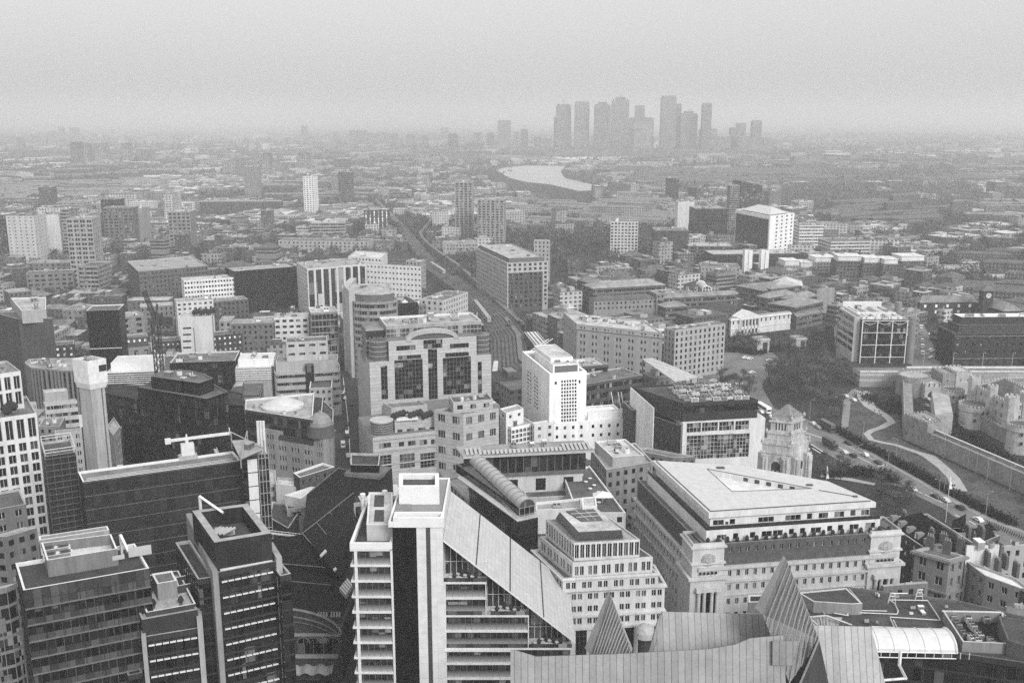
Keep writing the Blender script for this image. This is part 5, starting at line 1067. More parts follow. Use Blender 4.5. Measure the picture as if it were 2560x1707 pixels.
LST = [
 ('pale stone house with a framed flat roof in front of the stepped office', 4, (2020, 968), (2168, 962), (2175, 890), 19, sty('stone', w=W(0.33), bay=3, wh=.4), dict(cope=WHT, roof=RF(.1), units=1)),
 ('white terraced office with dark windows above the stepped concrete office', 4, (1788, 508), (2015, 500), ('d', 14), 31, sty('wband', bay=4, ww=.6), dict(roof=RF(.4), units=4)),
 ('grey glazed office under scaffolding by the round office', 4, (2030, 475), (2206, 466), ('d', 18), 36, sty('glass', w=W(.25)), dict(roof=RF(.4), units=5, cope=LT)),
 ('brick office with a long glazed attic behind the white louvres', 4, (1510, 548), (1785, 540), ('d', 14), 30, sty('lbrick', w=BR(0.128)), dict(roof=RF(.25), units=2)),
 ('stone terrace with grey roofs left of the white stepped office', 4, (1430, 530), (1510, 528), ('d', 16), 26, sty('stone', w=W(0.25)), dict(roof=RF(.3))),
 ('dark brick flats with white windows right of the concrete slab', 4, (1385, 625), (1582, 606), ('d', 12), 25, sty('dbrick', w=BR(0.045), g=glass('white_window', .4, .9, .3), bay=3, wh=.4), dict(roof=RF(.12))),
 ('dark brick flats with white windows left of the concrete slab', 4, (990, 665), (1175, 655), ('d', 12), 22, sty('dbrick', w=BR(0.045), g=glass('white_window', .4, .9, .3), bay=2.6, wh=.4), dict(roof=RF(.1))),
 ('low brick flats with a white window row right of the black cube', 4, (785, 642), (965, 628), ('d', 10), 22, sty('brick', g=glass('white_window', .4), nf=1), dict(roof=RF(.13))),
 ('brick flats with white windows left of the black cube', 4, (352, 690), (482, 680), ('d', 12), 24, sty('dbrick', g=glass('white_window', .4)), dict(roof=RF(.14))),
 ('grey stone hall with four tall dark windows right of the black cube', 4, (788, 712), (985, 698), ('d', 14), 17, sty('stone', w=W(0.25), bay=6, fl=10, wh=.8, ww=.35), dict(roof=RF(.15))),
 ('grey stone block with one wide window beside the black cube', 4, (785, 505), (942, 488), ('d', 16), 28, sty('stone', w=W(0.21), bay=8, ww=.45, wh=.55), dict(roof=RF(.28), units=2)),
 ('long low brick block with a pale roof behind the tower crane', 4, (915, 438), (1130, 425), ('d', 14), 19, sty('brick', w=BR(0.165)), dict(roof=RF(.35))),
 ('long brick block under slate roofs behind the tower crane', 4, (830, 395), (1100, 392), ('d', 14), 17, sty('brick', w=BR(0.120)), dict(roof=RF(.4))),
 ('white ornate terrace of flats behind the concrete slab', 4, (1152, 405), (1392, 388), ('d', 14), 29, sty('white', w=W(.55), fl=3.1), dict(roof=RF(.3), units=3)),
 ('low brick block with white dormers behind the concrete slab', 4, (1392, 405), (1622, 385), ('d', 16), 19, sty('brick'), dict(roof=RF(.2), units=2)),
 ('white gridded office slab left of the long black building', 4, (1200, 265), (1532, 243), ('d', 16), 28, sty('white', w=W(.66), bay=2.2, ww=.62, fl=3.6), dict(roof=RF(.45), units=4)),
 ('long black windowless building with a pale roof slab', 4, (1530, 205), (1942, 172), ('d', 26), 33, sty('dark', bay=0, w=mat('black_panel', .022)), dict(roof=RF(.3), cope=W(.1), units=3)),
 ('brick and stone offices with a white attic storey behind the crane', 4, (830, 138), (905, 206), (1358, 168), 32, sty('brick', w=BR(0.098), bay=3, fl=3.5), dict(roof=RF(.28), units=5, cornice=[(27, .7, .5)])),
 ('low long brick school with big windows on the left', 4, (170, 222), (478, 208), ('d', 18), 20, sty('stone', w=W(0.16), bay=5, ww=.6), dict(roof=RF(.1), units=2)),
 ('low brown block with a pale roof rim at left edge', 4, (60, 345), (205, 330), ('d', 18), 17, sty('brick', w=BR(0.112)), dict(roof=RF(.3))),
 ('grey office with stepped roofs left of the black cube', 4, (405, 455), (540, 455), ('d', 20), 17, sty('stone', w=W(0.18)), dict(roof=RF(.2), units=4)),
 ('striped flats with balconies right of the residential tower', 7, (635, 1215), (722, 1185), ('d', 16), 28, sty('dband', w=W(0.25)), dict(roof=RF(.1))),
 # round office, hotel, flats by the tracks
 ('brick hotel with a pale corner block beside the railway', 5, (645, 425), (800, 398), ('d', 16), 35, sty('brick', w=BR(0.150), ww=.3), dict(roof=RF(.2), units=3)),
 ('white hotel block with a grid of small windows beside the railway', 5, (805, 395), (966, 338), ('d', 16), 38, sty('lstone', w=W(0.43), bay=3.6, fl=3.5), dict(roof=RF(.14), units=4)),
 ('black mansard office between the round office and the railway', 5, (505, 415), (640, 405), ('d', 26), 38, sty('dark', bay=0, w=mat('black_panel', .022)), dict(roof=RF(.05), units=3)),
 ('big office with dark glass and white piers under a roof garden', 5, (-155, 145), (-85, 188), (300, 155), 38, sty('dark', bay=6, ww=.7, w=W(.5), fl=36, wh=.96, g=glass('blue_panel', .03, .3, .4, cell=(6, 9))), dict(roof=RF(.3), units=9, fst={3: sty('stone', w=W(0.33), bay=3, fl=3)})),
 ('white office wing with rows of small square windows above the round office', 5, (295, 150), (300, 155), (660, 176), 37, sty('white', w=W(.6), bay=3.2, fl=4.2, wh=.32), dict(roof=RF(.32), units=6)),
 ('stone office right of the white wing with a lantern roof beside the railway', 5, 560, (655, 140), (690, 130), 33, sty('stone', w=W(0.29)), dict(roof=RF(.25), units=3)),
 ('long curved white block with a flat roof above the office with white piers', 5, (185, 105), (400, 118), (440, 80), 34, sty('white'), dict(roof=RF(.5), units=2)),
 ('stone faced office with paired windows above the art deco tower', 5, (1590, 472), (1678, 548), (2238, 606), 33, sty('stone', w=W(0.31), bay=7.2, grp=2, ww=.42, fl=4.2, gap=1), dict(roof=RF(.42), units=14, cornice=[(30, .6, .5)])),
 ('stone office of seven even window rows beside the gardens', 6, 2, (72, 590), (402, 545), 30, sty('stone', w=W(0.33), bay=3.6, fl=3.5, ww=.42, wh=.62), dict(roof=RF(.18), units=6)),
 ('dark brick office with a zinc roof of skylights behind the art deco tower', 5, (1655, 830), (1880, 812), ('d', 16), 27, sty('dband', w=BR(0.075), fl=4.2), dict(roof=RF(.35), units=3)),
 ('dark banded office ending in a long pale canopy roof', 5, (1740, 940), (2110, 880), ('d', 18), 24, sty('dband', w=BR(0.068), fl=4.4), dict(roof=RF(.12), units=3)),
 ('dark brick terrace with chimneys below the black topped office', 6, (-130, 1130), (105, 1212), (125, 1180), 24, sty('dbrick', g=G0, bay=3.2), dict(roof=RF(.1), units=2, win=True)),
 ('plain brick house left of the black topped office', 5, (2035, 1110), (2255, 1100), ('d', 14), 26, sty('dbrick', w=BR(0.075), ww=.25), dict(roof=RF(.08))),
 ('grey flat roofed offices stepping behind the grand hotel', 2, (1750, 60), (1850, 190), (2150, 140), 27, sty('stone', w=W(0.20)), dict(roof=RF(.28), cope=W(.4))),
 ('long white roof plant block between courtyard office and grand hotel', 2, (1775, 5), (1890, 110), (2095, 95), 30, sty('none', w=W(.35)), dict(roof=RF(.42), cope=LT, units=4)),
 ('low grey house with a slate roof in front of the brick terrace', 6, (-250, 1360), (60, 1420), (205, 1415), 22, sty('stone', w=W(0.16)), dict(roof=RF(.14))),
 # classical and Tower Hill side
 ('apartment tower of pale grid right of the railway viaduct', 8, 1376, (1398, 1045), (1500, 1047), 42, sty('stone', w=W(0.33), bay=4, ww=.4), dict(roof=RF(.4))),
]
for lab, c, L, N, Rr, h, st, kw in LST: rb('brick_flats' if 'brick flats' in lab else OB, lab, 'building', c, L, N, Rr, h, st, **kw)
# dark band canopy
q = [at(5, *k, 25) for k in ((2320, 920), (2470, 890), (2180, 770), (2110, 775))]; r = empty('canopy_roof', (75, 480), 'long pale sloping canopy roof with ribs behind the black topped office', 'canopy'); b = MB(); b.prism(ccw(q), 24.4, 24.8, 0, 0, True)
for k in range(18): a, c_ = q[3].lerp(q[0], k / 17), q[2].lerp(q[1], k / 17); b.bar((*a, 25), (*c_, 25), .15, 1)
b.build('roof', [W(.55), W(.3)], r); b = MB(); [b.bar((*a, 0), (*a, 24.4), .4) for a in q]; b.build('post', W(.2), r)
# solar strips on the zinc roof
# round office
r = empty(OB, (-10, 575), 'tall round fronted office of curved window bands beside a blank pale wall', 'office building')
b = MB(); p = rect(5, (142, 300), (187, 300), ('d', 30), 52); b.prism(p, 0, 52); b.build('end_wall', W(.4), r)
o = at(5, 330, 400, 46); b = MB(); zz = 46; SB = sty('band', w=W(0.25), bay=1.6, fl=3.9, wh=.55)
rr = (at(5, 500, 400, 46) - at(5, 187, 400, 46)).length / 2; c0 = (at(5, 500, 400, 46) + at(5, 187, 400, 46)) / 2 + Vector((0, rr * .45))
pl = [c0 + Vector((rr * math.cos(t), rr * .72 * math.sin(t))) for t in [2 * math.pi * (k + .5) / 14 for k in range(14)]]; block(r, pl, 0, 46, SB, roof=RF(.3), cope=W(.4))
pl2 = [c0 + (a - c0) * .86 for a in pl]; block(r, pl2, 45, 50, sty('glass', bay=2, fl=4, g=G3), roof=RF(.4), foot=False); b = MB(); k = len(pl); b.v = [(*(c0 + (a - c0) * .88), 50.02) for a in pl] + [(*(c0 + (a - c0) * .3), 53.5) for a in pl]
for i in range(k): j = (i + 1) % k; b.idx((i, j, k + j, k + i))
b.idx(tuple(range(k, 2 * k))); b.build('roof_cone', W(.3), r)
q = [at(5, *k, 52) for k in ((187, 330), (450, 320), (460, 280), (145, 290))]; block(r, q, 0, 52, sty('none', w=W(.4)), roof=RF(.3), units=3)
# triangular office with cone and corner dome
r = empty(OB, (-45, 395), 'wedge shaped stone office with a shallow cone on its roof and a corner dome', 'office building')
q = [at(11, *k, 22) for k in ((905, 945), (1110, 972), (1345, 1010), (1420, 1022), (1470, 1010), (1498, 985), (1506, 955), (1512, 780), (1430, 700), (740, 720))]
block(r, q, 0, 22, sty('stone', w=W(0.25), bay=5.6, grp=3, ww=.6, gap=.5, fl=4.3, wh=.5, head=1.2, mx=1), win=True, roof=RF(.08))
q = [at(11, *k, 29) for k in ((742, 778), (1328, 868), (1345, 632), (745, 690))]; block(r, q, 18, 29, sty('dark', bay=1.5, g=G2, w=mat('slate_wall', .05, .7, .3, .5)), roof=RF(.32), cope=LT, units=10, big=.7, foot=False)
o = at(11, 1068, 742, 29); e = at(11, 1250, 742, 29); rr = (e - o).length; b = MB(); b.lathe(o.x, o.y, [(rr, 28.4), (rr, 29.3), (.8, 29.3 + rr * .42), (.8, 29.8 + rr * .42)], 40); b.build('cone_roof', mat('cone_sheet', .5, .7, .14, .4), r)
o = at(11, 1400, 985, 22); b = MB(); b.lathe(o.x, o.y, [(6.2, 21.5), (6.2, 22.8), (5.6, 22.8), (5.6, 26)], 24); b.build('drum', panelmat('arch_glass', .04, 2, 1.2), r); b = MB(); b.lathe(o.x, o.y, [(4.9, 26), (4.6, 27.6), (3.7, 29.2), (2.2, 30.5), (.6, 31), (.4, 31.8)], 24); b.build('dome', mat('dome_lead', .22, .5, .2, .6), r)
q = [at(11, *k, 24) for k in ((1325, 870), (1410, 880), (1425, 700), (1345, 690))]; block(r, q, 20, 26, sty('none', w=W(.05)), roof=RF(.05), cope=W(.4), foot=False)
# hotel with dark brick face by the tracks
r = empty('hotel_block', (60, 640), 'large hotel block with a dark brick panel on its right face by the railway', 'hotel')
h = hb(5, 1222, 148, 470); p = rect(5, 1022, (1222, 150), (1490, 138), h); block(r, p, 0, h, sty('lstone', w=W(0.37), bay=4, ww=.5, fl=3.5, wh=.6, par=.6), roof=RF(.35), units=9, win=False)
d = (p[1] - p[0]).normalized(); nn = Vector((d.y, -d.x)); w_ = (p[1] - p[0]).length; q = [p[0] + nn * .9 + d * 1.5, p[0] + nn * .9 + d * (w_ * .86), p[0] - nn * 2 + d * (w_ * .86), p[0] - nn * 2 + d * 1.5]
block(r, q, 0, h - 8, sty('dbrick', w=BR(0.075), bay=4, ww=.5, fl=3.5, wh=.6, par=.3, head=.1), roof=RF(.2), foot=False)
p2 = inset(p, 2.4); block(r, p2, h - .8, h + 3.2, sty('glass', bay=3, fl=3.4), roof=RF(.35), units=6, foot=False)
# neoclassical headquarters with pediment
r = empty('classical_building', (190, 640), 'white neoclassical building with a central pediment behind bare garden trees', 'classical building')
h = hb(6, 445, 512, 628); p = rect(6, (428, 505), (440, 514), (830, 470), h); block(r, p, 0, h, sty('white', w=W(.6), bay=4.2, ww=.3, fl=6.2, wh=.5, par=1), roof=RF(.22), units=4, cornice=[(h - 1.6, .6, .7), (h - 8, .4, .3)])
d = (p[1] - p[0]).normalized(); nn = Vector((d.y, -d.x)); w_ = (p[1] - p[0]).length; a = p[0] + d * w_ * .12 + nn * 1.2; b = MB(); L2 = w_ * .34
b.box(a, d, L2, 1.4, 0, h); b.v += [(*a, h), (*(a + d * L2), h), (*(a + d * L2 / 2), h + 4.2)]; k = len(b.v); e = nn * -9; b.v += [(*(a + e), h), (*(a + d * L2 + e), h), (*(a + d * L2 / 2 + e), h + 4.2)]
for f in ((0, 1, 2), (0, 2, 5, 3), (2, 1, 4, 5)): b.idx([k - 3 + i for i in f])
b.build('pediment', W(.6), r); b = MB(); [b.lathe(*(a + d * (L2 * (i + .5) / 6) + nn * .5), [(.6, 5), (.5, 6), (.45, h - 2), (.7, h - 1.2)], 10) for i in range(6)]; b.build('columns', W(.62), r)
b = MB()
for i in range(5): b.box(a + d * (L2 * (i + 1) / 6 - .8) + nn * .06, d, 1.6, .05, 6.5, 11); b.box(a + d * (L2 * (i + 1) / 6 - .8) + nn * .06, d, 1.6, .05, 1, 4)
b.build('portico_windows', G0, r)
q = [at(6, *k, h + 2) for k in ((200, 480), (425, 505), (450, 470), (230, 455))]
# stepped brick offices with hipped pavilions
SP = sty('dband', w=BR(0.128), bay=3.4, fl=3.8, wh=.5, g=G1)
r = empty(OB, (230, 690), 'stepped brick office complex of overlapping hipped roofs behind the classical building', 'office building'); HR = RF(.22)
h = hb(6, 880, 425, 560)
for (L, N, Rr, hh) in (((470, 300), (640, 330), (800, 310), h), ((560, 290), (700, 320), (900, 300), h + 1), ((610, 345), (680, 380), (860, 352), h - 1), ((770, 352), (850, 392), (1000, 360), h), ((690, 395), (860, 440), (1040, 400), h - 2)):
    p = rect(6, L[0], N, Rr, hh); block(r, p, 0, hh, SP, roof=HR); hip(r, p, hh + .02, 3.4, HR, ov=.9)
p = rect(6, (840, 470), (868, 500), (1040, 465), h * .62); block(r, p, 0, h * .62, SP, roof=HR)
p = rect(6, (1000, 320), (1048, 318), (1116, 310), h + 4); block(r, p, 0, h + 4, sty('none', w=W(.26)), roof=RF(.2))
b = MB(); q = [at(6, *k, h + 1.5) for k in ((700, 300), (910, 300), (900, 270), (690, 275))]; a_ = (q[2] + q[3]) / 2; m1, m2 = (q[0] + q[1]) / 2, a_
b.v = [(*a, h + 1.5) for a in q] + [(*m1, h + 6), (*m2, h + 6)]; [b.idx(f) for f in ((0, 1, 4), (1, 2, 5, 4), (3, 0, 4, 5), (2, 3, 5))]; b.build('glass_gable', W(.5), r)
r = empty(OB, (150, 690), 'long low office wing with hipped roofs and a white arched glass entrance', 'office building'); h = 19
p = rect(6, (0, 380), (20, 372), (480, 348), h); block(r, p, 0, h, SP, roof=HR); hip(r, p, h + .02, 3, HR, ov=.8)
for L, N, Rr in (((0, 410), (10, 440), (150, 430)), ((0, 380), (6, 405), (100, 400))): p = rect(6, ('d', 12), N, Rr, h - 3); block(r, p, 0, h - 3, SP, roof=HR); hip(r, p, h - 2.98, 3, HR, ov=.8)
p, hh = front(6, 246, 304, 325, 445, 26); cx = (p[0] + p[1]) / 2; b = MB(); rw = (p[1] - p[0]).length / 2
for y in (p[0].y, p[2].y):
    pts = [Vector((cx.x + rw * math.cos(t), y, hh + rw * .8 * math.sin(t))) for t in [math.pi * k / 10 for k in range(11)]]
    for a, c_ in zip(pts, pts[1:]): b.bar(a, c_, .45)
    for s in (-1, -.33, .33, 1): b.bar((cx.x + rw * s, y, 0), (cx.x + rw * s, y, hh + rw * .8 * math.sqrt(max(0, 1 - s * s))), .35)
    for k in range(5): b.bar((cx.x - rw, y, hh * k / 4), (cx.x + rw, y, hh * k / 4), .3)
b.build('arch_frame', WHT, r); b = MB(); S = 10
for i in range(S): t0, t1 = math.pi * i / S, math.pi * (i + 1) / S; f = lambda t, y: (cx.x + rw * .97 * math.cos(t), y, hh + rw * .78 * math.sin(t)); b.quad(f(t0, p[0].y + .3), f(t1, p[0].y + .3), f(t1, p[2].y), f(t0, p[2].y))
b.build('arch_vault', W(.45), r); b = MB(); b.box(p[0] + Vector((.2, .4)), Vector((1, 0)), rw * 2 - .4, 20, 0, hh); b.build('entrance_glazing', G3, r)
r = empty(OB, (140, 760), 'long low office with a hipped grey roof and a dark lower roof to its front', 'office building'); h = 19
p = rect(5, 1725, (1785, 318), (2255, 292), h); block(r, p, 0, h, SP, roof=HR); hip(r, p, h + .02, 4, RF(.26), ov=.8)
p = rect(5, 1760, (1790, 398), (2200, 382), 12); block(r, p, 0, 12, sty('stone', w=W(0.25)), roof=RF(.1)); hip(r, p, 12.02, 3, RF(.09), ov=.5)
rb(OB, 'stone flats with pale roofs right of the arched entrance', 'building', 5, (2150, 330), (2200, 352), (2352, 340), 16, sty('stone', w=W(0.20)), roof=RF(.25), units=3)
# white slab with dark glass, its chimneys and glass neighbours
r = empty('office_tower', (240, 960), 'tall white slab office with one face all dark glass', 'office building')
h = hb(9, 695, 885, 1172); p = rect(9, (470, 845), (692, 888), (852, 868), h); block(r, p, 0, h, sty('white', w=W(.75), bay=9, ww=.34, fl=4, wh=.5, g=G1), fst={3: sty('dark', bay=0, w=mat('smoked_glass', .03, .2, .2, .1))}, roof=RF(.5), cope=WHT)
hip(r, inset(p, 5), h + .1, 6, W(.5), ov=.2)
d = (p[1] - p[0]).normalized(); b = MB(); b.box(p[0] + d * .2 + Vector((d.y, -d.x)) * .6, d, 6.5, .55, 0, h); b.build('white_pier', W(.78), r)
e = (p[0] - p[3]).normalized(); b = MB(); lf = (p[0] - p[3]).length; b.box(p[3] + e * 1.5 + Vector((e.y, -e.x)) * .3, e, lf - 3.5, .28, 0, h - 4); b.build('dark_glazing', mat('smoked_glass', .03), r)
for x0, x1, lab in ((522, 573, 'left one of two white striped service shafts before the white slab'), (630, 680, 'right one of two white striped service shafts before the white slab')):
    r, p, z = fb('service_shaft', lab, 'service shaft', 9, x0, x1, 1112, 1260, 9, sty('none', w=W(.72)), roof=RF(.5)); b = MB(); m_ = (p[0] + p[1]) / 2; b.box(m_ + Vector((-.25, -.05)), Vector((1, 0)), .5, .05, 0, z); b.build('dark_stripe', W(.1), r)
r = empty('glass_tower', (235, 1100), 'glass tower with a slanting wedge top behind the white slab', 'tower'); p, h = front(9, 470, 618, 660, 965, 26, .25); hl = onY(9, 618, 690, (p[0].y + p[1].y) / 2)[1]
zt = [h, hl, hl, h]; b = MB(); b.v = [(*a, 0) for a in p] + [(*a, z) for a, z in zip(p, zt)]
for i in range(4): j = (i + 1) % 4; b.idx((i, j, 4 + j, 4 + i)); l = (p[j] - p[i]).length; b.u[-1] = ((0, 0), (l, 0), (l, zt[j]), (0, zt[i]))
b.idx((4, 5, 6, 7)); b.build('glass_body', facademat('glass_tower_skin', .03, .01, 3, 3.6, .8, .8), r); FOOT.append(p)
TW = [
 ('apartment_tower', 'slim pale apartment tower joined to the left of the wedge topped glass tower', 9, 420, 482, 690, 980, 18, sty('dband', w=W(0.20), fl=3, bay=3)),
 ('apartment_tower', 'tall tower of white vertical stripes left of the dark glass office', 9, 85, 190, 795, 1008, 24, sty('white', w=W(.55), bay=2.4, fl=60, wh=.97, ww=.5)),
 (OB, 'dark glass office block left of the white slab', 9, 192, 405, 840, 1072, 34, sty('dark', w=W(.06))),
 (OB, 'black brick office with white windows left of the dark glass office', 9, -60, 160, 985, 1178, 34, sty('dark', w=W(.05), bay=0)),
 (OB, 'small pale block in front of the white striped tower', 9, 164, 268, 1015, 1090, 16, sty('white', w=W(.5))),
 (OB, 'pale gridded block at the foot of the white slab', 9, 360, 470, 1018, 1085, 16, sty('white', w=W(.5), bay=2.5)),
 (OB, 'white office with a dark corner right of the white slab', 9, 872, 1030, 950, 1118, 26, sty('wband', w=W(.6))),
 (OB, 'low white office with a stepped pale roof right of the white slab', 9, 1068, 1332, 1055, 1165, 34, sty('wband', w=W(.5))),
 (OB, 'wide dark office under the white service shafts', 9, 300, 890, 1135, 1225, 30, sty('dark', w=W(.06))),
 (OB, 'low dark office with a white attic left of the service shafts', 9, 160, 450, 1085, 1195, 30, sty('dband', w=W(0.08))),
 (OB, 'pale rounded office with louvred attic before the service shafts', 9, 250, 500, 1222, 1340, 26, sty('stone', w=W(0.29), ww=.3)),
 ('apartment_tower', 'taller dark tower block of stacked balconies right of the railway', 8, 888, 1000, 668, 1058, 24, sty('dband', w=W(0.26), bay=5, ww=.62, fl=3, wh=.62)),
 ('apartment_tower', 'broader dark tower block of stacked balconies right of the railway', 8, 1036, 1208, 782, 1092, 24, sty('dband', w=W(0.25), bay=5.5, ww=.62, fl=3, wh=.62)),
 ('apartment_tower', 'gridded pale round cornered tower left of the dark offices', 8, 1902, 2080, 925, 1155, 26, sty('grid', w=W(.5), bay=3.6, ww=.62, fl=3.4, wh=.6)),
 (OB, 'black chequered office block left of the railway', 8, 288, 447, 850, 1015, 26, sty('dark', w=W(.05), bay=5, ww=.3, g=glass('white_window', .4))),
 (OB, 'small white framed block before the black chequered office', 8, 292, 382, 945, 1020, 16, sty('stone', w=W(0.41))),
 (OB, 'pale block beside the railway curve below the tower blocks', 8, 800, 925, 962, 1060, 22, sty('white', w=W(.45), ww=.3)),
 (OB, 'long grey low block in front of the tower blocks', 8, 800, 1028, 1068, 1140, 24, sty('stone', w=W(0.29))),
 (OB, 'white low block behind the railway curve', 8, 730, 835, 862, 975, 22, sty('white', w=W(.42), ww=.35)),
 ('apartment_tower', 'distant dark tower of chequered balconies left of centre', 7, 2218, 2302, 602, 805, 24, sty('dband', w=W(0.10), bay=5, ww=.7)),
 ('apartment_tower', 'distant pale tower joined to the dark chequered tower', 7, 2166, 2226, 605, 760, 20, sty('band', w=W(0.25))),
 ('apartment_tower', 'slim white gridded tower block standing alone left of centre', 7, 1993, 2066, 632, 890, 20, sty('white', w=W(.62), bay=4, fl=3)),
 ('apartment_tower', 'distant grey slab tower with a pale edge strip', 7, 1600, 1695, 565, 782, 24, sty('stone', w=W(0.20), ww=.3)),
 (OB, 'very long dark block with rows of windows behind the left towers', 7, 1310, 1830, 795, 872, 24, sty('brick', w=BR(0.075), bay=5)),
 (OB, 'brick block with white balcony strips right of the left towers', 7, 1266, 1362, 942, 1035, 18, sty('brick', w=BR(0.090), bay=5, g=glass('white_window', .4))),
 (OB, 'white stepped flats amid trees left of centre', 7, 1388, 1532, 1018, 1090, 18, sty('white', w=W(.62))),
 (OB, 'long brick and white block with arched windows above the long black building', 7, 1822, 2420, 1052, 1130, 26, sty('stone', w=W(0.34), bay=5)),
 (OB, 'dark brick terrace running behind the white gridded slab', 7, 1440, 1880, 1095, 1160, 20, sty('dbrick')),
 (OB, 'dark block with a white frame below the slim white tower', 7, 1938, 2030, 960, 1040, 18, sty('wband', w=W(.4))),
 (OB, 'dark offices with white frames right of the slim white tower', 7, 2030, 2250, 932, 1045, 22, sty('dband', w=W(0.29))),
 (OB, 'low grey glazed block with a dark roof behind the residential tower', 7, 832, 1150, 1078, 1150, 26, sty('dband', w=W(0.25))),
 (OB, 'low dark slate block between the left towers', 7, 190, 470, 1195, 1290, 22, sty('stone', w=W(0.16), bay=5)),
 ('apartment_tower', 'white stepped apartment tower at far left', 7, 72, 256, 888, 1200, 26, sty('white', w=W(.44), bay=6, ww=.3, wh=.3)),
 ('apartment_tower', 'tower with white vertical ribs at far left', 7, 258, 412, 880, 1150, 28, sty('white', w=W(.55), bay=2.2, ww=.55, fl=60, wh=.97)),
 ('apartment_tower', 'dark tower cut by the left edge', 7, -60, 74, 880, 1190, 26, sty('dband', w=W(0.08))),
 ('apartment_tower', 'residential tower with wide paired windows and pale frame left of the crane', 7, 468, 630, 905, 1362, 24, sty('stone', w=W(0.30), bay=5.4, grp=2, ww=.72, fl=4, wh=.6)),
 ('apartment_tower', 'narrow striped tower behind the residential tower', 7, 415, 468, 842, 1150, 20, sty('dband', w=W(0.25))),
 ('apartment_tower', 'broad grey glass tower with stacked balconies on its right', 7, 690, 880, 835, 1095, 24, sty('dband', w=W(0.13), bay=5.5, ww=.7)),
 ('apartment_tower', 'plain grey tower joined to the right of the balcony tower', 7, 880, 945, 838, 1080, 26, sty('none', w=W(.26))),
 ('apartment_tower', 'tall dark tower rising behind the balcony tower', 7, 684, 792, 778, 1050, 20, sty('dark', w=W(.1))),
 ('apartment_tower', 'square tower of window grids standing right of the left group', 7, 1112, 1252, 862, 1142, 26, sty('stone', w=W(0.20), bay=4.6, ww=.62, fl=4)),
 (OB, 'pale terraced flats stepping down behind the balcony tower', 7, 850, 1000, 795, 900, 26, sty('white', w=W(.5), fl=3)),
 (OB, 'low balcony flats right of the terraced flats', 7, 955, 1105, 930, 1010, 20, sty('band', w=W(0.29))),
 (OB, 'banded brown block far behind the left towers', 7, 175, 330, 775, 870, 26, sty('band', w=W(0.23))),
 (OB, 'pale office slab behind the narrow striped tower', 7, 375, 560, 800, 900, 26, sty('band', w=W(0.29))),
 (OB, 'dark pointed block far behind in front of the river bend', 9, 15, 95, 640, 800, 22, sty('dark', w=W(.08))),
 (OB, 'low block with pale roof beside white hall right of the castle', 6, 1940, 2056, 142, 192, 14, sty('white', w=W(.5), bay=8, ww=.7)),
 (OB, 'long low white flats behind the brick warehouses', 6, 1815, 2062, 176, 208, 14, sty('white', w=W(.5))),
 (OB, 'long pale low flats at right edge behind the clock tower', 6, 2115, 2420, 238, 270, 14, sty('white', w=W(.45))),
 (OB, 'angular low block with pale eaves at far right', 9, 2135, 2300, 1030, 1075, 24, sty('dband', w=W(0.16))),
]
for nm, lab, c, x0, x1, yt, yb, dep, st in TW:
    fb(nm, lab, 'tower block' if nm == 'apartment_tower' else 'building', c, x0, x1, yt, yb, dep, st, rot=R.uniform(-.12, .12), units=4, big=1.3, roof=RF(R.choice((.14, .25, .4))))
for k, (x0, x1, yt, yb) in enumerate(((775, 890, 1188, 1262), (890, 1005, 1200, 1262), (972, 1130, 1165, 1262), (1130, 1300, 1160, 1305), (1300, 1420, 1172, 1312), (1420, 1530, 1180, 1322), (1525, 1700, 1160, 1312))):
    lab = 'brick apartment block with white glazed penthouse, %s in the dockside row' % ('leftmost', 'second from left', 'third from left', 'middle one', 'third from right', 'second from right', 'rightmost')[k]
    r, p, z = fb('apartment_block', lab, 'apartment block', 9, x0, x1, yt + 22, yb, 24, sty('dbrick', w=BR(.09 if k > 2 else .3), bay=3, ww=.55, fl=3.1), rot=R.uniform(-.1, .1), roof=RF(.3), group='dockside apartment blocks')
    h = z + .8; block(r, inset(p, 1.6), h - .7, h + 4, sty('wband', w=W(.6), bay=2.5, fl=3.2, wh=.6), roof=RF(.45), units=2, foot=False); b = MB(); b.prism(inset(p, 1.0), h + 4.02, h + 4.3, 0, None, True); b.build('roof_slab', W(.6), r)
# glass office by the bridge approach, brick warehouses, clock tower
r = empty(OB, (240, 600), 'glass fronted office with white tracery and a roof of pale plant strips beside the castle', 'office building')
p, h = front(17, 425, 915, 690, 1165, 46); block(r, p, 0, h, sty('none', w=mat('smoked_glass', .03)), fst={0: sty('dband', w=W(0.10), bay=3, fl=4, wh=.7, g=G2)}, roof=RF(.3), cope=LT); d = Vector((1, 0)); W_ = (p[1] - p[0]).length
b = MB(); y = p[0].y - .5
for fx in (0, .33, .66, .985): b.box(Vector((p[0].x + W_ * fx, y)), d, .55, .4, 0, h - .5)
for fz in (.14, .42, .7, .97): b.bar((p[0].x, y, h * fz), (p[1].x, y, h * fz), .22)
for fx in (0, .33, .66):
    for k in range(8): t0, t1 = k / 8, (k + 1) / 8; g = lambda t: (p[0].x + W_ * (fx + .33 * t), y, h * .965 - 2.2 * math.sin(math.pi * t)); b.bar(g(t0), g(t1), .14)
b.build('white_tracery', W(.62), r)
b = MB(); 
for fx in (.04, .14, .34, .62, .68, .84): b.box(Vector((p[0].x + W_ * fx, p[0].y + 3)), d, W_ * .035, 36, h - .75, h + 1.1)
for fy in (4, 14, 40): b.box(Vector((p[0].x + W_ * .03, p[0].y + fy)), d, W_ * .9, 1.6, h - .74, h + .5 + fy * .08)
b.build('plant_strip', LT, r); roof_units(r, p, h - .7, 10, 1)
p2, h2 = front(17, 340, 412, 660, 1150, 30); block(r, p2, 0, h2, sty('band', w=W(0.41), bay=9, fl=4.6, wh=.62, g=G2), roof=RF(.4), units=1)
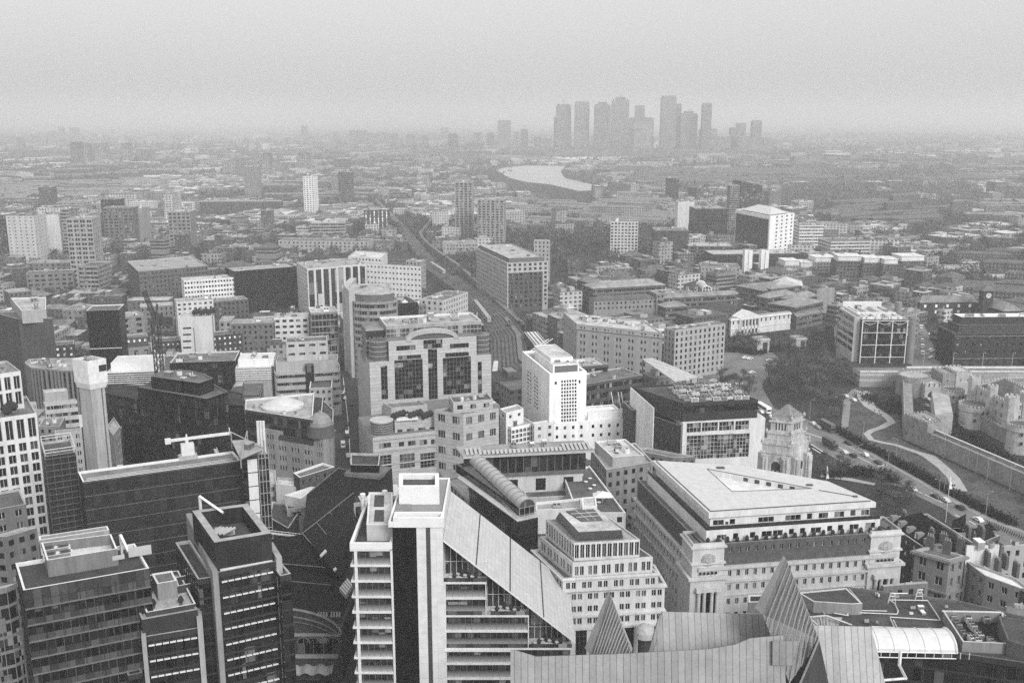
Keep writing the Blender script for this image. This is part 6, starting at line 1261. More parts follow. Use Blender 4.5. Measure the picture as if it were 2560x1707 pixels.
c_ = at(17, 990, 1180); b = MB(); rr = (at(17, 1030, 1180) - at(17, 955, 1180)).length / 2; b.lathe(c_.x, c_.y + 3, [(rr, 0), (rr, h + 1), (rr * .8, h + 2)], 20); b.build('stair_drum', W(.2), r); b = MB(); b.lathe(c_.x + 1, c_.y + 30, [(rr, 0), (rr, h + 6)], 20); b.build('stair_drum', W(.2), r); FOOT.append([c_ + Vector(k) for k in ((-5, -3), (5, -3), (5, 36), (-5, 36))])
BW = sty('dbrick', w=BR(0.034), bay=5, ww=.34, fl=4.5, wh=.4, g=G0)
r = empty('brick_warehouse', (330, 590), 'big black brick warehouse of arched windows with a pale rooftop pavilion at right edge', 'warehouse')
h = hb(17, 1470, 845, 1215); p = rect(17, 1285, (1470, 845), (2500, 838), h); block(r, p, 0, h, BW, roof=RF(.08), cope=W(.16), cornice=[(h - 1.2, .6, .4)])
q = inset(p, 4); block(r, q, h - .9, h + 4.6, sty('none', w=mat('slate_wall', .05)), roof=RF(.2), foot=False); q = inset(p, 6); block(r, q, h + 4, h + 9, sty('dark', bay=4), roof=W(.7), cope=WHT, units=5, foot=False)
b = MB(); d = (p[1] - p[0]).normalized(); nn = Vector((d.y, -d.x)); W_ = (p[1] - p[0]).length
for k in range(int(W_ / 5.4)):
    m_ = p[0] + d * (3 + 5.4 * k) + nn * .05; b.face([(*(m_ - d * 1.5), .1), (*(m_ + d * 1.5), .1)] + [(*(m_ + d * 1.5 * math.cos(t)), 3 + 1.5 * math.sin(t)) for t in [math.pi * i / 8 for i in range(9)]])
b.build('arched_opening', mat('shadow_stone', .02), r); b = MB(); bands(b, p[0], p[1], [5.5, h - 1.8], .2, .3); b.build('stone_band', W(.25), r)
r = empty('brick_warehouse', (330, 690), 'long dark brick warehouse with a slate hipped roof behind the parked vehicles', 'warehouse')
h = hb(17, 1090, 505, 720); p = rect(17, 1068, (1090, 508), (1700, 500), h); block(r, p, 0, h, sty('dbrick', w=BR(0.045), bay=8, ww=.24, fl=4.4, wh=.55, g=glass('white_window', .4)), roof=RF(.15)); hip(r, p, h, 5, RF(.2), ov=.5)
p = rect(17, ('d', 16), (1700, 530), (2010, 625), h - 2); 
a, c_ = at(17, 1690, 500, h), at(17, 2000, 600, h); d = (c_ - a).normalized(); f2 = Vector((-d.y, d.x)); q = [a, c_, c_ + f2 * 15, a + f2 * 15]; block(r, q, 0, h, sty('dbrick', w=BR(0.045), bay=4), roof=RF(.15)); hip(r, q, h, 5, RF(.2), ov=.5)
o = at(17, 1838, 560, h); r = empty('clock_tower', (o.x, o.y + 4, 0), 'dark brick clock tower with a flared cap among the warehouses', 'clock tower'); h2 = onY(17, 1838, 375, o.y + 4)[1]
q = [o + Vector(k) for k in ((-3.6, 2), (3.6, 2), (3.6, 9), (-3.6, 9))]; b = MB(); b.prism(q, 0, h2); b.build('shaft', BR(0.045), r); hip(r, q, h2, 4.5, RF(.12), ov=1.6, ridge=1)
b = MB(); 
for rr, y in ((1.9, 1.9),): k = [(o.x + rr * math.cos(t), o.y + y, h2 - 3.4 + rr * math.sin(t)) for t in [2 * math.pi * i / 18 for i in range(18)]]; b.face(k)
b.build('clock_face', W(.6), r); b = MB(); b.bar((o.x, o.y + 1.85, h2 - 3.4), (o.x, o.y + 1.85, h2 - 2), .14); b.bar((o.x, o.y + 1.85, h2 - 3.4), (o.x + 1, o.y + 1.85, h2 - 3.8), .14); [b.box(Vector((o.x - 1.5 + k * 1.2, o.y + 1.95)), d.__class__((1, 0)), .6, .05, h2 - 10.5, h2 - 7.5) for k in range(3)]; b.build('clock_hands', W(.02), r); FOOT.append(q)
# tower crane
o = at(4, 1045, 905, 30); r = empty('tower_crane', (o.x, o.y, 0), 'dark lattice tower crane with a raised jib before the concrete slab', 'crane'); h = onY(4, 1045, 545, o.y)[1]; CM = W(.05); b = MB(); s = 1.9
def lattice(b, a, c, s, n, r0=.3):
    a, c = Vector(a), Vector(c); ax = (c - a).normalized(); x = ax.orthogonal().normalized() * s; y = ax.cross(x)
    cs = [x + y, x - y, -x - y, -x + y]
    for k in cs: b.bar(a + k * .6, c + k * .6, r0)
    for i in range(n):
        p0, p1 = a.lerp(c, i / n), a.lerp(c, (i + 1) / n)
        for j in range(4): b.bar(p0 + cs[j] * .6, p1 + cs[(j + 1) % 4] * .6, r0 * .6); b.bar(p0 + cs[j] * .6, p0 + cs[(j + 1) % 4] * .6, r0 * .6)
lattice(b, (o.x, o.y, 0), (o.x, o.y, h), 2.5, 14); b.build('mast', CM, r)
b = MB(); b.cube((o.x, o.y, h), 5, 5, 2.2); b.cube((o.x + 2.5, o.y - 1, h + 2.2), 2.4, 2.4, 2.6); b.bar((o.x, o.y, h), (o.x + 1.5, o.y, h + 9), .5); b.cube((o.x + 5, o.y, h + .6), 5, 3, 2.4); b.build('slewing_unit', CM, r)
Xj, Zj = onY(4, 940, 330, o.y + 3); b = MB(); lattice(b, (o.x, o.y, h + 2), (Xj, o.y + 3, Zj), 1.3, 16, .17); b.bar((o.x + 1.5, o.y, h + 9), (Xj, o.y + 3, Zj), .1); b.build('jib', CM, r)
Xj, Zj = onY(4, 1125, 630, o.y - 2); b = MB(); lattice(b, (o.x, o.y, h + 1), (o.x + 8, o.y - 1, h - 1), 1.2, 4, .17); b.build('counter_jib', CM, r)
# station with dark roofs between the near offices
r = empty('railway_station', (-38, 262), 'dark pitched station roofs and an arched brick station front between the near offices', 'station'); DR = mat('dark_slate', .009, .8, .35, .25)
def roofpoly(c, pts, z, name, m, b=None):
    b = MB(); b.face([(*at(c, x, y, zz), zz) for x, y, zz in pts]); bt = [(*at(c, x, y, zz), zz - .5) for x, y, zz in pts]; b.face(bt[::-1])
    k = len(pts)
    for i in range(k): j = (i + 1) % k; b.quad(bt[i], bt[j], b.v[j], b.v[i])
    return b.build(name, m, r)
roofpoly(13, [(440, 520, 27), (700, 830, 20), (800, 620, 20), (800, 250, 27)], 0, 'roof_slope', DR)
roofpoly(13, [(440, 520, 27), (200, 560, 24), (280, 730, 20), (600, 760, 20), (700, 830, 20)], 0, 'roof_slope', DR)
roofpoly(13, [(800, 250, 27), (470, 240, 27), (440, 520, 27)], 0, 'roof_slope', DR)
roofpoly(13, [(470, 240, 27), (690, 60, 30), (1070, 60, 30), (1080, 240, 27)], 0, 'roof_slope', DR)
roofpoly(13, [(280, 740, 19), (280, 1060, 16), (720, 1070, 16), (760, 830, 19)], 0, 'roof_slope', DR)
b = MB()
def line13(a, c_, w=.22): b.bar((*at(13, *a), a[2]) if 0 else (*at(13, a[0], a[1], a[2]), a[2] + .3), (*at(13, c_[0], c_[1], c_[2]), c_[2] + .3), w)
for a, c_ in (((440, 520, 27), (800, 235, 27)), ((300, 735, 20.2), (600, 760, 20.2)), ((360, 858, 19), (640, 885, 19)), ((490, 230, 28), (690, 62, 30.2)), ((440, 520, 27), (620, 740, 21)), ((540, 445, 27), (700, 640, 21)), ((630, 370, 27), (760, 530, 21)), ((710, 300, 27), (800, 420, 21)), ((690, 62, 30.2), (760, 75, 30.2))): line13(a, c_)
b.build('roof_ridge', W(.12), r)
for pts in ([(560, 672), (570, 685), (612, 642), (600, 630)], [(655, 768), (662, 782), (682, 768), (672, 755)]): b = MB(); b.prism(ccw([at(13, *k, 24) for k in pts]), 23.8, 24.2); b.build('roof_light', W(.5), r)
for k in range(5): b = MB(); b.prism(ccw([at(13, x, y, 19.6) for x, y in ((700 + k * 12, 915 - k * 15), (745 + k * 10, 965 - k * 15), (752 + k * 10, 955 - k * 15), (708 + k * 12, 905 - k * 15))]), 19.2, 20.4); b.build('roof_light', W(.4), r)
for k in range(8): x = 545 + k * 19 + (k > 3) * 15; b = MB(); b.prism(ccw([at(13, xx, y, 16.4) for xx, y in ((x, 1105), (x + 12, 1107), (x + 14, 1070), (x + 2, 1068))]), 16.2, 16.6); b.build('roof_light', W(.16), r)
q = [at(13, *k, 30) for k in ((780, 90), (980, 95), (990, 10), (780, 5))]; block(r, ccw(q), 26, 33, sty('dark', bay=0, w=mat('black_panel', .022)), roof=RF(.05), foot=False)
b = MB(); b.prism(ccw([at(13, *k, 30) for k in ((735, 95), (985, 118), (1065, 55), (990, 40), (770, 60))]), 29, 30.3, 0, None, True); b.build('roof_deck', RF(.14), r)
Ys = at(13, 540, 1500, 2).y; X0, X1 = onY(13, 370, 1300, Ys)[0], onY(13, 715, 1300, Ys)[0]; b = MB(); zf = lambda y: onY(13, 500, y, Ys)[1]
xm = X0 - 4; rA = X1 - xm; arc = [(xm + rA * math.sin(t), zf(1225) + (zf(1040) - zf(1225)) * math.cos(t)) for t in [math.pi / 2 * k / 10 for k in range(11)]]
b.face([(X0, Ys, 0), (X1, Ys, 0)] + [(x, Ys, z) for x, z in arc[::-1] if x >= X0] + [(X0, Ys, zf(1042))]); b.build('front_wall', BR(0.068), r)
for k, dz in enumerate((0, -2.2, -3.6)):
    b = MB(); P = [Vector((x, Ys - .25, z + dz * (1 - (x - X0) / (X1 - X0)) if 0 else z + dz)) for x, z in arc if x > X0 - 3]
    for a, c_ in zip(P, P[1:]):
        if c_.x < X1 + .1 and c_.z > zf(1240): b.bar(a, c_, .45 - k * .12)
    b.build('arch_moulding', W(.2 - k * .03), r)
b = MB(); b.box(Vector((X0, Ys - .3)), Vector((1, 0)), X1 - X0, .28, zf(1235), zf(1215)); b.box(Vector((X0, Ys - .6)), Vector((1, 0)), X1 - X0 - 1, .58, zf(1385), zf(1362)); b.build('string_course', W(.34), r)
for k in range(4):
    x = onY(13, 448 + k * 69, 1300, Ys)[0]; w_ = 1.5; z0, z1 = zf(1355), zf(1285); b = MB(); b.face([(x - w_, Ys - .05, z0), (x + w_, Ys - .05, z0)] + [(x + w_ * math.cos(t), Ys - .05, z1 + w_ * math.sin(t)) for t in [math.pi * i / 10 for i in range(11)]]); b.bar((x, Ys - .1, z0), (x, Ys - .1, z1 + w_), .1, 1)
    P = [Vector((x + (w_ + .2) * math.cos(t), Ys - .15, z1 + (w_ + .2) * math.sin(t))) for t in [math.pi * i / 10 for i in range(11)]]
    for a, c_ in zip(P, P[1:]): b.bar(a, c_, .16, 1)
    b.build('arched_window', [G0, W(.2)], r)
b = MB(); n = 24
for i in range(n):
    xa, xb = X0 + (X1 - X0) * .04 + (X1 - X0) * .78 * i / n, X0 + (X1 - X0) * .04 + (X1 - X0) * .78 * (i + 1) / n; f = lambda x: zf(1440) + .35 * math.cos((x - X0) * 1.7); b.quad((xa, Ys - 3, f(xa) - 1), (xb, Ys - 3, f(xb) - 1), (xb, Ys, f(xb)), (xa, Ys, f(xa)))
b.build('wavy_canopy', W(.35), r); FOOT.append([Vector((X0, Ys)), Vector((X1, Ys)), Vector((X1, Ys + 60)), Vector((X0, Ys + 60))])
b = MB(); b.prism([Vector((X0, Ys + .2)), Vector((X1, Ys + .2)), Vector((X1 + 2, Ys + 60)), Vector((X0 - 8, Ys + 60))], 0, 15); b.build('hall', BR(0.038), r)
# low houses left of the station
for lab, pts, h, st, kw in (
    ('low flat roofed house with white roof rim left of the station roofs', [(375, 88), (420, 122), (668, 46), (580, 18)], 24, sty('brick', w=BR(0.090)), dict(roof=RF(.12), cope=WHT, units=2)),
    ('small white rendered house behind the white panel stair tower', [(250, 165), (400, 190), (405, 130), (265, 118)], 19, sty('white', w=W(.6), bay=0), dict(roof=RF(.5), units=1)),
    ('white wedge roofed annexe against the dark station roof', [(312, 245), (430, 270), (535, 190), (500, 185)], 20, sty('white', w=W(.55), bay=0), dict(roof=W(.55), cope=WHT)),
    ('little gabled house with one dark window left of the station', [(330, 345), (460, 330), (440, 300), (320, 310)], 17, sty('white', w=W(.3), bay=5, nf=1), dict(roof=RF(.08))),
    ('dark slate roofed terrace beside the tall louvred tower', [(200, 400), (340, 480), (440, 330), (230, 290)], 15, sty('brick'), dict(roof=RF(.06))),
    ('pale bow fronted house below the wedge shaped office', [(195, 170), (255, 160), (250, 70), (190, 60)], 18, sty('stone', w=W(0.33)), dict(roof=RF(.4)))):
    q = ccw([at(13, *k, h) for k in pts]); r2 = empty('house', (*(sum(q, Vector((0, 0))) / 4),), lab, 'house'); block(r2, q, 0, h, st, **kw)
p, hh = [at(13, *k, 25) for k in ((205, 490), (440, 518), (430, 535), (212, 512))], 25; r2 = empty('roof_walkway', (*p[0],), 'pale slotted roof walkway beside the tall louvred tower', 'walkway'); b = MB(); b.prism(ccw(p), 24.6, 25, 0, None, True); b.build('deck', W(.5), r2)
b = MB()
for k in range(9): a = p[0].lerp(p[1], (k + .5) / 9).lerp(p[3].lerp(p[2], (k + .5) / 9), .5); b.cube((a.x, a.y, 25.01), 1.3, .9, .06)
b.build('slots', W(.05), r2); b = MB(); [b.bar((*a, 0), (*a, 24.6), .3) for a in p]; b.build('post', W(.1), r2)
# classical corner blocks at the right edge
RT = [
 ('dark stone corner office with a pilastered front right of the grand hotel', 3, (1395, 500), (1748, 742), ('d', 17), 24, sty('stone', w=W(0.06), bay=4.4, ww=.3, wh=.4, g=glass('white_window', .4)), dict(roof=RF(.1), units=3)),
 ('white gabled house front between the dark corner office and the road', 16, (1590, 1480), (1620, 1510), (1760, 1440), 20, sty('white', w=W(.6), bay=4, nf=2), dict(roof=RF(.5))),
 ('ornate stone office with stacked bays and a pale roof at right', 15, (1450, 50), (1735, 130), (1860, 95), 25, sty('stone', w=W(0.20), bay=4, ww=.42, fl=4.6, wh=.58), dict(roof=RF(.13), win=True, cornice=[(24, .8, .8), (14, .6, .6)], units=3)),
 ('white flat roofed mansard block with dormers at the right edge', 15, (1860, 130), (2030, 260), (2480, 420), 22, sty('stone', w=W(0.25), bay=3.6, fl=4), dict(roof=W(.62), units=7, win=True)),
 ('blank white party wall with peeling render above the mansard block', 15, (1870, 5), (1880, 15), (2150, 5), 27, sty('white', w=W(.6), bay=0), dict(roof=RF(.1), units=3)),
 ('stone block with roof clutter behind the white party wall', 15, (2165, 10), (2190, 20), (2420, 5), 25, sty('stone', w=W(0.33)), dict(roof=RF(.3), units=6)),
 ('low stone block below the mansard block at right edge', 15, (2190, 510), (2210, 520), (2500, 545), 24, sty('stone', w=W(0.25), bay=0), dict(roof=RF(.35), units=2)),
 ('dark flat roofed block with pergola in front of the ornate stone office', 15, (1170, 335), (1190, 350), (1560, 320), 20, sty('stone', w=W(0.16)), dict(roof=RF(.05), units=2)),
 ('dark roofed tavern beside the road at right', 16, (1640, 1570), (1760, 1600), (2000, 1500), 15, sty('brick'), dict(roof=RF(.06), units=3)),
]
for lab, c, L, N, Rr, h, st, kw in RT:
    r, p, z = rb('corner_building', lab, 'building', c, L, N, Rr, h, st, **kw); p = ccw(p); e = (p[0] - p[3]).normalized(); n_ = Vector((e.y, -e.x)); l = (p[0] - p[3]).length
    if 'corner office' in lab or 'tavern' in lab:
        hip(r, inset(p, .8), z + .05, 5.2, DR, ov=0)
        for k in range(6 if 'corner' in lab else 0):
            o = p[3] + e * (l * (k + .6) / 6.4) - n_ * 1.6; b = MB(); b.box(o, e, 1.7, 2.4, z + .2, z + 2.6); b.box(o + e * .25 + n_ * .06, e, 1.2, .05, z + .8, z + 2.2, 1); b.build('dormer', [W(.2), glass('white_window', .4)], r)
    for k in range(0 if 'party' in lab or 'pergola' in lab else 4):
        o = p[3].lerp(p[0], (k + .5) / 4) - n_ * (5 + k % 2 * 4); b = MB(); b.box(o, e, 2.2, .9, z - .2, z + 4.2); [b.lathe((o + e * (.4 + j * .65)).x - n_.x * .45, (o + e * (.4 + j * .65)).y - n_.y * .45, [(.2, z + 4.2), (.16, z + 5)], 7, 1) for j in range(3)]; b.build('chimney', [BR(.1), W(.3)], r)
OR_ = ('nearest', 'second', 'third', 'fourth', 'fifth', 'sixth', 'farthest')
# ================================================================== STREETS, GARDENS, CASTLE, RAILWAY, RIVER
KEEP = []                                     # outlines no filler building may stand on
ROAD, PAVE, GRASS, PATH = mat('road_asphalt', .16, .9, .25, .08), mat('pavement', .24, .9, .2, .3), mat('grass', .075, .95, .55, .09, fine=.9), mat('gravel_path', .34, .9, .15, .3)
def sheet_px(name, c, pts, z, m, keep=True, kind='structure'):
    q = ccw([at(c, *k, z) for k in pts]); b = MB(); b.face([(*a, z) for a in q]); o = tag(b.build(name, m), None, None, None, kind)
    if keep: KEEP.append(q)
    return o
def strip(name, pts, w, z, m, keep=True, kind='structure', th=0):
    b = MB(); L_, R_ = [], []
    for i, p in enumerate(pts):
        d = (pts[min(i + 1, len(pts) - 1)] - pts[max(0, i - 1)]).normalized(); n = Vector((-d.y, d.x)); ww = w[i] if isinstance(w, list) else w
        L_.append(p + n * ww / 2); R_.append(p - n * ww / 2)
    s = 0
    for i in range(len(pts) - 1):
        l = (pts[i + 1] - pts[i]).length; b.quad((*R_[i], z), (*R_[i+1], z), (*L_[i+1], z), (*L_[i], z), 0, ((0, s), (0, s + l), (1, s + l), (1, s))); s += l
        if th: b.quad((*L_[i], z), (*L_[i+1], z), (*L_[i+1], z - th), (*L_[i], z - th)); b.quad((*R_[i+1], z), (*R_[i], z), (*R_[i], z - th), (*R_[i+1], z - th))
        if keep: KEEP.append(ccw([L_[i], L_[i+1], R_[i+1], R_[i]]))
    o = b.build(name, m)
    return tag(o, None, None, None, kind) if kind else o
sheet_px('road', 16, [(380, 560), (540, 610), (700, 690), (960, 860), (1150, 960), (1600, 1220), (1900, 1380), (2250, 1500), (2250, 1680), (1760, 1440), (1560, 1290), (1130, 1090), (880, 990), (520, 790), (300, 700)], .05, ROAD)
sheet_px('square_road', 6, [(120, 900), (400, 735), (700, 730), (830, 830), (640, 960), (720, 1100), (950, 1180), (1000, 1290), (880, 1290), (500, 1000)], .08, ROAD)
sheet_px('side_road', 6, [(1100, 560), (1215, 540), (1230, 640), (1212, 770), (1120, 770), (1060, 640)], .05, mat('road_pale', .2, .9, .2, .08))
sheet_px('street', 11, [(1590, 400), (1730, 400), (1742, 1500), (1480, 1500), (1500, 850), (1585, 780)], .05, mat('road_dark', .05, .9, .3, .1))
sheet_px('yard', 17, [(1050, 740), (1130, 740), (1330, 1200), (1000, 1200)], .06, ROAD)
sheet_px('lawn', 16, [(850, 480), (790, 700), (960, 830), (1200, 940), (1680, 1200), (1900, 1350), (2300, 1520), (2300, 1260), (2120, 1160), (1900, 1070), (1560, 910), (1245, 770), (1225, 600), (1180, 480), (1000, 395), (920, 370)], .1, GRASS)
sheet_px('pavement', 16, [(700, 690), (730, 685), (1000, 835), (1180, 960), (1640, 1210), (1920, 1360), (2250, 1490), (2250, 1510), (1900, 1385), (1600, 1225), (1150, 962), (960, 862)], .16, PAVE)
sheet_px('garden', 16, [(560, 880), (880, 990), (1130, 1090), (1330, 1200), (1260, 1390), (1080, 1360), (1040, 1240), (700, 1080), (560, 1050)], .07, mat('grass_dark', .035, .95, .3, .1))
sheet_px('path', 16, [(620, 1020), (860, 1060), (1040, 1100), (1030, 1115), (840, 1080), (620, 1050)], .14, PATH, False)
sheet_px('square_garden', 6, [(640, 940), (730, 810), (900, 770), (1000, 610), (1110, 550), (1125, 800), (1110, 1160), (1000, 1210), (860, 1120), (720, 1080)], .12, mat('grass_dark', .035))
sheet_px('moat_gravel', 16, [(800, 440), (860, 380), (930, 365), (880, 430), (850, 480), (830, 700), (775, 680)], .15, mat('gravel_dark', .22, .9, .2, .2), False)
sheet_px('castle_lane', 16, [(1245, 760), (1240, 480), (1180, 300), (2400, 300), (2400, 1250)], .03, mat('lane_dark', .045, .9, .3, .1))
px = lambda c, pts, z=0: [at(c, *k, z) for k in pts]
strip('path', px(16, [(945, 390), (955, 450), (1000, 510), (1060, 550), (1130, 590), (1165, 632), (1090, 672), (1005, 700), (975, 725), (1010, 768), (1100, 790), (1190, 806), (1290, 840), (1380, 870), (1450, 893), (1560, 980), (1640, 1060), (1690, 1160)]), [7, 7, 6.5, 5, 4, 4, 3.4, 3.2, 3.2, 3.2, 3, 3, 3, 3.4, 6, 5, 5, 6], .2, PATH, False)
MK = mat('road_paint', .7, .8, .2, 2)
for pts, w in (([(505, 712), (640, 755)], .5), ([(755, 818), (870, 880), (1010, 950)], .3), ([(950, 880), (1000, 905), (1050, 925), (1130, 965)], .25), ([(800, 800), (930, 870)], .2), ([(1060, 968), (1140, 958)], .5), ([(1420, 1185), (1500, 1225), (1560, 1250)], .4), ([(1470, 1175), (1530, 1210)], .4), ([(1650, 1340), (1700, 1365)], .4), ([(1760, 1390), (1810, 1418)], .4), ([(545, 800), (640, 860)], .5), ([(555, 830), (620, 870)], .5), ([(1080, 1030), (1200, 1060)], .5), ([(1340, 1150), (1400, 1180)], .3)):
    strip('road_marking', px(16, pts), w, .09, MK, False)
for pts in ([(1010, 975), (1190, 1055)], [(1595, 500), (1640, 900), (1660, 1250)]): strip('road_marking', px(11 if pts[0][0] > 1500 else 6, pts), .3, .09, MK, False)
# retaining wall of the bridge approach with the road on top
Yw = at(17, 600, 1425).y; hw = onY(17, 600, 1268, Yw)[1]; X0, X1 = onY(17, 430, 1350, Yw)[0], onY(17, 2700, 1350, Yw)[0]
r = empty('retaining_wall', (X0 + 40, Yw, 0), 'pale banded stone retaining wall carrying the bridge approach road behind the castle', 'wall')
b = MB(); b.box(Vector((X0, Yw)), Vector((1, 0)), X1 - X0, at(17, 900, 1222, hw).y - Yw + 2.5, 0, hw); b.build('wall', panelmat('banded_stone', .33, 14, 1.6, .3, .35), r); b = MB(); b.box(Vector((X0, Yw - .3)), Vector((1, 0)), X1 - X0, .9, hw, hw + 1); b.build('parapet', W(.5), r)
Yb = at(17, 900, 1222, hw).y; b = MB(); b.box(Vector((X0 + 30, Yb)), Vector((1, 0)), X1 - X0, .5, hw, hw + 1.1); b.build('parapet', W(.6), r)
KEEP.append([Vector((X0, Yw)), Vector((X1, Yw)), Vector((X1, Yw + 36)), Vector((X0, Yw + 36))]); b = MB(); b.face([(X0 + .5, Yw + 1, hw + .05), (X1, Yw + 1, hw + .05), (X1, Yb - .2, hw + .05), (X0 + .5, Yb - .2, hw + .05)]); tag(b.build('approach_road', ROAD), None, None, None, 'structure')
# ------------------------------------------------------------------ castle
CS, CS2 = mat('castle_stone', .24, .95, .35, .3, fine=.9), mat('castle_stone_pale', .4, .95, .3, .35, fine=.9)
def cren(b, poly, z, w=.9, hh=.85, th=.5):
    n = len(poly)
    for i in range(n):
        a, c_ = poly[i], poly[(i + 1) % n]; e = c_ - a; l = e.length; u = e.normalized(); k = int(l / (2 * w)) or 1
        for j in range(k): b.box(a + u * (l * (j + .25) / k), u, l / k * .5, th, z, z + hh)
def circ(c, r_, n=22): return [c + Vector((r_ * math.cos(2 * math.pi * i / n), r_ * math.sin(2 * math.pi * i / n))) for i in range(n)]
def slits(b, p0, p1, zs, step, w=.35, hh=1.5):
    d = (p1 - p0).normalized(); n = Vector((d.y, -d.x)); ln = (p1 - p0).length
    for z in zs:
        for k in range(int(ln / step)): b.box(p0 + d * (step * (k + .6)) + n * .05, d, w, .04, z, z + hh)
A0, A1 = at(16, 1250, 757), at(16, 2420, 1290); d = (A1 - A0).normalized(); nn = Vector((d.y, -d.x)); f2 = -nn; hW = onface(16, 1600, 742, A0 + f2 * 4, d)[1]
r = empty('castle_wall', (*((A0 + A1) / 2),), 'long sloping castle curtain wall running along the grass moat', 'castle wall')
b = MB(); k0 = A0 + d * 16; b.box(k0, d, (A1 - k0).length, 5, 0, hW - 1.2); b.box(k0 + f2 * 4.4, d, (A1 - k0).length, .6, hW - 1.2, hW + .2); b.box(k0, d, (A1 - k0).length, .7, hW - 1.2, hW - .2); b.build('wall', CS, r)
b = MB(); b.box(k0 + f2 * 4.2, d, (A1 - k0).length, .95, hW + .21, hW + .45); b.build('coping', W(.5), r); b = MB(); slits(b, k0, A1, (hW * .45,), 5.2); b.build('arrow_slit', W(.42), r)
r = empty('castle_bastion', (*A0,), 'stone corner bastion at the far end of the curtain wall', 'castle tower')
B_ = [A0, A0 + d * 16, A0 + d * 15 + f2 * 9, A0 + f2 * 12]; b = MB(); b.prism(ccw(B_), 0, hW + 3.6); cren(b, ccw(B_), hW + 3.6); b.build('wall', CS, r); b = MB(); slits(b, A0, A0 + d * 16, (3, hW - 1), 4); b.build('arrow_slit', W(.05), r); roof_units(r, ccw(B_), hW + 3.6, 3, .6)
C0 = at(16, 1238, 330); r = empty('castle_wall', (*((A0 + C0) / 2),), 'shorter castle curtain wall running back from the corner bastion', 'castle wall')
e = (C0 - A0).normalized(); l = (C0 - A0).length; b = MB(); b.box(A0 + e * 11, e, l - 11, -4.5, 0, hW - .6); b.box(A0 + e * 11, e, l - 11, -.7, hW - .6, hW + .6); b.build('wall', CS, r)
b = MB(); g_ = Vector((e.y, -e.x)); b.box(A0 + g_ * 14 + e * 14, e, l * .45, -8, 0, hW + 1); b.build('range', CS2, r); b = MB(); b.prism(ccw([A0 + g_ * 14 + e * 14.5, A0 + g_ * 22 + e * 14.5, A0 + g_ * 22 + e * (13.5 + l * .45), A0 + g_ * 14 + e * (13.5 + l * .45)]), hW + 1, hW + 1.3); b.build('roof', RF(.35), r)
o = at(16, 1322, 410); r = empty('castle_bastion', (*o,), 'round bastion with a pale flat top at the castle corner below the retaining wall', 'castle tower'); q = circ(o, 8.8, 28); b = MB(); b.prism(q, 0, hW + 2); cren(b, q, hW + 2); b.build('wall', CS, r); b = MB(); b.prism(circ(o, 7.6), hW + 2, hW + 2.3); b.build('roof', RF(.34), r)
p, hh = front(16, 1402, 1532, 345, 455, 14, .1); r = empty('castle_gatehouse', (*p[0],), 'small crenellated gatehouse with a pointed arch right of the round bastion', 'castle gatehouse'); b = MB(); b.prism(p, 0, hh); cren(b, p, hh); b.build('wall', CS2, r); b = MB(); m_ = (p[0] + p[1]) / 2; u = (p[1] - p[0]).normalized(); v_ = Vector((u.y, -u.x)) * .06; b.face([(*(m_ - u * 2.5 + v_), 0), (*(m_ + u * 2.5 + v_), 0), (*(m_ + u * 2.5 + v_), 3), (*(m_ + v_), 5.5), (*(m_ - u * 2.5 + v_), 3)]); b.build('gate_arch', W(.03), r); b = MB(); slits(b, p[0], p[1], (7,), 3, .7, 2); b.build('window', G0, r)
def rtower(lab, c, x0, x1, yt, yb, rk=1.0, m=CS2):
    a, b_ = at(c, x0, yb - 12), at(c, x1, yb - 12); rad = (b_ - a).length / 2 * rk; o = (a + b_) / 2 + Vector((0, rad * .6)); h = onY(c, (x0 + x1) / 2, yt, o.y - rad)[1]
    r = empty('castle_tower', (*o,), lab, 'castle tower'); b = MB(); b.lathe(o.x, o.y, [(rad * 1.05, 0), (rad, 2), (rad * .98, h - 2.4), (rad * 1.06, h - 2.2), (rad * 1.06, h)], 26); cren(b, circ(o, rad * 1.06, 24), h, 1.1, 1.1); b.build('wall', m, r)
    b = MB(); b.lathe(o.x, o.y, [(rad * .98, h), (rad * .9, h + .3)], 24); b.build('roof', RF(.1), r)
    for k, t in enumerate((-1.9, -1.4, -.95)):
        for z in (h * .38, h * .72): n_ = Vector((math.cos(t), math.sin(t))); b = MB(); b.box(o + n_ * rad * 1.03 - Vector((-n_.y, n_.x)) * .45, Vector((-n_.y, n_.x)), .9, -.5, z, z + 1.5); b.build('window', G0, r)
    FOOT.append(circ(o, rad * 1.1, 8)); return o, rad, h
oA = rtower('round crenellated castle tower in the middle of the inner wall', 16, 1708, 1918, 528, 690)
oB = rtower('round crenellated castle tower farthest left on the inner wall', 16, 1568, 1722, 405, 565)
oC = rtower('round castle tower cut by the right edge of view', 16, 2070, 2262, 680, 885)
r = empty('castle_inner_wall', (*((oA[0] + oC[0]) / 2),), 'inner castle wall linking the round towers', 'castle wall'); b = MB()
for s, t in ((oB, oA), (oA, oC)): e = (t[0] - s[0]).normalized(); l = (t[0] - s[0]).length; b.box(s[0], e, l, 2.6, 0, s[2] * .62); cren(b, [s[0], t[0]], s[2] * .62, 1.2, 1.0)
b.build('wall', CS, r)
h = 17; p = rect(16, (1800, 345), (2085, 500), (2330, 440), h); r = empty('castle_barracks', (*(sum(p, Vector((0, 0))) / 4),), 'big crenellated stone barracks inside the castle walls', 'castle building')
block(r, p, 0, h, sty('stone', w=CS2, bay=5, ww=.26, fl=5, wh=.42), roof=RF(.09)); b = MB(); cren(b, ccw(p), h, 1.2, 1.1); b.build('battlement', CS2, r); q = inset(ccw(p), 2.5); hip(r, q, h - .6, 5.5, RF(.1), ov=.2)
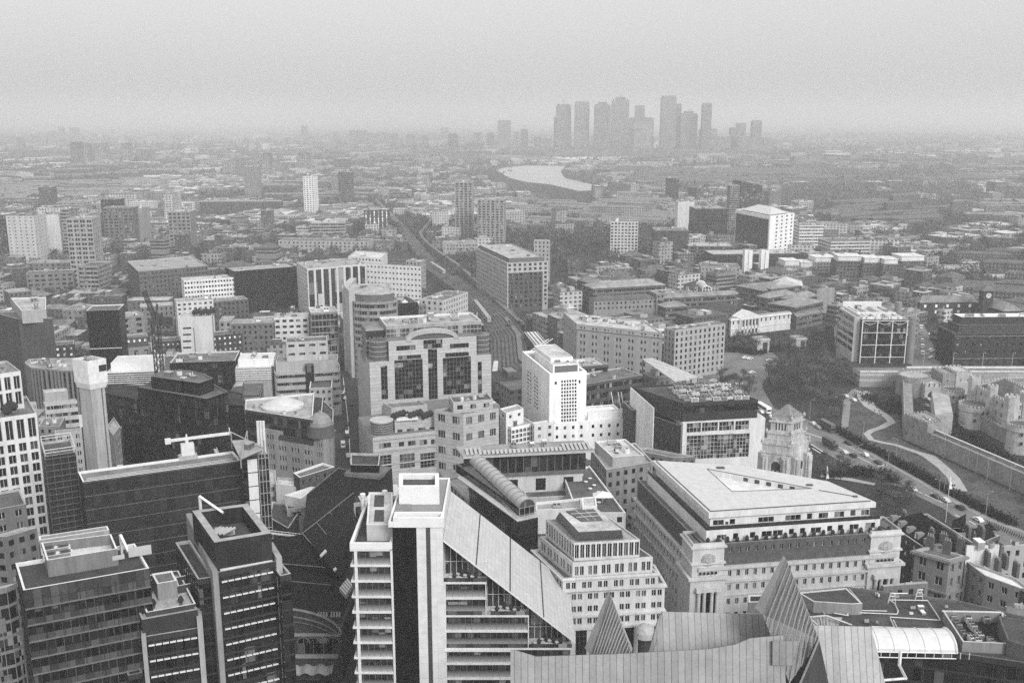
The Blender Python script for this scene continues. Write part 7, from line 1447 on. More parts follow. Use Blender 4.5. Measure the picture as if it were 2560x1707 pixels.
for i, (a, s) in enumerate(((p[0], 3.4), (p[3], 3), (p[0].lerp(p[3], .5), 2.6), (p[0].lerp(p[1], .45), 3))): b = MB(); q = circ(a, s, 8); b.prism(q, 0, h + 4); cren(b, q, h + 4, .9, 1.0); b.build('turret', CS2, r)
for x0, x1, yt, lab, m in ((1540, 1640, 265, 'dark square castle tower in front of the retaining wall', CS), (1642, 1762, 250, 'pale square castle tower in front of the retaining wall', CS2)):
    p, hh = front(16, x0, x1, yt, 420, 14, .05); r = empty('castle_tower', (*p[0],), lab, 'castle tower'); b = MB(); b.prism(p, 0, hh); cren(b, p, hh); b.build('wall', m, r); b = MB(); slits(b, p[0], p[1], (hh * .6,), 4, .6, 1.6); b.build('window', G0, r); FOOT.append(p)
# gate pavilions by the gardens
for x0, x1, yt, yb, lab in ((595, 680, 645, 738, 'left small pedimented stone gate lodge at the gardens'), (850, 922, 640, 715, 'right small pedimented stone gate lodge at the gardens')):
    p, hh = front(6, x0, x1, yt, yb, 9, .2); r = empty('gate_lodge', (*p[0],), lab, 'lodge'); block(r, p, 0, hh, sty('none', w=W(.42)), roof=RF(.2), cornice=[(hh - 1.2, .6, .5)]); u = (p[1] - p[0]).normalized(); v_ = Vector((u.y, -u.x)) * .05; b = MB(); l = (p[1] - p[0]).length; b.box(p[0] + u * l * .45 + v_, u, l * .4, .04, 0, hh * .75); b.build('doorway', W(.04), r)
# ------------------------------------------------------------------ railway
LE = px(5, [(1330, 1010), (1112, 880), (1110, 660), (1060, 560), (975, 425), (880, 330), (760, 240), (690, 190), (620, 90), (560, 0)], 5) + px(8, [(480, 925), (450, 880), (400, 830), (330, 765)], 5)
RE = px(5, [(1500, 900), (1360, 760), (1340, 610), (1250, 500), (1130, 400), (1000, 310), (870, 210), (770, 150), (690, 60), (640, 0)], 5) + px(8, [(560, 960), (500, 900), (460, 860), (365, 770)], 5)
b = MB(); n = len(LE)
for i in range(n - 1):
    b.quad((*RE[i], 5), (*RE[i+1], 5), (*LE[i+1], 5), (*LE[i], 5), 0); KEEP.append(ccw([RE[i], RE[i+1], LE[i+1], LE[i]]))
    b.quad((*RE[i], 0), (*RE[i+1], 0), (*RE[i+1], 5.8), (*RE[i], 5.8), 1); b.quad((*LE[i+1], 0), (*LE[i], 0), (*LE[i], 5.8), (*LE[i+1], 5.8), 1)
tag(b.build('railway_bed', [mat('ballast', .05, .95, .6, .12), BR(.14)]), None, None, None, 'structure')
b = MB()
for k in range(1, 19):
    t = (k // 2 * 2 + (.55 if k % 2 else 0) + .4) / 19
    for i in range(n - 1): a, c_ = LE[i].lerp(RE[i], t), LE[i+1].lerp(RE[i+1], t); b.bar((*a, 5.15), (*c_, 5.15), .08)
tag(b.build('railway_tracks', mat('rail_steel', .42, .4, .2, 1)), None, None, None, 'structure')
GN = W(.16)
for k in range(9):
    i = 2 + k * .9; j = int(i); t = i - j; a, c_ = LE[j].lerp(LE[j+1], t), RE[j].lerp(RE[j+1], t); b = MB(); b.bar((*a, 5), (*a, 12), .2); b.bar((*c_, 5), (*c_, 12), .2); b.bar((*a, 11.6), (*c_, 11.6), .2)
    ww = ('nearest', 'second nearest', 'third', 'fourth', 'fifth', 'sixth', 'seventh', 'second farthest', 'farthest')[k]
    tag(b.build('signal_gantry', GN, off=(*a, 5)), 'thin overhead wire gantry across the railway, %s from the arch fronted office' % ww, 'gantry', 'gantries over the railway')
strip('light_railway', px(8, [(725, 935), (690, 985), (655, 1025), (670, 1060), (720, 1110), (800, 1172), (900, 1240), (980, 1310)]) + px(5, [(1100, 390), (1200, 480), (1330, 600)]), 3.6, 6, mat('viaduct_deck', .15, .9, .2, .1), True, 'structure', 6)
r = empty('station_canopy', (*at(5, 1430, 660),), 'pale ribbed platform canopy beside the railway behind the white tower', 'canopy'); q = px(5, [(1335, 600), (1420, 598), (1535, 725), (1440, 735)], 10); b = MB(); b.prism(ccw(q), 9.6, 10, 0, None, True); b.build('roof', W(.6), r); b = MB()
for k in (.1, .35, .65, .9): a, c_ = q[0].lerp(q[1], k), q[3].lerp(q[2], k); b.bar((*a, 10.1), (*c_, 10.1), .4)
b.build('roof_light', W(.08), r); b = MB(); [b.bar((*a, 0), (*a, 9.6), .4) for a in q]; b.build('post', W(.2), r)
for k, (c, p0, p1) in enumerate(((5, (1150, 940), (1165, 820)), (5, (1155, 1000), (1230, 965)), (5, (1195, 1010), (1275, 968)))):
    a, e_ = at(c, *p0, 6), at(c, *p1, 6); u = (e_ - a).normalized(); l = (e_ - a).length; lab = ('white train standing on the tracks right of the arch fronted office', 'white train nearest the striped granite wing', 'white train at the station throat below the white tower')[k]
    r = empty('train', (*a, 5), lab, 'train', 'trains on the railway'); nc = max(1, int(l / 19))
    for j in range(nc): b = MB(); b.box(a + u * (l * j / nc), u, l / nc - .7, 2.8, 5.6, 8.8); b.prism(ccw([a + u * (l * j / nc + .3) + Vector((-u.y, u.x)) * s for s in (.3, 2.5)] + [a + u * (l * (j + 1) / nc - 1) + Vector((-u.y, u.x)) * s for s in (2.5, .3)]), 8.8, 9.2, 2); b.box(a + u * (l * j / nc + .6) - Vector((-u.y, u.x)) * .03, u, l / nc - 1.9, 2.86, 7, 8.1, 1); b.build('carriage', [W(.6), G2, W(.5)], r)
sheet_px('river', 8, [(1150, 590), (1200, 574), (1340, 560), (1605, 562), (1572, 600), (1600, 640), (1690, 662), (1775, 682), (1772, 722), (1690, 726), (1500, 682), (1350, 668), (1240, 640)], .3, mat('river_water', .36, .35, .05, .01))
sheet_px('river', 9, [(1690, 832), (1860, 815), (2060, 842), (2500, 878), (2500, 925), (2200, 892), (1990, 880), (1850, 850), (1700, 852)], .3, mat('river_water', .36))

KEEP += [ccw(px(16, [(100, 420), (560, 560), (560, 1100), (60, 1000)])), ccw(px(16, [(1330, 1200), (1900, 1380), (2300, 1550), (2300, 2000), (1200, 2000), (1150, 1400)])), ccw(px(16, [(560, 880), (1330, 1200), (1260, 1390), (1150, 1800), (200, 1800), (300, 1000)])), ccw(px(6, [(405, 640), (860, 560), (1110, 560), (1110, 800), (640, 960), (420, 800)])), ccw(px(8, [(1150, 590), (1250, 640), (1770, 720), (1775, 830), (1500, 800), (1230, 740)]))]
q = [a.lerp(c_, .8) for a, c_ in zip(LE, RE)][0:4]; strip('station_platform', q, 3.2, 5.9, mat('platform_paving', .16, .9, .2, .2), False, 'structure', .9)
for k, (i0, t, nc, lab) in enumerate(((3, .3, 4, 'pale train on the left tracks above the arched office'), (6, .55, 5, 'pale train far up the railway beside the large hotel block'))):
    r = empty('train', (*LE[i0].lerp(RE[i0], t), 5), lab, 'train', 'trains on the railway'); a, e_ = LE[i0].lerp(RE[i0], t), LE[i0 + 1].lerp(RE[i0 + 1], t); u = (e_ - a).normalized(); l = min((e_ - a).length, nc * 20) / nc
    for j in range(nc): b = MB(); b.box(a + u * (l * j), u, l - .8, 2.8, 5.6, 9); b.box(a + u * (l * j + .6) - Vector((-u.y, u.x)) * .03, u, l - 2, 2.86, 7.1, 8.1, 1); b.build('carriage', [W(.34), G2], r)

b = MB()
for k in range(26):
    x = X0 + 33 + k * 6.2
    if k % 2: b.quad((x, (Yw + Yb) / 2, hw + .08), (x + 3.5, (Yw + Yb) / 2, hw + .08), (x + 3.5, (Yw + Yb) / 2 + .3, hw + .08), (x, (Yw + Yb) / 2 + .3, hw + .08))
tag(b.build('road_marking', MK), None, None, None, 'structure')
for k in range(7):
    x = X0 + 40 + k * 17; r = empty('street_lamp', (x, Yb + 1.2, hw), 'tall lamp post on the bridge approach behind the castle, %s from the glass fronted office' % OR_[k], 'street lamp', 'street lamps on the bridge approach'); b = MB(); b.bar((x, Yb + 1.2, hw), (x, Yb + 1.2, hw + 9), .14, 0, 6); b.build('post', W(.4), r); b = MB(); b.bar((x, Yb + 1.2, hw + 9), (x, Yb - .6, hw + 9.3), .1); b.cube((x, Yb - .9, hw + 9.2), .4, .8, .16); b.build('lamp_head', W(.4), r)
# ================================================================== TREES
TWIG, BARK = mat('twigs', .085, .95, .3, 2, vary=.55), mat('bark', .05, .95, .3, 1)
def tree_meshes(seed, hgt, n=620, leaf=False):
    q = random.Random(seed); t = MB(); c = MB(); tips = []
    def grow(p, d, l, r_, lev):
        e = p + d * l; t.bar(p, e, r_, 0, 5 if lev < 2 else 3, r_ * .65)
        if lev == 3 or l < .9: tips.append((p, e)); return
        for k in range(3 if lev else 5):
            v = Vector((q.gauss(0, 1), q.gauss(0, 1), q.gauss(.35, .5))).normalized(); grow(p.lerp(e, q.uniform(.6, 1)), (d * .75 + v * .8).normalized(), l * q.uniform(.6, .82), r_ * .6, lev + 1)
    grow(Vector((0, 0, 0)), Vector((q.gauss(0, .04), q.gauss(0, .04), 1)).normalized(), hgt * .3, hgt * .02, 0)
    for k in range(n):
        a, b_ = q.choice(tips); p = a.lerp(b_, q.random()) + Vector([q.gauss(0, hgt * .045) for _ in range(3)]); d = Vector((q.gauss(0, 1), q.gauss(0, 1), q.gauss(.3, .8))).normalized(); l = hgt * q.uniform(.04, .11); s = d.orthogonal().normalized()
        if q.random() < .5: s = d.cross(s)
        w = hgt * (.012 if leaf else .0055) * q.uniform(.6, 1.5); c.face([p - s * w, p + s * w, p + d * l + s * w * .3, p + d * l - s * w * .3])
    return t.mesh('trunk', BARK), c.mesh('crown', TWIG)
TREES = [tree_meshes(40 + k, 15, 430) for k in range(5)]
PROTO = []
def plant(p, k, s, lab, group, cat='tree', nm='bare_tree'):
    r = empty(nm, (p.x, p.y, .05), lab, cat, group); r.scale = (s * R.uniform(.9, 1.1),) * 2 + (s * R.uniform(.85, 1.1),); r.rotation_euler = (0, 0, R.uniform(0, 6.28))
    for n_, me in zip(('trunk', 'crown'), TREES[k % 5]): o = bpy.data.objects.new(n_, me); COL.objects.link(o); o.parent = r
def scatter(c, pts, n, s, lab, group, gap=5):
    q = [at(c, *k) for k in pts]; xs, ys = [a.x for a in q], [a.y for a in q]; done = []; t = 0
    while len(done) < n and t < n * 30:
        t += 1; p = Vector((R.uniform(min(xs), max(xs)), R.uniform(min(ys), max(ys))))
        if inside(p, q) and all((p - o).length > gap for o in done) and not any(inside(p, f) for f in FOOT): done.append(p); plant(p, t, s * R.uniform(.75, 1.2), lab, group)
scatter(6, [(650, 950), (740, 830), (900, 790), (1000, 640), (1100, 580), (1115, 800), (1100, 1150), (1000, 1200), (870, 1110), (740, 1050)], 52, 1.05, 'dark bare tree in the dense clump filling the square garden', 'bare trees of the square garden', 5)
scatter(6, [(430, 690), (800, 660), (850, 720), (620, 760), (440, 740)], 16, 1.0, 'bare tree before the white neoclassical building', 'bare trees before the classical building', 6)
scatter(6, [(350, 930), (520, 900), (600, 980), (560, 1050), (420, 960)], 8, .9, 'bare tree on the traffic square behind the black topped office', 'bare trees on the traffic square', 6)
scatter(16, [(570, 900), (800, 960), (900, 1040), (820, 1100), (580, 1060)], 10, .55, 'small bare tree in the garden below the stone tower', 'small trees below the stone tower', 5)
scatter(16, [(1000, 1120), (1200, 1120), (1320, 1210), (1260, 1400), (1100, 1370), (1030, 1240)], 16, .6, 'bare tree in the garden right of the grand hotel', 'bare trees beside the grand hotel', 5)
scatter(16, [(860, 390), (1000, 400), (1180, 420), (1190, 560), (1060, 520), (980, 440)], 16, .3, 'low shrub tree in the moat below the retaining wall', 'shrub trees in the moat', 3)
scatter(16, [(740, 250), (900, 260), (900, 340), (760, 430)], 12, .7, 'bare tree between the square garden and the moat', 'bare trees by the moat', 4)
scatter(16, [(700, 480), (780, 460), (770, 660), (700, 610)], 10, .5, 'small tree on the bank between the garden and the gravel path', 'small trees on the moat bank', 4)
scatter(17, [(1250, 280), (2200, 330), (2200, 420), (1900, 430), (1080, 420)], 34, .8, 'bare tree behind the brick warehouses', 'bare trees behind the warehouses', 7)
scatter(17, [(170, 380), (340, 380), (330, 640), (180, 640)], 14, .9, 'bare tree beside the street left of the glass fronted office', 'bare trees by the side road', 6)
scatter(17, [(1050, 690), (1300, 700), (1290, 740), (1060, 735)], 8, .6, 'bare tree in front of the slate roofed warehouse', 'bare trees at the warehouse yard', 5)
scatter(8, [(640, 1080), (720, 1150), (860, 1260), (900, 1320), (820, 1300), (700, 1190)], 14, .7, 'bare tree on the bank right of the railway', 'bare trees beside the railway', 6)
scatter(5, [(660, 260), (760, 310), (900, 450), (880, 480), (720, 340)], 12, .7, 'bare tree on the bank left of the railway', 'bare trees left of the railway', 6)
scatter(4, [(240, 420), (330, 440), (330, 560), (250, 560)], 6, .8, 'tree between the dark office with vertical fins and the black cube', 'trees by the finned office', 5)
scatter(4, [(1690, 360), (1800, 360), (1860, 430), (1700, 450)], 8, .8, 'tree at the foot of the long black building', 'trees by the long black building', 5)
scatter(5, [(1850, 1040), (1990, 1030), (2000, 1085), (1860, 1090)], 5, .8, 'bare tree in the court behind the white tower', 'bare trees in the court', 5)
# clipped hedge and shrubs along the road (uncountable)
def tufts(name, pts, n, spread, s, m, hgt=1.0):
    b = MB(); seg = [(a, c_) for a, c_ in zip(pts, pts[1:])]; tot = sum((c_ - a).length for a, c_ in seg)
    for a, c_ in seg:
        for k in range(int(n * (c_ - a).length / tot)):
            p = a.lerp(c_, R.random()) + Vector((R.gauss(0, spread), R.gauss(0, spread))); z = abs(R.gauss(0, .6)) * hgt; v = [Vector([R.gauss(0, s) for _ in range(3)]) for _ in range(3)]; b.face([Vector((*p, z + .2)) + x for x in v])
    return tag(b.build(name, m), None, None, None, 'stuff')
tufts('roadside_hedge', px(16, [(735, 690), (830, 750), (960, 830), (1050, 865), (1200, 945), (1340, 1010), (1560, 1150), (1700, 1220), (1900, 1330), (2100, 1420)]), 9000, 1.1, .45, mat('hedge', .025, .95, .4, 1), 1.8)
tufts('garden_shrubs', px(16, [(660, 1040), (760, 1040), (880, 1030), (1040, 1040), (1180, 1090)]), 3500, 1.6, .5, mat('hedge', .025), 2.2)
tufts('garden_shrubs', px(6, [(430, 720), (600, 745), (700, 720), (850, 720)]), 2500, 2, .6, mat('hedge', .025), 2)
tufts('lane_shrubs', px(16, [(1480, 600), (1560, 640), (1700, 730), (1900, 830), (2060, 930)]), 3500, 2.2, .6, mat('hedge', .025), 1.4)
tufts('moat_shrubs', px(16, [(980, 440), (1060, 470), (1150, 500), (1190, 560)]), 2200, 3.5, .5, mat('hedge', .025), 1.2)
# ================================================================== FILLER STREETS AND FAR CITY
FM = [facademat('far_wall_%d' % i, w, g, bay, fl, ww, wh) for i, (w, g, bay, fl, ww, wh) in enumerate(((.075, .02, 3, 3.2, .45, .5), (.14, .03, 3.4, 3.2, .5, .5), (.27, .04, 3.6, 3.4, .5, .5), (.46, .06, 4, 3.4, .55, .5), (.05, .2, 3.2, 3.2, .42, .45), (.2, .02, 40, 3.4, 1, .5)))]
FR = [RF(.05), RF(.1), RF(.18), RF(.32), W(.55)]
FMATS = FM + FR
def fbox(b, c, w, d, h, ang, m, rm, hipr=False, pent=False):
    cs, sn = math.cos(ang), math.sin(ang); P = [c + Vector((x * w/2 * cs - y * d/2 * sn, x * w/2 * sn + y * d/2 * cs)) for x, y in ((-1, -1), (1, -1), (1, 1), (-1, 1))]
    k = len(b.v); b.v += [(p.x, p.y, 0) for p in P] + [(p.x, p.y, h) for p in P]
    for i in range(4):
        j = (i + 1) % 4; l = w if i % 2 == 0 else d; b.idx((k + i, k + j, k + 4 + j, k + 4 + i), m); b.u[-1] = ((0, 0), (l, 0), (l, h), (0, h))
    if hipr:
        k2 = len(b.v); r_ = min(w, d) * .24; e = (.5 - .5 * min(1, d / w)) if w > d else 0; ax = Vector((cs, sn)) * w * e; Q = [p + (p - c) * .06 for p in P]
        b.v += [(p.x, p.y, h - .1) for p in Q] + [(*(c - ax), h + r_), (*(c + ax), h + r_)]
        for f in ((0, 1, 5, 4), (1, 2, 5), (2, 3, 4, 5), (3, 0, 4)): b.idx([k2 + i for i in f], rm)
    else:
        b.idx((k + 4, k + 5, k + 6, k + 7), rm)
        if pent:
            for s in range(2):
                q = c + Vector((cs, sn)) * w * R.uniform(-.28, .28); ww, dd = w * R.uniform(.12, .3), d * R.uniform(.3, .6); b.prism([q + Vector((x * ww/2 * cs - y * dd/2 * sn, x * ww/2 * sn + y * dd/2 * cs)) for x, y in ((-1, -1), (1, -1), (1, 1), (-1, 1))], h + .01, h + R.uniform(1.5, 3.4), 6 + R.randrange(1, 4), 6 + R.randrange(5))
    return P
def park(x, y): return math.sin(x * .0061 + 1.3) * math.cos(y * .0047 + .6) + .55 * math.sin(x * .017 - y * .011) > (.62 if y < 2200 else .5)
WOODS = [[at(c, *k) for k in pts] for c, pts in ((8, [(1150, 1010), (1400, 900), (1650, 900), (1900, 960), (1880, 1130), (1520, 1110), (1300, 1070)]), (8, [(590, 830), (700, 820), (720, 930), (640, 1000), (590, 960)]), (8, [(1080, 690), (1240, 650), (1500, 690), (1700, 730), (1600, 760), (1200, 740)]), (9, [(1270, 900), (1700, 850), (1980, 905), (2500, 940), (2500, 1030), (2000, 1010), (1500, 1000), (1380, 960)]), (9, [(1380, 1010), (1560, 1040), (1600, 1110), (1400, 1130)]), (9, [(880, 760), (1250, 740), (1300, 860), (900, 900)]), (7, [(780, 1090), (860, 1100), (820, 1200), (700, 1200), (690, 1120)]), (7, [(1540, 980), (1920, 960), (1900, 1030), (1560, 1050)]), (5, [(700, 230), (800, 260), (900, 360), (820, 330)]), (5, [(1520, 330), (1700, 300), (1720, 440), (1560, 430)]), (6, [(1700, 230), (2352, 240), (2352, 330), (1800, 330)]), (9, [(1340, 980), (2500, 930), (2500, 1320), (1720, 1330), (1700, 1180), (1400, 1140)]), (9, [(700, 690), (1500, 640), (2500, 760), (2500, 840), (1300, 800), (800, 760)]))]
R.seed(23)
near = []; KB = [(f, min(p.x for p in f), max(p.x for p in f), min(p.y for p in f), max(p.y for p in f)) for f in FOOT + KEEP]
def free(c, r_): 
    for f, a, b_, e, g in KB:
        if c.x > a - r_ and c.x < b_ + r_ and c.y > e - r_ and c.y < g + r_:
            if inside(c, f) or any(inside(c + Vector((dx * r_, dy * r_)), f) for dx, dy in ((.9, 0), (-.9, 0), (0, .9), (0, -.9), (.64, .64), (-.64, .64), (.64, -.64), (-.64, -.64))): return False
    return True
fb_far = MB(); trees = []; cnt = {}
def region(p): return 'left of the railway' if p.x < .02 * p.y - 30 else ('right of the railway' if p.x < .2 * p.y else 'right of the classical building')
KINDS_ = {'brick_house': ('small brick house with hipped roof', 'house'), 'flat_roofed_block': ('flat roofed low block with roof huts', 'block'), 'slate_roofed_block': ('long slate roofed terrace', 'terrace'), 'pale_block': ('pale low block with a light flat roof', 'block')}
y = 330.0
while y < 7600:
    step = 24 + max(0, (y - 1200) * .017); hw = .56 * y + 60; ang0 = .35 if y < 900 else .2
    x = -hw + R.uniform(0, step)
    while x < hw:
        c = Vector((x + R.uniform(-.25, .25) * step, y + R.uniform(-.3, .3) * step)); x += step * R.uniform(.9, 1.25)
        wood = any(inside(c, q) for q in WOODS) and R.random() < .7
        if wood or (c.y > 650 and park(c.x, c.y)) or (R.random() < (.13 if c.y < 900 else .27) and c.y > 500):
            if not free(c, 3): continue
            for k in range(9 if wood and y < 1600 else (5 if y < 1800 else 4)): trees.append((c + Vector((R.gauss(0, step * .4), R.gauss(0, step * .4))), R.uniform(3.2, 5.5) * (1 + max(0, y - 1500) / 2600)))
            continue
        if R.random() < .1: continue
        w, d = step * R.uniform(.45, 1.15), step * R.uniform(.4, .75); h = R.choice((7, 9, 10, 12, 13, 15)) * R.uniform(.85, 1.15) * (1.35 if y < 700 else 1)
        cs_ = 150 * (1 + y / 2600); cq = random.Random(int(c.x // cs_) * 7919 + int(c.y // cs_) * 104729); ct, ca, cm, cr_ = cq.random(), cq.uniform(-.5, .5), cq.choice((0, 0, 1, 1, 2, 3, 4)), cq.choice((6, 7, 7, 8, 9))
        ang = ang0 + .3 * math.sin(c.x * .004) + R.choice((0, 0, 0, math.pi / 2)) + R.uniform(-.05, .05); m = R.choice((0, 0, 0, 1, 1, 2, 2, 3, 4, 5)); hp = h < 15 and R.random() < (.3 if y < 1000 else .12); rm = 0
        if y < 720: w *= 1.25; d *= 1.3
        elif ct < .2: w, d, h, ang, m, hp, rm = step * R.uniform(1.6, 2.8), 10, R.uniform(7, 11), ca + R.uniform(-.06, .06), cm, True, cr_ if cr_ < 9 else 7          # terraces
        elif ct < .36 and R.random() < .6: w, d, h, ang, m, hp, rm = step * R.uniform(1.3, 2.6), 13, R.uniform(12, 20), ca + R.choice((0, math.pi / 2)) + R.uniform(-.1, .1), R.choice((cm, 1, 2)), False, R.choice((cr_, 7, 8, 9))      # slab estates
        elif .36 < ct < .45: w, d, h, m, hp, rm = step * R.uniform(1.4, 2.4), step * R.uniform(.9, 1.5), R.uniform(6, 9), 2, False, R.choice((8, 9, 10))         # sheds
        if y > 900 and R.random() < .04: h *= R.uniform(1.6, 2.6)
        if y > 1300 and R.random() < (.02 if .6 < ct < .66 else .0015): h = R.uniform(30, 60); w = min(w, 24); d = min(d, 22); hp = False
        if y < 1000 and any(inside(c * (1 + k * h / 150 / 4), f) for k in (2, 3, 4, 5) for f in FOOT): h = max(5, h * .42)
        if not free(c, max(w, d) * .62): 
            w *= .55; d *= .55
            if not free(c, max(w, d) * .66): continue
        rm = rm or 6 + (R.choice((0, 1, 1, 2)) if hp else R.choice((0, 1, 1, 2, 2, 3, 3, 4) if y < 1400 else (1, 2, 2, 3, 3, 4, 4)))  # farther roofs lean paler: some of the haze is put into their colour
        kd = ('slate_roofed_block' if w > 1.5 * d else 'brick_house') if hp else ('pale_block' if rm > 8 else 'flat_roofed_block')
        px_ = pix(c.x, c.y, h)
        if cnt.get(kd, 0) < 240 and -40 < px_[0] < 2600 and y < 1500:
            cnt[kd] = cnt.get(kd, 0) + 1; b = MB(); fbox(b, c, w, d, h, ang, m, rm, hp, not hp)
            g = '%s, %s' % (region(c), 'near the offices' if c.y < 620 else ('in middle distance' if c.y < 1000 else 'in far haze')); l_, ct_ = KINDS_[kd]
            tag(b.build(kd, FMATS, off=(c.x, c.y, 0)), '%s %s' % (l_, g), ct_, '%ss %s' % (kd.replace('_', ' '), g))
        else: fbox(fb_far, c, w, d, h, ang, m, rm, hp, not hp and y < 3000)
    y += step * .92
tag(fb_far.build('distant_buildings', FMATS), 'hazy low city of countless small roofs reaching the horizon', None, None, 'stuff')
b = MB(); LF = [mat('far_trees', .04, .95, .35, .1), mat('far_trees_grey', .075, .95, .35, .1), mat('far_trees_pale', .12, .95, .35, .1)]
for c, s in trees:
    tm = R.choice((0, 0, 1, 1, 2) if c.y < 1700 else (1, 2, 2))  # random tone; distant trees skip the dark one, haze painted into their colour
    for k in range(34 if c.y < 1700 else 16):
        d = Vector((R.gauss(0, 1), R.gauss(0, 1), R.gauss(0, .8))); d *= s * R.uniform(.3, 1) / max(.3, d.length); p = Vector((c.x, c.y, s * 1.25)) + d; e = s * (.2 if c.y < 1700 else .34); b.face([p + Vector([R.gauss(0, e) for _ in range(3)]) for _ in range(3)], tm)
tag(b.build('distant_woods', LF), 'dark masses of bare trees among the far streets', None, None, 'stuff')
# ================================================================== SKYLINE FAR BEHIND
SK = [facademat('sky_tower_%d' % i, w, .04, 6, 4, .7, .6) for i, w in enumerate((.08, .14, .22))]
SKY = [(8, 1545, 1642, 158, 4500, 'stepped tower at the left end of the far cluster'), (8, 1668, 1762, 140, 4450, 'second tower from left of the far cluster'), (8, 1798, 1902, 158, 4400, 'third tower from left of the far cluster, with a notched crown'), (8, 1912, 2022, 126, 4500, 'tall broad tower in the middle of the far cluster'), (8, 2065, 2122, 166, 4700, 'narrow tower peeping over the square block of the far cluster'), (8, 2022, 2182, 245, 4600, 'wide dark block low in the far cluster'), (8, 2052, 2172, 266, 4300, 'pale framed square block at the front of the far cluster'), (8, 2236, 2332, 103, 4400, 'tallest tower of the far cluster'), (9, 82, 116, 155, 4420, 'slim shoulder tower joined to the tallest far tower'), (9, 114, 222, 218, 4380, 'broad tower with cranes right of the tallest far tower'), (9, 258, 316, 152, 4300, 'slender tower standing alone right in the far cluster'), (9, 240, 350, 320, 4350, 'wide low block at the foot of the slender far tower'), (9, 440, 490, 312, 4400, 'short tower beside the right end of the far cluster'), (9, 485, 538, 281, 4500, 'second tower from right of the far cluster'), (9, 583, 641, 265, 4500, 'rightmost tower of the far cluster'), (9, 350, 640, 372, 4400, 'long low base of blocks under the right of the far cluster'), (8, 1530, 1600, 240, 4520, 'lower wing on the left of the stepped far tower'), (8, 1160, 1248, 265, 4900, 'blocky tower left of the far cluster'), (8, 1312, 1360, 322, 4300, 'small dark tower just left of the far cluster'), (8, 836, 894, 352, 3600, 'dark slab tower far off above the railway'), (8, 790, 836, 312, 5200, 'pale tower far off above the railway'), (8, 1000, 1060, 345, 4800, 'low grey tower between railway and far cluster'), (7, 310, 345, 335, 6300, 'faint tower in the haze at far left'), (7, 375, 402, 308, 6300, 'faint slim tower in the haze at far left'), (7, 452, 498, 312, 6300, 'faint broad tower in the haze at far left'), (7, 525, 565, 415, 3300, 'pale slab tower in the haze at left'), (7, 610, 670, 418, 3300, 'pale broad slab in the haze at left'), (7, 792, 830, 412, 3300, 'pale narrow slab in the haze at left'), (7, 455, 500, 405, 3200, 'grey slab tower in the haze at left'), (7, 1965, 2000, 300, 6000, 'faint lone tower on the horizon left of centre'), (8, 190, 300, 330, 5600, 'faint broad blocks on the horizon above the railway'), (8, 300, 440, 345, 5400, 'faint long block on the horizon above the railway'), (7, 1700, 1755, 480, 2500, 'pale slab tower behind the grey slab tower'), (7, 1940, 2010, 478, 2700, 'pale distant slab above the slim white tower'), (7, 1450, 1540, 530, 2500, 'pale distant flats left of the grey slab tower'), (8, 975, 1080, 560, 2700, 'grey distant block behind the tower blocks'), (9, 850, 1030, 500, 3000, 'long pale distant flats right of the far cluster')]
SKY += [(c, x, x + w, y, Y, 'faint small tower low on the hazy horizon, %s of eleven from the left' % o) for o, (c, x, w, y, Y) in zip(('first', 'second', 'third', 'fourth', 'fifth', 'sixth', 'seventh', 'eighth', 'ninth', 'tenth', 'eleventh'), ((7, 60, 50, 372, 5200), (7, 200, 40, 366, 5600), (8, 455, 48, 350, 5000), (8, 560, 52, 355, 5200), (8, 660, 40, 362, 4800), (8, 1090, 42, 345, 5000), (8, 1268, 34, 340, 4700), (8, 1400, 44, 372, 4500), (8, 1462, 50, 385, 4300), (9, 656, 46, 380, 4600), (9, 722, 40, 392, 4700)))]
for i, (c, x0, x1, yt, Y, lab) in enumerate(SKY):
    Xa, z = onY(c, x0, yt, Y); Xb, _ = onY(c, x1, yt, Y); z = max(z, 14); r = empty('skyscraper', ((Xa + Xb) / 2, Y), lab, 'tower'); p = [Vector(k) for k in ((Xa, Y), (Xb, Y), (Xb, Y + 45), (Xa, Y + 45))]
    b = MB(); b.prism(p, 0, z * .97); b.build('shaft', SK[2 if 'pale' in lab else i % 2], r); b = MB(); b.prism(inset(p, (Xb - Xa) * .06), z * .97 + .05, z); b.build('crown', SK[1], r)
    if i % 3 == 0 and z > 90: b = MB(); k_ = (Xa + Xb) / 2; b.bar((k_, Y + 20, z), (k_, Y + 20, z + 16), .8); b.bar((k_ - 9, Y + 20, z + 15), (k_ + 14, Y + 20, z + 13), .6); b.build('mast', SK[0], r)
    if i in (2, 3, 9): b = MB(); q_ = inset(p, (Xb - Xa) * .22); b.prism(q_, z, z + 9); b.build('crown', SK[0], r)
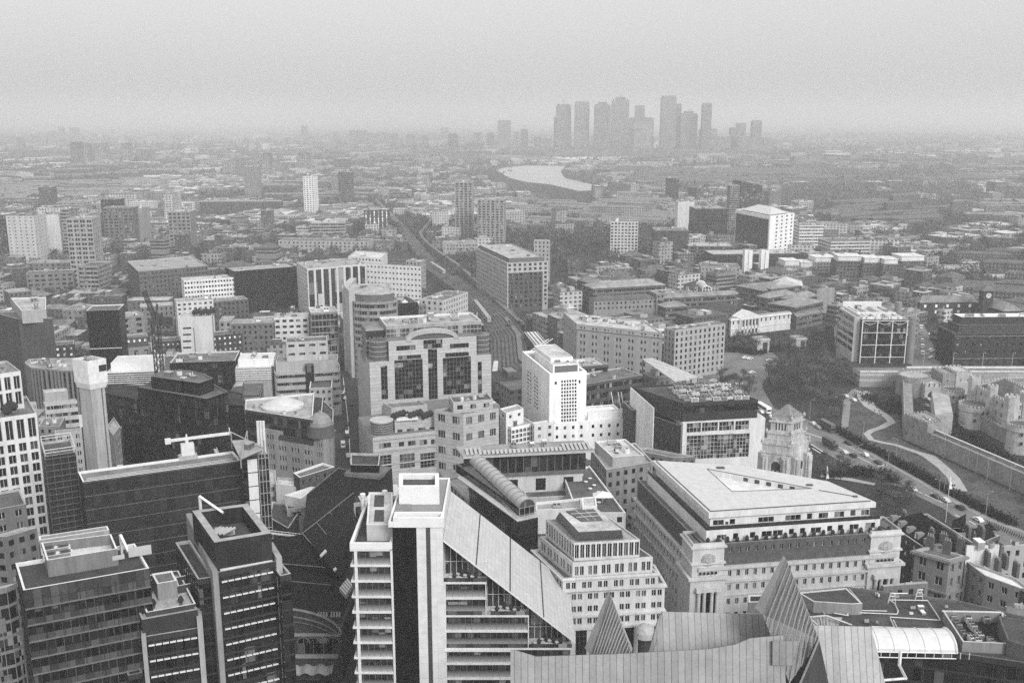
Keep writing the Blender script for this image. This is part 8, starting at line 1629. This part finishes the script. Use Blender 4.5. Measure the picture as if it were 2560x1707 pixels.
# ================================================================== VEHICLES, LAMPS, PEOPLE
TY = mat('tyre', .02, .9, .1, 2); CARM = {}
def vehicle_meshes(kind):
    L, Wd, prof, win = {'car': (4.4, 1.8, [(0, .35), (0, .85), (.9, .95), (1.5, 1.45), (3.2, 1.48), (4.0, 1.0), (4.4, .9), (4.4, .35)], [(1.0, .98, 1.5, 1.4), (3.2, 1.42, 3.9, 1.02)]),
        'van': (5.6, 2.0, [(0, .4), (0, 1.1), (.8, 1.25), (1.5, 2.2), (5.6, 2.25), (5.6, .4)], [(.85, 1.28, 1.45, 2.1)]), 'truck': (10, 2.5, [(0, .6), (0, 2.6), (.5, 2.9), (2.1, 2.9), (2.1, 1.0), (2.4, 1.0), (2.4, 3.9), (10, 3.9), (10, .8), (2.2, .8)], [(-.02, 1.6, -.01, 2.5)]),
        'bus': (11, 2.55, [(0, .4), (0, 3.9), (.5, 4.3), (11, 4.3), (11, .4)], []), 'coach': (12, 2.55, [(0, .4), (0, 2.6), (.5, 3.4), (12, 3.5), (12, .4)], [])}[kind]
    b = MB(); k = len(b.v); n = len(prof)
    for s in (-Wd / 2, Wd / 2): b.v += [(x - L / 2, s, z) for x, z in prof]
    for i in range(n): j = (i + 1) % n; b.idx((i, j, n + j, n + i))
    b.idx(tuple(range(n))[::-1]); b.idx(tuple(range(n, 2 * n))); body = b; g = MB(); h = max(z for _, z in prof)
    def side(x0, x1, z0, z1):
        for s in (-1, 1): y_ = s * (Wd / 2 + .012); g.face([(x0 - L/2, y_, z0), (x1 - L/2, y_, z0), (x1 - L/2, y_, z1), (x0 - L/2, y_, z1)])
    if kind == 'car': side(1.55, 3.25, .98, 1.38)
    elif kind == 'van': side(1.3, 2.2, 1.35, 1.95)
    elif kind == 'truck': side(.4, 1.4, 1.7, 2.5)
    elif kind == 'bus': side(.6, 10.6, 1.2, 2.0); side(.6, 10.6, 2.9, 3.7)
    else: side(.8, 11.6, 1.7, 2.8)
    for x0, z0, x1, z1 in win or [(-.015, 1.3, -.014, 2.3)]:
        dx, dz = x1 - x0, z1 - z0; l = math.hypot(dx, dz); ox, oz = -dz / l * .03, dx / l * .03; g.face([(x0 + ox - L/2, -Wd * .43, z0 + oz), (x0 + ox - L/2, Wd * .43, z0 + oz), (x1 + ox - L/2, Wd * .43, z1 + oz), (x1 + ox - L/2, -Wd * .43, z1 + oz)])
    wr = .33 if kind in ('car', 'van') else .5; t = MB(); t.bar((0, -.13, 0), (0, .13, 0), wr, 0, 12)
    return body, g.mesh('glazing', G2), t.mesh('wheel', TY), L, Wd, wr
VM = {k: vehicle_meshes(k) for k in ('car', 'van', 'truck', 'bus', 'coach')}
def vehicle(kind, p, ang, shade, lab, group=None, z=.1):
    body, gm, wm, L, Wd, wr = VM[kind]; key = (kind, shade)
    if key not in CARM: CARM[key] = body.mesh('body', mat('paint_%03d' % round(shade * 1000), shade, .3, .05, .5))
    r = empty({'car': 'car', 'van': 'van', 'truck': 'box_truck', 'bus': 'double_decker_bus', 'coach': 'coach'}[kind], (p.x, p.y, z), lab, {'truck': 'truck'}.get(kind, kind), group); r.rotation_euler = (0, 0, ang)
    for n_, me, lo in [('body', CARM[key], (0, 0, 0)), ('glazing', gm, (0, 0, 0))] + [('wheel', wm, (sx * L * .31, sy * (Wd / 2 - .1), wr)) for sx in (-1, 1) for sy in (-1, 1)]:
        o = bpy.data.objects.new(n_, me); COL.objects.link(o); o.parent = r; o.location = lo
def dirn(c, a, b_): u = at(c, *b_) - at(c, *a); return math.atan2(u.y, u.x)
ra = dirn(16, (760, 820), (1130, 1030)); OR = ('nearest', 'second nearest', 'third nearest', 'fourth nearest', 'fifth nearest', 'sixth nearest', 'seventh nearest', 'eighth nearest', 'ninth nearest')
vehicle('truck', at(16, 690, 825), ra + math.pi, .06, 'dark box truck on the main road beside the stone tower'); b = MB()
vehicle('bus', at(16, 668, 692), ra + math.pi, .1, 'dark double decker bus on the main road beyond the box truck'); vehicle('coach', at(16, 180, 545), ra + math.pi, .75, 'white coach parked behind the black topped office')
vehicle('coach', at(6, 415, 915), dirn(6, (360, 920), (470, 890)), .06, 'dark coach with a pale roof on the traffic square'); vehicle('car', at(16, 160, 560), ra, .6, 'white car parked in front of the white coach')
for x, y, s, lab in ((870, 898, .03, 'black car alone on the main road below the box truck'), (1325, 1155, .6, 'white car alone on the main road beside the garden trees'), (1692, 1300, .02, 'black car on the main road nearest the right edge'), (870, 470, .6, 'pale car on the gravel bend at the moat'), (810, 440, .5, 'small pale car left on the gravel bend at the moat'), (1500, 462, .65, 'white car parked at the castle gatehouse'), (1445, 466, .5, 'grey car parked just left of the castle gatehouse arch'), (1432, 515, .4, 'grey car inside the castle lane'), (1580, 650, .05, 'dark car in the castle lane below the round tower')): vehicle('car', at(16, x, y), ra + (x % 2) * math.pi, s, lab, None, .25)
TR = ('nearest the box truck', 'just above the bus', 'first in the far lane', 'second in the far lane', 'third in the far lane', 'last in the far lane', 'first of the right end', 'second of the right end', 'third of the right end', 'last of the right end')
for k, (x, y, s) in enumerate(((800, 870, .5), (600, 680, .3), (560, 650, .7), (830, 800, .04), (960, 890, .6), (1060, 950, .05), (1500, 1210, .05), (1580, 1240, .5), (1830, 1390, .7), (1950, 1450, .04))): vehicle('car', at(16, x, y), ra + (k % 2) * math.pi, s, '%s car in the main road traffic, %s' % ('pale' if s > .2 else 'dark', TR[k]), 'cars in the main road traffic')
for k, (x, y, s) in enumerate(((1640, 1190, .5), (1595, 1105, .7), (1632, 1020, .04), (1630, 990, .7), (1630, 915, .05), (1668, 745, .05), (1608, 690, .75), (1592, 640, .7))): vehicle('van' if k == 1 else 'car', at(11, x, y), dirn(11, (1640, 1190), (1600, 640)), s, '%s %s in the deep street by the arched office, %s the camera' % ('white' if s > .3 else 'black', 'van' if k == 1 else 'car', OR[k] + ' to'), 'vehicles in the deep street')
for k, (x, y, s, kd) in enumerate(((1115, 1075, .75, 'van'), (1115, 1000, .6, 'van'), (1112, 940, .5, 'van'), (1105, 850, .3, 'van'), (1100, 790, .75, 'van'))): vehicle(kd, at(17, x, y), dirn(17, (1115, 1075), (1100, 790)), s, '%s van lined up right of the glass fronted office, %s the castle' % ('white' if s > .4 else 'grey', OR[k] + ' to'), 'vans lined up by the glass fronted office')
for k, (x, y) in enumerate(((1215, 1115), (1225, 1050), (1210, 1030), (1255, 880), (1205, 858), (1250, 860))): vehicle('car', at(17, x, y), .3, (.7, .5, .75, .7, .6, .75)[k], 'pale car parked in the warehouse yard, %s the castle' % (OR[k] + ' to'), 'cars parked in the warehouse yard')
for k, (x, y, kd) in enumerate(((405, 1250, 'van'), (565, 1255, 'van'), (1245, 1262, 'van'), (1115, 1232, 'car'), (2080, 1258, 'car'))): vehicle(kd, at(17, x, y, hw), math.pi, .75 if k != 3 else .03, ('white pick up van at the left end of the bridge approach', 'white van second from the left on the bridge approach', 'white van in the middle of the bridge approach', 'black car on the far side of the bridge approach', 'pale car at the right end of the bridge approach')[k], None, hw + .1)
for k, (c, x, y, s) in enumerate(((6, 530, 775, .75), (6, 560, 780, .7), (6, 690, 792, .7), (6, 312, 862, .7), (6, 225, 905, .6), (6, 320, 925, .6), (6, 490, 945, .6), (6, 575, 872, .7), (6, 710, 850, .1), (6, 780, 820, .5), (6, 395, 850, .05))): vehicle('car', at(c, x, y), R.uniform(-.3, .3), s, '%s car on the traffic square, %s' % ('white' if s > .3 else 'black', ('farthest back', 'beside the farthest white car', 'nearest the left gate lodge', 'leftmost of the pair by the stone office', 'at the left edge by the canopy roof', 'beside the dark coach', 'nearest the black topped office', 'right of the dark coach', 'close to the dark trees', 'rightmost by the dark trees', 'next to the stone office')[k]), 'cars on the traffic square')
for k, (x, y, s) in enumerate(((1175, 612, .04), (1172, 635, .7), (1165, 672, .6), (1150, 690, .6), (1090, 640, .05), (1125, 700, .3))): vehicle('car', at(6, x, y), 1.2, s, '%s car on the pale side road by the glass fronted office, %s' % ('white' if s > .3 else 'dark', ('farthest up', 'second farthest up', 'third farthest up', 'in the near queue', 'on the left side', 'nearest the trees')[k]), 'cars on the side road')
# lamp posts
LP = W(.3); b = MB(); b.bar((0, 0, 0), (0, 0, 10), .13, 0, 6, .08); LPM = b.mesh('post', LP); b = MB(); b.bar((0, 0, 10), (1.4, 0, 10.4), .07); b.cube((1.7, 0, 10.3), .8, .35, .16); LPH = b.mesh('lamp_head', LP)
for k, (x, y) in enumerate(((535, 610), (940, 800), (1197, 930), (1568, 1170), (1888, 1350), (898, 980), (1565, 910), (1750, 1000), (1812, 1030), (1897, 1075), (2070, 1155), (1130, 1040), (1520, 1260))):
    p = at(16, x, y); wh = 'beside the curtain wall' if k in (6, 7, 8, 9, 10) else 'along the main road'; r = empty('street_lamp', (p.x, p.y, .1), 'tall thin lamp post %s, %s' % (wh, {0: 'nearest the square garden', 1: 'opposite the box truck', 2: 'opposite the garden', 3: 'by the hedge bend', 4: 'farthest right by the hedge', 5: 'by the stop line', 6: 'farthest left of five', 7: 'second from left of five', 8: 'middle of five', 9: 'second from right of five', 10: 'farthest right of five', 11: 'at the crossing', 12: 'near the right garden trees'}[k]), 'street lamp', 'street lamps'); r.rotation_euler = (0, 0, k * 1.3)
    for n_, me in (('post', LPM), ('lamp_head', LPH)): o = bpy.data.objects.new(n_, me); COL.objects.link(o); o.parent = r
# flags and bollards
for c, x, y0, y1, lab in ((16, 662, 1075, 965, 'white furled banner on a pole in the garden below the stone tower'), (16, 1580, 1400, 1265, 'white flag on a pole beside the dark corner office')):
    p = at(c, x, y0); h = onY(c, x, y1, p.y)[1] + (12 if y1 > 1200 else 0); r = empty('flagpole', (p.x, p.y), lab, 'flag'); b = MB(); b.bar((*p, 0), (*p, h), .1, 0, 6); b.build('pole', WHT, r); b = MB()
    for k in range(6): z0, z1 = h - .3 - k * .9, h - 1.2 - k * .9; w0, w1 = .25 + .16 * k, .41 + .16 * k; b.quad((p.x, p.y - .1, z0), (p.x + w0, p.y - .1 + .2 * (k % 2), z0), (p.x + w1, p.y - .1 + .2 * ((k + 1) % 2), z1), (p.x, p.y - .1, z1)); b.quad((p.x, p.y - .15, z0), (p.x, p.y - .15, z1), (p.x + w1, p.y - .15 + .2 * ((k + 1) % 2), z1), (p.x + w0, p.y - .15 + .2 * (k % 2), z0))
    b.build('flag', WHT, r)
b = MB(); b.lathe(0, 0, [(.16, 0), (.16, .9), (.1, 1.05)], 8); BM = b.mesh('bollard', W(.04))
for k in range(34): t = k / 33; p = at(16, 1900 + 290 * t, 1400 + 130 * t + (k % 2) * 16); o = bpy.data.objects.new('bollard', BM); COL.objects.link(o); o.location = (p.x, p.y, .06); tag(o, 'small dark bollard in the double row along the right end of the main road', 'bollard', 'bollards by the main road')
# ================================================================== ground, air, sky, light, camera
def slab(name, pts, z, m, kind='structure', label=None):
    b = MB(); b.face([(p.x, p.y, z) for p in ccw(pts)]); return tag(b.build(name, m), label, None, None, kind)
slab('ground', [Vector((-20000, -50)), Vector((20000, -50)), Vector((20000, 32000)), Vector((-20000, 32000))], 0, mat('ground_asphalt', .04, .95, .35, .02))
def volmat(den):
    m = bpy.data.materials.new('haze_air'); m.use_nodes = True; t = m.node_tree; t.nodes.clear()
    o = node(t, 'ShaderNodeOutputMaterial'); v = node(t, 'ShaderNodeVolumePrincipled'); v.inputs['Color'].default_value = (.99, .99, .99, 1); v.inputs['Density'].default_value = den
    v.inputs['Anisotropy'].default_value = .4
    t.links.new(v.outputs[0], o.inputs['Volume']); return m
HAZE = .00022
b = MB(); b.box(Vector((-19990, -40)), Vector((1, 0)), 39980, 32000, -1, 262); b.u = [None] * len(b.f); tag(b.build('haze', volmat(HAZE)), None, None, None, 'stuff')
w = bpy.data.worlds.new('World'); SC.world = w; w.use_nodes = True; t = w.node_tree; bg = t.nodes['Background']
EL, AZ = 38, 205
sk = node(t, 'ShaderNodeTexSky', sky_type='NISHITA', sun_disc=False, sun_elevation=math.radians(EL), sun_rotation=math.radians(AZ), air_density=1, dust_density=4, ozone_density=1)
bw = node(t, 'ShaderNodeRGBToBW'); t.links.new(sk.outputs[0], bw.inputs[0])
mx = node(t, 'ShaderNodeMix'); mx.inputs[0].default_value = .65; t.links.new(bw.outputs[0], mx.inputs[2]); mx.inputs[3].default_value = 5.3     # cloud cover evens the sky out
tcw = node(t, 'ShaderNodeTexCoord'); sz = node(t, 'ShaderNodeSeparateXYZ'); t.links.new(tcw.outputs['Generated'], sz.inputs[0]); mr = node(t, 'ShaderNodeMapRange'); t.links.new(sz.outputs[2], mr.inputs[0])
mr.inputs[1].default_value = 0; mr.inputs[2].default_value = .8; mr.inputs[3].default_value = .95; mr.inputs[4].default_value = 1.9       # overcast: brightest overhead
mu = node(t, 'ShaderNodeMath', operation='MULTIPLY'); t.links.new(mx.outputs[0], mu.inputs[0]); t.links.new(mr.outputs[0], mu.inputs[1]); mx = mu
cc = node(t, 'ShaderNodeCombineColor'); [t.links.new(mx.outputs[0], cc.inputs[i]) for i in range(3)]
t.links.new(cc.outputs[0], bg.inputs['Color']); bg.inputs['Strength'].default_value = .1
sl = bpy.data.lights.new('sun', 'SUN'); sl.energy = 1.5; sl.angle = math.radians(18); so = bpy.data.objects.new('sun', sl); COL.objects.link(so)
a, e = math.radians(AZ), math.radians(EL)
sd = Vector((math.sin(a) * math.cos(e) * 1, -abs(math.cos(a)) * math.cos(e), math.sin(e))); sd = Vector((.42, -.72, .56))
so.rotation_euler = sd.to_track_quat('Z', 'Y').to_euler()
sk.sun_elevation = math.asin(sd.normalized().z); sk.sun_rotation = math.atan2(sd.x, sd.y)
cam = bpy.data.cameras.new('camera'); co = bpy.data.objects.new('camera', cam); COL.objects.link(co); SC.camera = co
cam.sensor_width = 36; cam.lens = F / 2560 * 36; cam.clip_start = 1; cam.clip_end = 60000
co.location = (0, 0, H); co.rotation_euler = (math.pi / 2 - TH, 0, 0)
vs = SC.view_settings; vs.view_transform = 'Standard'; vs.look = 'None'; vs.exposure = .6; vs.gamma = 1
SC.cycles.max_bounces = 7; SC.cycles.diffuse_bounces = 2; SC.cycles.glossy_bounces = 2; SC.cycles.volume_bounces = 4; SC.cycles.transparent_max_bounces = 4
SC.cycles.use_denoising = False
